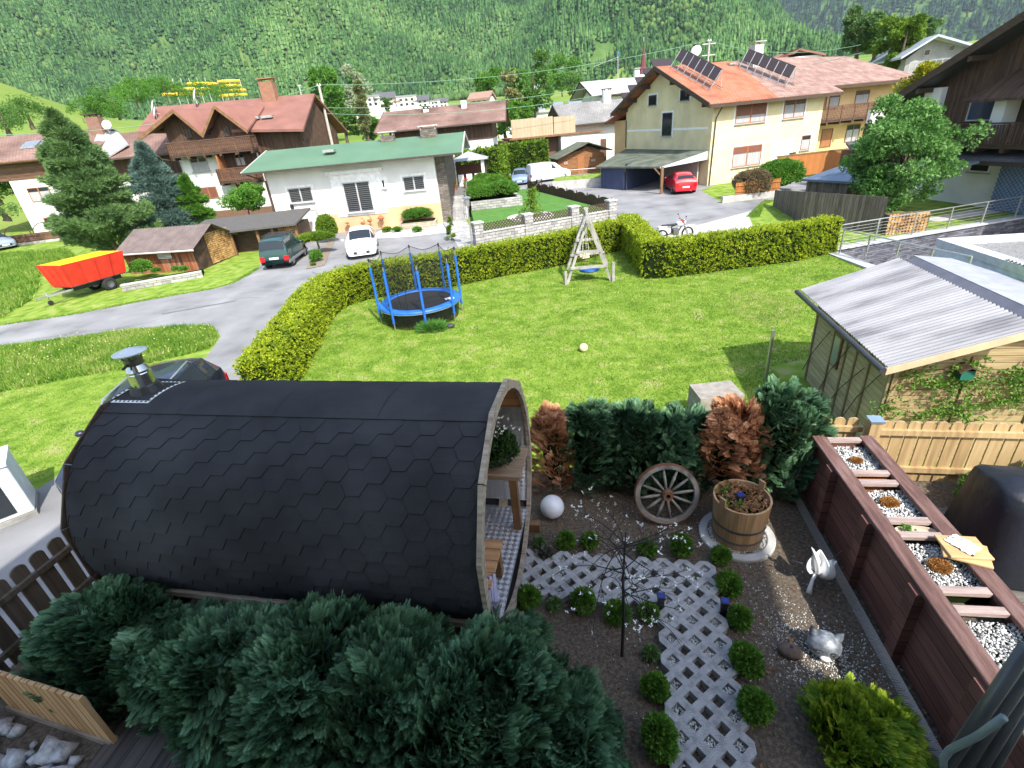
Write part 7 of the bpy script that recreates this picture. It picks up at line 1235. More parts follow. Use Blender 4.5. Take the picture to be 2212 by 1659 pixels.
# small thuja balls along the path
globe_m = Mleaf('bright_thuja', [(.045, .12, .015), (.09, .21, .025), (.18, .33, .04)], nscale=10, trans=.2)
SB = [('j', 945, 1410, .085, 'by the wheel side of the path, nearest the sphere lamp'), ('j', 1130, 1400, .075, 'second from the sauna along the wheel side'), ('j', 1590, 1460, .085, 'under the white flowering tree, below the wheel'), ('j', 1870, 1470, .11, 'directly below the wagon wheel'), ('l', 540, 535, .085, 'touching the concrete ring of the tub'), ('l', 585, 705, .105, 'right of the path corner, below the ring'), ('l', 645, 900, .095, 'right of the path beside the scattered stones'), ('l', 685, 1145, .13, 'largest right of the path, left of the clay stone'), ('l', 730, 1420, .12, 'right of the path, left of the big golden shrub'), ('l', 185, 1280, .10, 'left of the path, upper of the two in the lower leg'), ('l', 205, 1600, .135, 'tallest, left of the path at the bottom edge'), ('l', 140, 845, .07, 'at the inner corner of the path beside the solar lamp'), ('n', 1450, 655, .095, 'beside the bottom corner of the sauna porch'), ('n', 1800, 690, .115, 'below the cross path, between porch and thin trunk'), ('n', 2010, 745, .105, 'below the cross path, close to the thin trunk')]
for k, (zz, x, y, r, wh) in enumerate(SB):
    P = G(zz, x, y); bush('thuja_ball', 'small green thuja ball '+wh, (P[0], P[1]+r*.5, 0), (r*rnd.uniform(.85, 1.05), r*rnd.uniform(.85, 1.05), r*rnd.uniform(.9, 1.25)), globe_m, 800, .058, group='thuja balls along the path', lobes=4, seed=200+k, tpl=CL5)
for k, (zz, x, y) in enumerate((('n', 1515, 255), ('n', 1610, 650), ('l', 150, 1050))): P = G(zz, x, y); bush('dark_sprig', ['tiny dark sprig in the soil right of the sauna porch', 'tiny dark sprig below the cross path near the porch', 'tiny dark sprig left of the lower path'][k], (P[0], P[1], 0), (.06, .06, .06), pine_m, 130, .05, lobes=2, group='dark sprigs in the soil', core=False)
P = G('n', 1550, 330); bush('leafy_weed', 'grey leaved weed growing between the first pavers by the porch', (P[0], P[1], .05), (.09, .08, .03), Mleaf('grey_leaf', [(.06, .07, .05), (.14, .15, .11)]), 60, .07, lobes=2, core=False)
# thin flowering tree
P = G('n', 2035, 950); t = thing('flowering_sapling', 'thin dark ornamental sapling with drooping twigs and white star blossoms', 'tree', tuple(P)); g = np.random.default_rng(5); tw = MB(); tips = []; barkd = M('black_bark', (.018, .015, .014), rough=.8)
MB().tube([(0, 0, 0), (.01, .01, .5), (-.005, .0, 1.0), (.01, .01, 1.5)], [.016, .014, .011, .005], 8).build('trunk', barkd, t)
for k in range(26):
    a = g.uniform(0, 6.28); z0 = g.uniform(.75, 1.42); L = g.uniform(.25, .62); up = g.uniform(.05, .5) if k < 14 else g.uniform(-.1, .25); p = [Vector((0, 0, z0))]
    for j in range(1, 6): f = j/5; p.append(Vector((math.cos(a+.3*f)*L*f, math.sin(a+.3*f)*L*f, z0+up*L*f*1.4-(.45 if k >= 14 else .1)*L*f*f*1.5)))
    tw.tube(p, [.006, .005, .004, .003, .0025, .0018], 5)
    for j in (2, 3, 4):
        a2 = a+g.uniform(-1.2, 1.2); l2 = L*g.uniform(.25, .5); e = p[j]+Vector((math.cos(a2)*l2, math.sin(a2)*l2, g.uniform(-.05, .3)*l2)); tw.tube([p[j], p[j].lerp(e, .5)+Vector((0, 0, .01)), e], [.003, .0025, .0015], 4); tips.append(e)
    tips.append(p[-1])
tw.build('twigs', barkd, t); Q = np.array([tuple(p) for p in tips if p.z > .82]); Q = Q[g.random(len(Q)) < .8]; Q = np.concatenate([Q, Q[:40]+g.normal(0, .05, (len(Q[:40]), 3))]); V, F = scatter(*clump_tpl(6, np.random.default_rng(8), 2.2, .45), Q, frames(g.normal(size=(len(Q), 3))+[0, 0, .7]), g.uniform(.018, .03, len(Q))); npmesh('blossoms', V, F, whf, t)

# ------------------------------------------------------------------ cypresses: sprays on leaning shoots
SP = spray_tpl(7); 
cyp_m = Mleaf('blue_cypress', [(.014, .036, .018), (.045, .11, .05), (.115, .235, .115), (.24, .40, .22)], attr=True, nscale=3, trans=.2, rough=.55, spec=.3); dead_m = Mleaf('dead_cypress', [(.26, .10, .045), (.52, .25, .125), (.74, .46, .29)], nscale=4, trans=.3, attr=True)
def tint(o, vals):
    a = o.data.attributes.new('tint', 'FLOAT', 'POINT'); a.data.foreach_set('value', np.asarray(vals, np.float32)); return o
def cypress(name, label, c, rad, hh, mat, n=900, size=.2, seed=1, group=None, dead=None, low=.0, bulge=.6, core=.58):
    g = np.random.default_rng(seed); t = thing(name, label, 'shrub', tuple(c), 0, group); n = int(n); z = low+(1-low)*g.random(n)**.75; a = g.uniform(0, 6.28, n); prof = np.sqrt(np.clip(1-((z-.38)/.72)**2, .05, 1)); u = g.uniform(.72, 1.04, n)*(1+.12*np.sin(a*3+seed)+.10*np.sin(a*7+z*9)); top = g.random(n) < .28; u = np.where(top, np.sqrt(g.random(n)), u); z = np.where(top, .93+.1*g.random(n)-.12*u, z); r = u*prof*1.0; r = np.where(top, u*.72, r)
    P = np.stack([r*rad[0]*np.cos(a), r*rad[1]*np.sin(a), z*hh], -1); D = np.stack([np.cos(a)*.8, np.sin(a)*.8, .55+.9*z], -1)+g.normal(0, .28, (n, 3)); D[top] = np.stack([np.cos(a)*u*.7, np.sin(a)*u*.7, np.full(n, 1.0)], -1)[top]+g.normal(0, .3, (int(top.sum()), 3))
    cc_ = g.normal(size=(26, 3)); cc_[:, 2] = np.abs(cc_[:, 2]); cc_ = unit(cc_); pd = unit(P/np.array([rad[0], rad[1], hh])); ci_ = (pd@cc_.T).argmax(1); P = P+(pd*np.array([rad[0], rad[1], hh])*.5*(.13*g.normal(size=26))[ci_][:, None]); D = D+g.normal(0, .55, (26, 3))[ci_]; sp = np.cross(D, g.normal(size=(n, 3))*.5+np.stack([-np.sin(a), np.cos(a), np.zeros(n)], -1)); Rm = frames(D, spin=sp+g.normal(0, .7, (n, 3)), g=g); sc = g.uniform(.7, 1.35, n)*size
    V, F = scatter(*SP, P-unit(D)*size*.35, Rm, sc); o_ = npmesh('foliage', V, F, mat, t); ty = np.asarray(SP[0])[:, 1]; tint(o_, (g.uniform(-.22, .25, n)[:, None]+.42*np.clip(ty, 0, 1)[None]**1.5).ravel()); b = MB(); b.sphere((0, 0, hh*.5), 1, 14, 10, (rad[0]*core, rad[1]*core, hh*.40)); b.build('dark_core', core_m, t)
    for j in range(3): aa = g.uniform(0, 6.28); b = MB(); b.tube([(0, 0, 0), (.2*rad[0]*math.cos(aa), .2*rad[1]*math.sin(aa), hh*.4), (.6*rad[0]*math.cos(aa), .6*rad[1]*math.sin(aa), hh*.85)], [.025, .018, .008], 5).build('branch', bark_m, t)
    m = 5; q = g.integers(0, n, m); V, F = scatter(*SP, P[q]*1.02, Rm[q], sc[q]*.32); npmesh('yellowed_tips', V, F, Mtip, t); return t
Mtip = Mleaf('yellowed_spray', [(.3, .17, .05), (.5, .3, .1)], nscale=5)
gf = 'blue green cypresses in front of the sauna'
for k, (x, y, rx, ry, hh, lab, n) in enumerate(((-3.85, 3.22, .62, .5, .92, 'blue green cypress against the dark picket fence, leftmost of the front row', 1500), (-3.15, 3.0, .48, .42, .82, 'blue green cypress second from the left in the front row', 1200), (-2.42, 2.66, .62, .55, 1.08, 'blue green cypress third from the left, right of the gap', 1700), (-1.72, 2.46, .64, .55, 1.12, 'blue green cypress in the middle of the front row', 1700), (-1.0, 2.32, .64, .55, 1.08, 'blue green cypress right of the middle of the front row', 1700), (-.32, 2.14, .62, .55, 1.1, 'blue green cypress before the sauna porch', 1700), (.12, 1.92, .40, .5, .88, 'blue green cypress at the right end of the front row', 1300))): cypress('cypress_shrub', lab, (x, y, 0), (rx, ry), hh, cyp_m, n*3.0, .125, 300+k, gf)
gb = 'blue green cypresses behind the soil bed'
for k, (x, y, rx, ry, hh, lab, n) in enumerate(((.95, 5.45, .42, .36, 1.12, 'blue green cypress beside the dead brown one, behind the sphere lamp', 1100), (1.5, 5.35, .4, .36, 1.1, 'blue green cypress in the middle of the back row', 1100), (2.05, 5.15, .38, .36, 1.08, 'blue green cypress behind the wagon wheel', 1100), (3.25, 5.05, .46, .44, 1.28, 'tall sunlit cypress beside the raised planter', 1900))): cypress('cypress_shrub', lab, (x, y, 0), (rx, ry), hh, cyp_m, n*1.7, .135, 320+k, gb)
cypress('dead_cypress', 'small dead rust brown cypress beside the sauna porch opening', (.42, 5.35, 0), (.27, .27), 1.18, dead_m, 900, .12, 331, core=.4); cypress('dead_cypress', 'large dead rust brown cypress behind the wooden tub', (2.54, 5.0, 0), (.44, .36), 1.2, dead_m, 1500, .14, 332, core=.4, low=.3)
V, F = scatter(*SP, G('k', 60, 520, .45)+rng.normal(0, .05, (26, 3))*[1, 1, 1.6], frames(rng.normal(size=(26, 3))+[-.6, -1, -.2]), rng.uniform(.1, .16, 26)); tag(npmesh('dead_branch', V, F, dead_m), 'dead brown cypress branch hanging over the wagon wheel', 'branch')
# golden shrub bottom right
gs = Mleaf('golden_cypress', [(.06, .14, .012), (.14, .25, .018), (.29, .38, .025), (.5, .54, .04)], nscale=4, trans=.3, attr=True)
for k, (x, y, rx, ry, hh) in enumerate(((2.35, 1.98, .33, .42, .34),)): cypress('golden_shrub', 'broad golden green cypress shrub at the bottom beside the planter', (x, y, 0), (rx, ry), hh, gs, 2600, .085, 340, core=.8)

# ------------------------------------------------------------------ long raised planter
FPl = Frame(3.40, 4.62, 0, -10.0); redw = Mwood('red_brown_boards', [(.10, .045, .036), (.155, .068, .054), (.2, .09, .07)], .145, 2, rough=.6); railw = M('red_brown_rail', [(.085, .042, .035), (.135, .070, .058), (.19, .115, .10)], scale=3, sc=(8, 1, 8), rough=.75, bump=.4, bscale=26); crossw = M('bleached_cross_board', [(.24, .17, .15), (.38, .3, .27)], scale=4, sc=(1, 9, 9), rough=.85, bump=.3)
t = thing('raised_planter', 'long red brown timber planter with gravel compartments along the soil bed', 'planter', tuple(FPl.o)); Lp, Wp = 3.7, .60
MB().box(.03, .06, -Lp, .1, .03, .86).build('side_boards', redw, t, FPl); MB().box(Wp-.06, Wp-.03, -Lp, .1, .03, .86).build('side_boards', redw, t, FPl); MB().box(.06, Wp-.06, .07, .1, .03, .86).build('end_boards', redw, t, FPl)
MB().box(-.02, .125, -Lp-.03, .14, .862, .905).build('rail', railw, t, FPl, bevel=.006); MB().box(Wp-.125, Wp+.02, -Lp-.03, .14, .862, .905).build('rail', railw, t, FPl, bevel=.006)
for v in (-.42, -1.2, -1.99, -2.77, -3.5): MB().box(-.05, .029, v-.06, v+.06, 0, .861).build('post', redw, t, FPl)
cv = [.08, -.53, -.69, -1.23, -1.42, -2.01, -2.19, -2.95, -3.1]
for v in cv: MB().box(.126, Wp-.126, v-.035, v+.035, .858, .9).build('cross_board', crossw, t, FPl, bevel=.004)
MB().box(.062, Wp-.062, -Lp, .06, .5, .70).build('soil', soil_m, t, FPl)
gpts = []
for v0, v1 in ((-.49, .04), (-1.19, -.73), (-1.97, -1.46), (-2.91, -2.23), (-3.6, -3.14)):
    m = int(abs(v1-v0)*.45*7200); u = rng.uniform(.065, Wp-.065, m); v = rng.uniform(v0, v1, m); gpts.append(np.stack([u, v, .79+rng.random(m)*.035], -1)); MB().box(.064, Wp-.064, v0, v1, .701, .79).build('gravel_tray', core_m, t, FPl)
o = pebbles('gravel', np.concatenate(gpts), .0125, Mleaf('grey_white_pebble', [(.13, .13, .135), (.42, .42, .41), (.68, .68, .66), (.82, .82, .8)], rough=.75, trans=0, nscale=20), None, t); o.location = (0, 0, 0); o.rotation_euler.z = FPl.a; o.location = Vector(FPl.o)-t.location
MB().box(.13, Wp-.13, -.65, -.57, .74, .84).build('orange_trough', M('orange_wood', (.36, .12, .04), rough=.6), t, FPl)
pt_ = FPl.w(.32, -1.325, .78); tt = thing('oval_pot', 'pale oval pot of sprouting greens between two cross boards of the planter', 'pot', tuple(pt_), FPl.a); MB().lathe([(.12, 0), (.15, .075), (.138, .075), (.13, .05), (.01, .05)], 24, (0, 0, 0), Matrix.Diagonal((1.15, .42, 1, 1))).build('pot', M('cream_clay', (.5, .42, .33), rough=.7), tt); V, F = scatter(*CL5, rng.normal(0, .02, (16, 3))+[-.07, 0, .08], frames(rng.normal(size=(16, 3))+[0, 0, 1]), np.full(16, .045)); npmesh('sprouts', V, F, green_m, tt)
sed = Mleaf('orange_sedum', [(.25, .09, .03), (.42, .2, .06), (.5, .32, .1)], nscale=12); sedy = Mleaf('yellow_sedum', [(.2, .22, .03), (.4, .38, .06)], nscale=12)
for k, (v, lab, mt2, s) in enumerate(((-.25, 'low orange brown succulent in the farthest gravel compartment', sed, .045), (-.93, 'orange brown succulent tuft in the second gravel compartment', sed, .065), (-1.72, 'orange brown succulent beside the stacked cutting boards', sed, .075), (-2.72, 'yellow green sedum mat in the fourth gravel compartment', sedy, .08))):
    p = FPl.w(.30, v, .81); bush('succulent', lab, p, (s*1.2, s, s*.45), mt2, 420, .026, group='succulents in the planter gravel', lobes=4, core=False)
for k in range(12): pass
q = MB().slab([(-.10, -Lp, 0), (-.055, -Lp, .085), (-.055, .1, .085), (-.10, .1, 0)], .004, (1, 0, 0)); q.build('tread_plate_skirt', plate_al, t, FPl)
# cutting boards with cloth
cb_ = FPl.w(.50, -1.62, .905); t = thing('cutting_board', 'lower wooden board lying across the planter rail', 'board', tuple(cb_), R(-32)); bw_ = M('yellow_pine_board', [(.42, .26, .11), (.55, .36, .17)], scale=3, sc=(1, 9, 9), rough=.6); MB().box(-.14, .18, -.13, .13, .002, .022).build('board', bw_, t, bevel=.003); t = thing('cutting_board', 'upper wooden board with a knob under the white cloth', 'board', (cb_[0]+.02, cb_[1]+.0, cb_[2]+.024), R(-12)); MB().box(-.16, .15, -.11, .14, 0, .02).build('board', bw_, t, bevel=.003); MB().sphere((.0, -.09, .028), .01, 8, 6).build('knob', beam_m, t)
g = np.random.default_rng(12); n = 14; V = []; F = []
for i in range(n):
    for j in range(n): x, y = i/(n-1)-.5, j/(n-1)-.5; rr = math.hypot(x, y); V.append((x*.15+g.normal(0, .004), y*.2+g.normal(0, .004), .004+.04*max(0, 1-rr*1.9)*(1+.5*math.sin(x*22+3*y))+g.random()*.008))
for i in range(n-1):
    for j in range(n-1): F.append((i*n+j, (i+1)*n+j, (i+1)*n+j+1, i*n+j+1))
cm = MB(); cm.add(V, F); o = cm.build('white_cloth', M('white_cotton', (.8, .8, .8), rough=.95), None, smooth=True, loc=(cb_[0]+.02, cb_[1]+.03, cb_[2]+.046)); o.rotation_euler.z = R(20); tag(o, 'crumpled white cloth on the wooden boards', 'cloth')

# ------------------------------------------------------------------ right side: deck, fence, grill cover, shed
FRt = Frame(4.02, 5.03, 0, -13); yew = Mwood('honey_fence_wood', [(.27, .18, .085), (.38, .265, .13), (.44, .32, .17)], .5, 0, grain=22, rough=.75, gap=0)
picket('picket_fence', 'honey coloured picket fence with rounded tops beside the raised planter', FRt.sub(.35, 0, 0), 3.3, .02, .88, yew, .147, .122, (.22, .84), roundtop=True, side=-1)
picket('picket_gate', 'short honey coloured picket panel left of the gate post', FRt.sub(-.28, .06, 0), .46, .02, .88, yew, .147, .122, (.22, .84), roundtop=True, side=-1)
t = thing('gate_post', 'square honey coloured post with a solar cap beside the picket fence', 'post', tuple(FRt.w(.24, -.08, 0))); MB().box(.18, .30, -.14, -.02, 0, .93).build('shaft', yew, t, FRt); MB().box(.165, .315, -.155, -.005, .932, .955).build('solar_cap', M('silver_solar', (.35, .45, .6), rough=.15, metal=.6), t, FRt)
deck_m = Mwood('grey_deck_boards', [(.075, .068, .062), (.125, .115, .105), (.17, .155, .14)], .14, 1, rough=.7, mode='obj'); FDk = FPl.sub(Wp+.05, -3.6, 0)
o = MB().box(0, 5, -1, 3.55, -.1, .03).build('deck', deck_m, None, FDk); tag(o, kind='structure')
bush('weed_clump', 'leafy weeds with pale flowers growing along the foot of the picket fence', FRt.w(1.6, -.35, 0), (.55, .2, .22), globe_m, 900, .06, lobes=6, core=False); bush('weed_clump', 'taller flowering weeds beside the grill cover', FRt.w(2.1, -.3, 0), (.28, .2, .34), green_m, 500, .06, lobes=4, core=False)
tag(pebbles('edging_stones', np.concatenate([FRt.w(1.0, -.6, .02)+np.array([[x, y, 0]]) for x in np.arange(0, .9, .16) for y in (0, -.14)]), .09, M('pale_edging', (.33, .33, .3), rough=.9), None), 'pale flat edging stones between fence and deck', 'stones', kind='stuff')
# grill cover
gc = np.array([4.9, 3.55, .03]); t = thing('grill_cover', 'barbecue grill under a black fabric cover on the deck', 'grill', tuple(gc), R(-20)); b = MB(); n = 28; rings = []
for (z, rx, ry, p, dz_) in ((0.02, .52, .46, 3.5, 0), (.2, .5, .44, 4, 0), (.5, .47, .41, 5, 0), (.78, .45, .38, 7, .02), (.92, .43, .355, 9, .05), (.945, .40, .33, 9, .06), (1.0, .22, .12, 5, .03), (1.01, .01, .01, 2, 0)):
    rg = []
    for k in range(n): a = 2*math.pi*k/n; c, s = math.cos(a), math.sin(a); f = (abs(c)**p+abs(s)**p)**(-1/p); w_ = 1+(.05*math.sin(a*6+z*2)+.03*math.sin(a*11))*(1-z*.9); rg.append((rx*c*f*w_, ry*s*f*w_, z+dz_*math.sin(a*2+.6)))
    rings.append(rg)
for rg in rings: b.v += rg
for i in range(len(rings)-1):
    for k in range(n): b.f.append((i*n+k, i*n+(k+1) % n, (i+1)*n+(k+1) % n, (i+1)*n+k)); b.mi.append(0)
b.build('cover', M('black_tarpaulin', (.011, .013, .02), rough=.5, spec=.35, bump=.5, bscale=9), t, smooth=True)
# shed with corrugated roof
FSh = Frame(6.76, 7.75, -2.0, -11.8); tanp = Mwood('tan_pressure_treated', [(.24, .17, .085), (.34, .25, .13), (.40, .31, .17)], .13, 2, rough=.8, gap=.07)
def Mdiag(name, stops, board=.11):
    m = Mwood(name, stops, board, 0, rough=.85, gap=.05); n = m.node_tree.nodes
    for x in n:
        if x.bl_idname == 'ShaderNodeMapping' and x.inputs['Rotation'].default_value[0] == 0 and x.inputs[0].links[0].from_node.bl_idname == 'ShaderNodeTexCoord': x.inputs['Rotation'].default_value = (R(52), 0, 0); break
    return m
t = thing('garden_shed', 'tan board shed with a pale corrugated roof on the right edge', 'shed', tuple(FSh.o)); greyt = Mwood('grey_tan_panels', [(.26, .21, .12), (.36, .30, .18), (.42, .36, .23)], .13, 2, rough=.85, gap=.06)
MB().add([(0, 0, 0), (4.6, 0, 0), (4.6, 0, 2.72), (1.55, 0, 2.68), (0, 0, 2.12)], [(0, 1, 2, 3, 4)]).build('front_wall', tanp, t, FSh); MB().box(-.003, .06, .003, 3.5, 0, 2.12).build('side_wall', greyt, t, FSh); MB().box(0, 4.5, 3.5, 3.55, 0, 2.12).build('rear_wall', greyt, t, FSh)
bat_m = M('batten_wood', (.24, .19, .11), rough=.8)
for v in (.02, .75, 1.3, 1.75, 2.4, 3.45): MB().box(-.04, -.004, v-.03, v+.03, 0, 2.1).build('batten', bat_m, t, FSh)
for u in (.02, 1.15, 2.3): MB().box(u, u+.08, -.035, -.003, 0, 2.2).build('post', tanp, t, FSh)
galv = M('galvanised_corrugated', [(.12, .12, .135), (.21, .21, .225), (.26, .26, .275), (.29, .29, .30)], scale=1.6, sc=(.35, 1.6, 1), rough=.6, metal=.1, detail=8)
ro_ = corrugated(t, FSh, [(-.33, -.42, 2.22), (-.33, 3.90, 2.22), (1.65, 3.90, 2.9), (1.65, -.42, 2.9)], .105, .016, galv, n=8)
MB().slab([(-.35, -.45, 2.2), (1.65, -.45, 2.88), (1.65, -.37, 2.88), (-.35, -.37, 2.2)], .12).build('verge_board', M('pale_board', (.5, .38, .24), rough=.7), t, FSh); MB().tube([(-.4, -.45, 2.16), (-.4, 3.95, 2.16)], .055, 10).build('gutter', M('anthracite_gutter', (.04, .04, .05), rough=.4), t, FSh)
MB().slab([(1.655, -.42, 2.9), (1.80, -.42, 3.0), (1.80, 3.6, 3.0), (1.655, 3.6, 2.9)], .03).build('ridge_step', M('grey_step', (.12, .12, .15), rough=.5), t, FSh); MB().slab([(1.805, -.42, 3.01), (3.2, -.42, 2.9), (2.6, 3.7, 2.9), (1.805, 3.7, 3.01)], .03).build('ridge_sheet', M('pale_sheet', (.3, .31, .34), rough=.5), t, FSh)  # narrow dark grey band along the ridge step
corrugated(t, FSh, [(2.9, .6, 3.15), (2.9, 2.6, 3.15), (5, 2.6, 2.9), (5, .6, 2.9)], .105, .016, galv, 'upper_roof', n=8)
wn = MB().box(-.05, -.005, 1.95, 2.3, 1.0, 1.75).build('window', beamw_m, t, FSh); MB().box(-.056, -.051, 1.99, 2.26, 1.05, 1.7).build('pane', Mglass('pale_pane', (.2, .24, .22), .15, .6), wn)
bh = thing('bird_house', 'small dark bird house with a green front under the shed eaves', 'bird house', tuple(FSh.w(1.05, -.12, 2.0))); MB().box(.95, 1.15, -.2, -.04, 1.85, 2.02).build('box', M('green_board', (.01, .12, .08), rough=.6), bh, FSh); MB().slab([(.88, -.26, 2.02), (1.05, -.26, 2.12), (1.05, -.02, 2.12), (.88, -.02, 2.02)], .02).slab([(1.05, -.26, 2.12), (1.22, -.26, 2.02), (1.22, -.02, 2.02), (1.05, -.02, 2.12)], .02).build('roof', beam_m, bh, FSh)
vn = thing('climbing_vine', 'vine with fresh green leaves trained along the front wall of the shed', 'vine', tuple(FSh.w(1, -.05, 1.2))); vb = MB(); vp = []; g = np.random.default_rng(31)
for z0, u0, u1 in ((1.75, .35, 3.4), (1.4, .5, 3.6), (1.15, -.1, 1.6), (2.0, .4, 2.9)):
    pts = [(u0+(u1-u0)*k/12, -.06-.02*g.random(), z0+.06*math.sin(k*1.1+z0*5)) for k in range(13)]; vb.tube(pts, .008, 5)
    for k in range(13):
        if g.random() < .72 and z0 > 1: m = int(g.uniform(14, 40)); vp.append(np.array(pts[k])+np.stack([g.normal(0, .14, m), -np.abs(g.normal(0, .04, m))-.02, g.normal(.02, .09, m)], -1))
vb.build('stem', bark_m, vn, FSh); vp = np.concatenate(vp); V, F = scatter(*CL5, vp, frames(g.normal(size=(len(vp), 3))*[1, .6, 1]+[0, -.6, .2]), g.uniform(.06, .11, len(vp))); o = npmesh('leaves', V, F, Mleaf('vine_leaf', [(.06, .14, .02), (.13, .26, .04), (.2, .34, .06)], nscale=5), vn); o.location = Vector(FSh.o)-vn.location; o.rotation_euler.z = FSh.a
v2 = thing('climbing_vine', 'mostly bare vine stems on the shaded side wall of the shed', 'vine', tuple(FSh.w(-.08, 1, 1))); b = MB()
for v, z in ((.3, 1.9), (1.0, 1.6), (1.6, 1.9), (2.7, 1.7)): b.tube([(-.06, v+.9, .2), (-.07, v+.5, z*.5), (-.065, v+.1, z*.8), (-.07, v-.2, z)], .01, 5)
b.build('stem', bark_m, v2, FSh)
tag(MB().box(0, .06, 0, .06, 0, 1.4).build('grey_stake', metal_m, None, None, loc=(6.45, 11.2, -2)), 'pale metal stake standing at the far corner of the shed', 'stake')
# concrete shaft beyond the hedge
P = G('k', 90, 60, -1.2); tag(MB().box(0, .95, -.7, .0, -.8, 0).add([(.06, -.64, .0045), (.89, -.64, .0045), (.89, -.06, .0045), (.06, -.06, .0045)], [(0, 1, 2, 3)]).build('concrete_block', M('block_concrete', [(.2, .18, .155), (.3, .275, .24)], scale=6, rough=.9), None, None, loc=(P[0], P[1], -1.2)), 'low square concrete block at the lawn edge behind the dead cypress', 'block')  # warm grey concrete of the block

# ------------------------------------------------------------------ left corner: fences, deck, rocks, white box
dkp = Mwood('shaded_fence_wood', [(.07, .055, .042), (.12, .095, .075), (.16, .13, .105)], .5, 0, grain=22, rough=.8, gap=0); FLf = Frame(-5.75, 1.2, 0, 77); picket('picket_fence', 'dark shaded picket fence with rounded tops left of the sauna', FLf, 3.75, .02, .9, dkp, .19, .145, (.22, .78), roundtop=True, side=-1, railh=.06)  # darkened wood: the fence's shade is put into its colour
hw = Mwood('honey_screen_boards', [(.34, .17, .07), (.50, .29, .13), (.6, .38, .19)], .085, 0, rough=.7, gap=.14); FPn = Frame(-4.9, 2.97, 0, -18.5); t = thing('board_screen', 'honey brown vertical board screen at the lower left corner', 'screen', tuple(FPn.o)); MB().box(0, 1.28, 0, .03, .06, .645).build('boards', hw, t, FPn); MB().box(-.02, 1.3, -.02, .05, .0, .058).build('bottom_rail', silver_w, t, FPn); MB().box(1.285, 1.31, -.005, .035, 0, .66).build('post', hw, t, FPn); MB().box(-.02, 1.284, .032, .05, .5, .6).build('top_rail', silver_w, t, FPn)
deck_d = Mwood('dark_deck_boards', [(.04, .033, .028), (.07, .058, .05), (.095, .082, .07)], .14, 0, rough=.65); FDl = Frame(-3.72, 2.75, 0, -9); o = MB().box(0, 4.2, -2.2, 0, -.02, .035).build('terrace_deck', deck_d, None, FDl); tag(o, kind='structure')
tag(MB().lathe([(.03, 0), (.03, .008), (.001, .012)], 12).build('deck_spotlight', metal_m, None, None, loc=(G('n', 0, 940, .035)[0], G('n', 0, 940, .035)[1], .036)), 'small round metal spotlight set in the dark deck boards', 'spotlight')
m = 60; P = sample_poly([(-5.6, 2.6), (-3.9, 2.1), (-3.8, 2.45), (-4.7, 2.8), (-5.6, 3.1)], m); tag(pebbles('rockery', np.concatenate([P, np.full((m, 1), .03)], 1), .11, M('pale_rock', [(.2, .2, .21), (.42, .42, .42), (.58, .58, .58)], scale=9, rough=.9, bump=.8), None), 'pale rough rocks below the board screen', 'rocks', kind='stuff')
t = thing('white_cabinet', 'white panelled box with a glazed dark front at the left edge', 'cabinet', (-10.75, 8.75, -2), R(38)); MB().box(-1.6, .35, -.45, .45, .1, 1.25).build('body', M('white_panel', (.62, .66, .66), rough=.5), t, bevel=.02); MB().box(-1.65, .37, -.5, .47, 0, .1).build('base', concd_m, t); MB().box(-1.5, .1, -.47, -.452, .2, 1.1).build('glazing', glass_m, t); MB().box(-1.62, .37, -.5, .5, 1.252, 1.3).build('lid', trim_m, t)
pt2 = G('m', 320, 1100, .3); tag(MB().lathe([(.06, 0), (.045, .07), (.002, .13)], 4).build('lamp_cap', M('white_violet', (.75, .7, .8)), None, None, loc=(-4.0, 2.95, .55)), 'white pyramid cap glinting behind the board screen', 'lamp')
# folded airer at the balcony rail
t = thing('folded_airer', 'folded dark grey clothes airer leaning at the balcony, close to the viewer', 'airer', tuple(far('l', 1900, 1500, .95))); o_ = Vector(t.location); airm = M('grey_tube', (.09, .09, .10), rough=.35, metal=.3)
for k, (a, c, r) in enumerate((((1790, 1640), (2230, 990), .012), ((1850, 1690), (2240, 1120), .011), ((1960, 1690), (2240, 1230), .009), ((2030, 1690), (2240, 1330), .008))):
    p0 = Vector(far('l', *a, .93+.02*k))-o_; p1 = Vector(far('l', *c, 1.0+.02*k))-o_; MB().tube([p0, p1], r, 10).build('tube', airm, t, smooth=True)
p = [Vector(far('l', x, y, .92))-o_ for x, y in ((2100, 1380), (1960, 1480), (1800, 1560), (1765, 1610), (1775, 1690))]; MB().tube(p, .007, 8).build('wire_loop', M('teal_tube', (.16, .2, .21), rough=.3), t, smooth=True)

# ------------------------------------------------------------------ play things on the lawn
c0 = np.array([-3.22, 18.87]); t = thing('trampoline', 'round trampoline with blue padding, eight blue poles and a black safety net', 'trampoline', (c0[0], c0[1], -2)); blu = M('blue_pad', [(.012, .09, .36), (.02, .14, .48)], scale=3, rough=.5); blk = M('black_mat', (.012, .012, .014), rough=.9); RT_ = 1.53; zt = .70
MB().lathe([(.001, zt-.01), (RT_-.27, zt-.01)], 48).build('jump_mat', blk, t); MB().lathe([(RT_-.30, zt), (RT_-.27, zt+.03), (RT_, zt+.03), (RT_+.03, zt-.01), (RT_+.03, zt-.05), (RT_-.02, zt-.05)], 48).build('edge_pad', blu, t); MB().lathe([(RT_+.0, zt-.08), (RT_+.035, zt-.08), (RT_+.035, zt-.052), (RT_, zt-.052)], 48, close=True).build('frame_ring', metal_m, t)
m_, t__, n_, l_, b_ = nodes('safety_net'); b_.inputs['Base Color'].default_value = (.01, .01, .01, 1); b_.inputs['Alpha'].default_value = .26; netm = m_
m_, t__, n_, l_, b_ = nodes('skirt_net'); b_.inputs['Base Color'].default_value = (.01, .01, .01, 1); b_.inputs['Alpha'].default_value = .62
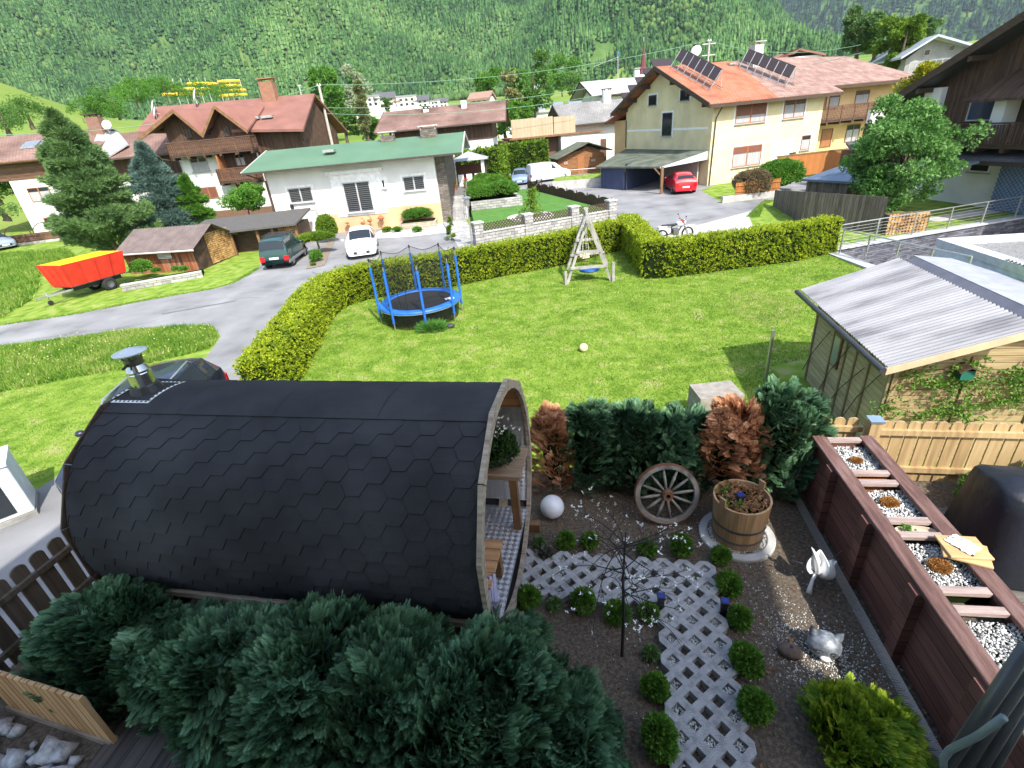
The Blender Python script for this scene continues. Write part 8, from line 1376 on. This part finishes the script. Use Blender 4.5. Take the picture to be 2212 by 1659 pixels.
MB().lathe([(RT_-.12, .02), (RT_-.02, zt-.06)], 40).build('skirt', m_, t)
ph0 = R(12); hp_ = 1.78
for k in range(8):
    a = ph0+k*math.pi/4; x, y = (RT_+.05)*math.cos(a), (RT_+.05)*math.sin(a); po = MB().tube([(x, y, 0), (x, y, zt+.1)], .022, 8).tube([(x, y, hp_+zt-.25), (x, y, hp_+zt-.08)], .022, 8).build('pole', metal_m, t); MB().tube([(x, y, .3), (x, y, hp_+zt-.28)], .048, 10).build('pole_sleeve', blu, po); MB().tube([(x, y, hp_+zt-.09), (x, y, hp_+zt+.04)], .03, 8).build('cap', black_m, po)
b = MB(); n = 64; rows = []
for i, f in enumerate((0, .25, .5, .75, 1.0)):
    for k in range(n): a = ph0+2*math.pi*k/n; s = abs(math.sin((a-ph0)*4)); r = (RT_-.22)*(1-.02*s)+(.24*f*(1-.55*s)); b.v.append((r*math.cos(a), r*math.sin(a), zt+.02+(hp_-.02)*f-.16*s*f**2))
for i in range(4):
    for k in range(n): b.f.append((i*n+k, i*n+(k+1) % n, (i+1)*n+(k+1) % n, (i+1)*n+k)); b.mi.append(0)
b.build('safety_net', netm, t, smooth=True); MB().tube([b.v[4*n+k % n] for k in range(n+1)], .012, 5).build('top_cord', black_m, t)
q = MB()
for da in (-.12, .14): a = R(250)+da; q.tube([((RT_-.2)*math.cos(a+.2), (RT_-.2)*math.sin(a+.2), zt+1.5), ((RT_-.25)*math.cos(a), (RT_-.25)*math.sin(a), zt+.6), ((RT_-.45)*math.cos(a-.1), (RT_-.45)*math.sin(a-.1), zt+.02)], .01, 5)
q.build('door_strap', black_m, t); tg = MB(); tg.box(.86, 1.2, -.72, -.5, zt+.032, zt+.05); o = tg.build('white_sandal', M('pale_shoe', (.6, .6, .6)), None, None, loc=(c0[0], c0[1], -2)); o.rotation_euler.z = .3; tag(o, 'pair of pale shoes lying on the blue trampoline edge', 'shoes')
bush('grass_tuft', 'tall uncut grass tuft under the near side of the trampoline', (c0[0]+.55, c0[1]-1.62, -2), (.5, .2, .1), Mleaf('long_grass', [(.06, .18, .03), (.12, .28, .05)]), 300, .3, tpl=clump_tpl(7, np.random.default_rng(9), .8, .06), core=False, lobes=4)
tag(MB().sphere((0, 0, .08), .16, 12, 8, (1.3, .8, .6)).build('dark_stone', dark_m, None, None, smooth=True, loc=(c0[0]+1.15, c0[1]-1.5, -2)), 'dark stone lying in the grass beside the trampoline leg', 'stone')
# swing
sw = np.array([3.75, 21.35]); t = thing('swing_frame', 'grey weathered timber swing frame with an A shaped end', 'swing', (sw[0], sw[1], -2)); zT = 2.62; oldw = M('silver_timber', [(.2, .19, .17), (.36, .34, .31)], scale=3, rough=.9, bump=.3); yb = 2.3; Lb = [(-.95, 0), (.97, -.15), (-.62, yb), (1.35, yb+.05)]
a0, a1 = Vector((.0, .05, zT)), Vector((.36, yb+.1, zT))
for nm, p in (('near', Lb[:2]), ('far', Lb[2:])):
    top = a0 if nm == 'near' else a1
    for x, y in p: d = (top-Vector((x, y, 0))); MB().bar((x, y, 0), Vector((x, y, 0))+d*1.06, .11).build('leg', oldw, t)
    for f in (.27, .52): A_, B_ = Vector((*p[0], 0)).lerp(top, f), Vector((*p[1], 0)).lerp(top, f); MB().bar(A_-(B_-A_)*.06+Vector((0, -.08, 0)), B_+(B_-A_)*.06+Vector((0, -.08, 0)), .09, .1).build('cross_beam', oldw, t)
MB().tube([a0+Vector((-.05, -.35, 0)), a1+Vector((.05, .3, 0))], .075, 10).build('top_beam', oldw, t); MB().bar((-1.0, -.1, 0), (-1.0, -.1, .62), .1).bar((1.02, -.25, 0), (1.02, -.25, .85), .11).build('ground_anchor', oldw, t)
ns = thing('nest_swing', 'blue round nest swing hanging in the timber frame', 'swing seat', (sw[0]+.1, sw[1]+.35, -1.55)); MB().lathe([(.44, 0), (.46, .05), (.44, .1), (.42, .05)], 28, close=True).build('ring', blu, ns, smooth=True); MB().lathe([(.001, .0), (.43, .05)], 24).build('net', blu, ns); q = MB()
for a in (.7, 2.4, 3.8, 5.5): q.tube([(.43*math.cos(a), .43*math.sin(a), .05), (.05, (.25 if math.sin(a) > 0 else -.25), 2.0)], .008, 5)
q.build('rope', black_m, ns)
ts = thing('toddler_swing', 'small slatted wooden toddler seat on ropes behind the nest swing', 'swing seat', (sw[0]+.12, sw[1]+1.6, -1.3), R(15)); wsl = M('pale_slats', (.5, .42, .3), rough=.7)
for k in range(4): MB().bar((-.17, -.15, .06+.07*k), (.17, -.15, .06+.07*k), .02, .04).build('slat', wsl, ts); MB().bar((-.17, .15, .06+.07*k), (.17, .15, .06+.07*k), .02, .04).build('slat', wsl, ts)
MB().box(-.17, .17, -.15, .15, 0, .03).build('seat', wsl, ts); q = MB()
for x, y in ((-.17, -.15), (.17, -.15), (-.17, .15), (.17, .15)): q.tube([(x, y, 0), (x*.9, y*.9, .35), (0, 0, 1.85)], .007, 5)
q.build('rope', trim_m, ts)
P = G('g', 1275, 1388, -1.87); tag(MB().sphere((0, 0, 0), .13, 24, 16).build('ball', M('yellow_ball', [(.65, .52, .25), (.8, .68, .38), (.5, .3, .16)], scale=7, rough=.6), None, None, smooth=True, loc=tuple(P)), 'worn pale yellow ball lying on the lawn', 'ball')

# ------------------------------------------------------------------ grass
BL = (np.array([(-.09, 0, 0), (.09, 0, 0), (.03, .55, .05), (.0, 1, .16), (-.03, .55, .05)]), np.array([(0, 1, 2, 3, 4)]))
def grass(name, poly, n, h0, h1, mat, label, wid=1.0, lean=.5, zf=zlow, near=None):
    P = sample_poly(poly, n); z = np.array([zf(x, y) for x, y in P]); keep = np.ones(n, bool); P3 = np.concatenate([P, z[:, None]], 1); D = rng.normal(0, lean, (n, 3)); D[:, 2] = 1; h = rng.uniform(h0, h1, n); T = BL[0]*np.array([wid, 1, 1]); V, F = scatter(T, BL[1], P3, frames(D), h); return tag(npmesh(name, V, F, mat), label, 'grass', kind='stuff')
lawn_g = Mleaf('lawn_blades', [(.05, .13, .01), (.12, .23, .02), (.21, .33, .035), (.40, .42, .14)], nscale=1.3, trans=.3, rough=.7); mead_g = Mleaf('meadow_blades', [(.05, .15, .012), (.1, .22, .02), (.2, .31, .04), (.34, .38, .12)], nscale=.8, trans=.3, rough=.7)
lawn_poly = [tuple(p) for p in hp[::1]]+[tuple(q1[:2]), tuple(q2[:2]), tuple(q3[:2]), tuple(q4[:2]), (14.5, 17.6), (9.5, 12.5), (7.0, 12.0), (6.4, 8.0), (4, 8), (-6.3, 11.0)]
grass('lawn_grass', lawn_poly, 170000, .05, .11, lawn_g, 'short mown garden lawn inside the golden hedge', 1.0, .9)
md = [tuple(gr('e', *p)[:2]) for p in ((1690, 1400), (1765, 1300), (1715, 1225), (1500, 1222), (1000, 1270), (500, 1335), (0, 1400), (-300, 1440))]+[(-26, 14.5), (-19, 12.2)]+[tuple(gr('i', *p)[:2]) for p in ((0, 430), (500, 330), (800, 280))]
grass('meadow_grass', md, 60000, .1, .3, mead_g, 'tall unmown meadow strip along the road', 1.0, .55)
grass('mown_strip', [tuple(gr('i', *p)[:2]) for p in ((0, 430), (500, 330), (800, 280), (1000, 250))]+[(-10.9, 14.5), (-10.6, 12.5), (-11.3, 9.6), (-12, 7.4), (-26, 12)], 40000, .04, .09, lawn_g, 'mown grass strip between the meadow and the sauna', 1.0, .9)
m = 380; P = sample_poly(md, m); P = np.concatenate([P, -1.85+rng.uniform(-.02, .14, (m, 1))], 1); V, F = scatter(*CL5, P, frames(rng.normal(size=(m, 3))*.4+[0, 0, 1]), rng.uniform(.03, .055, m)); tag(npmesh('meadow_flowers', V, F, Mleaf('meadow_bloom', [(.75, .75, .7), (.7, .6, .1), (.75, .75, .72)], trans=0, nscale=3)), 'white and yellow flowers in the meadow strip', 'flowers', kind='stuff')
md2 = [tuple(gr('e', *p)[:2]) for p in ((-200, 1230), (0, 1160), (250, 1010), (330, 880), (300, 830), (560, 740), (620, 680), (540, 600), (0, 640), (-300, 700))]
grass('far_meadow_grass', md2, 26000, .15, .4, mead_g, 'tall meadow grass behind the red trailer', 1.4, .5)

straw = Mleaf('dry_straw', [(.2, .16, .07), (.36, .3, .15), (.45, .4, .24)], trans=.2, nscale=3)
pv = [tuple(gr('V', x, y)[:2]) for x, y in ((1560, 640), (1640, 628), (1735, 650), (1730, 690), (1660, 705), (1590, 680))]
grass('dry_patch', pv, 2600, .04, .09, straw, 'dry straw coloured patch in the lawn near the shed', 1.0, 1.2)
for cx_, cy_, r_, n_ in ((1180, 715, .5, 260), (990, 745, .45, 220), (1275, 620, .6, 420), (1420, 795, .4, 200), (1095, 850, .5, 200)):
    c_ = gr('V', cx_, cy_); grass('worn_spot', [(c_[0]+r_*rnd.uniform(.6, 1.1)*math.cos(a), c_[1]+r_*rnd.uniform(.6, 1.1)*math.sin(a)) for a in np.linspace(0, 5.7, 9)], n_, .03, .07, straw, 'small worn spot of dry grass in the lawn', 1.0, 1.3)
def strip(path, w):
    P = [np.array(gr(*p)[:2]) for p in path]; L = []; Rr = []
    for i, p in enumerate(P): d = P[min(i+1, len(P)-1)]-P[max(i-1, 0)]; d /= np.linalg.norm(d); nn = np.array([-d[1], d[0]])*w*rnd.uniform(.5, 1.4); L.append(tuple(p+nn)); Rr.append(tuple(p-nn))
    return L+Rr[::-1]
for pth in ([('e', 200, 1330), ('e', 420, 1300), ('e', 640, 1265), ('e', 900, 1240), ('e', 1180, 1190), ('e', 1420, 1120)], [('e', 1560, 1060), ('e', 1750, 1040), ('e', 1950, 990), ('e', 2120, 985)], [('f', 120, 760), ('f', 260, 730), ('f', 420, 735), ('f', 560, 700)], [('c', 1150, 1600), ('c', 1400, 1580), ('c', 1700, 1600), ('c', 1950, 1575)]): sheet('road_crack', strip(pth, .02), tar_m, .009)
for nm, pth, w_ in (('verge_grass', [('e', -200, 1236), ('e', 0, 1208), ('e', 300, 1165), ('e', 600, 1119), ('e', 900, 1060), ('e', 1270, 989), ('e', 1700, 919), ('e', 1850, 879), ('e', 1960, 824), ('e', 2080, 749)], .14), ('verge_grass', [('e', -100, 1400), ('e', 200, 1368), ('e', 500, 1326), ('e', 1000, 1262), ('e', 1300, 1238), ('e', 1500, 1214)], .22), ('verge_grass', [('h', 30, 540), ('h', 100, 445), ('h', 165, 405)], .3)): grass(nm, strip(pth, w_), 3500, .06, .16, mead_g, 'ragged grass fringe overhanging the road edge', 1.0, .8)
# ------------------------------------------------------------------ valley air
hz = MB().box(-3800, 3800, -300, 5600, -5.5, 1700).build('haze', black_m); hz.data.materials.clear()
hm = bpy.data.materials.new('valley_air'); hm.use_nodes = True; hn = hm.node_tree.nodes; hn.clear(); ho = hn.new('ShaderNodeOutputMaterial'); hv = hn.new('ShaderNodeVolumePrincipled'); hv.inputs['Color'].default_value = (.75, .85, 1, 1); hv.inputs['Density'].default_value = .00007; hv.inputs['Anisotropy'].default_value = .2
hm.node_tree.links.new(hv.outputs[0], ho.inputs['Volume']); hz.data.materials.append(hm); tag(hz, kind='stuff')
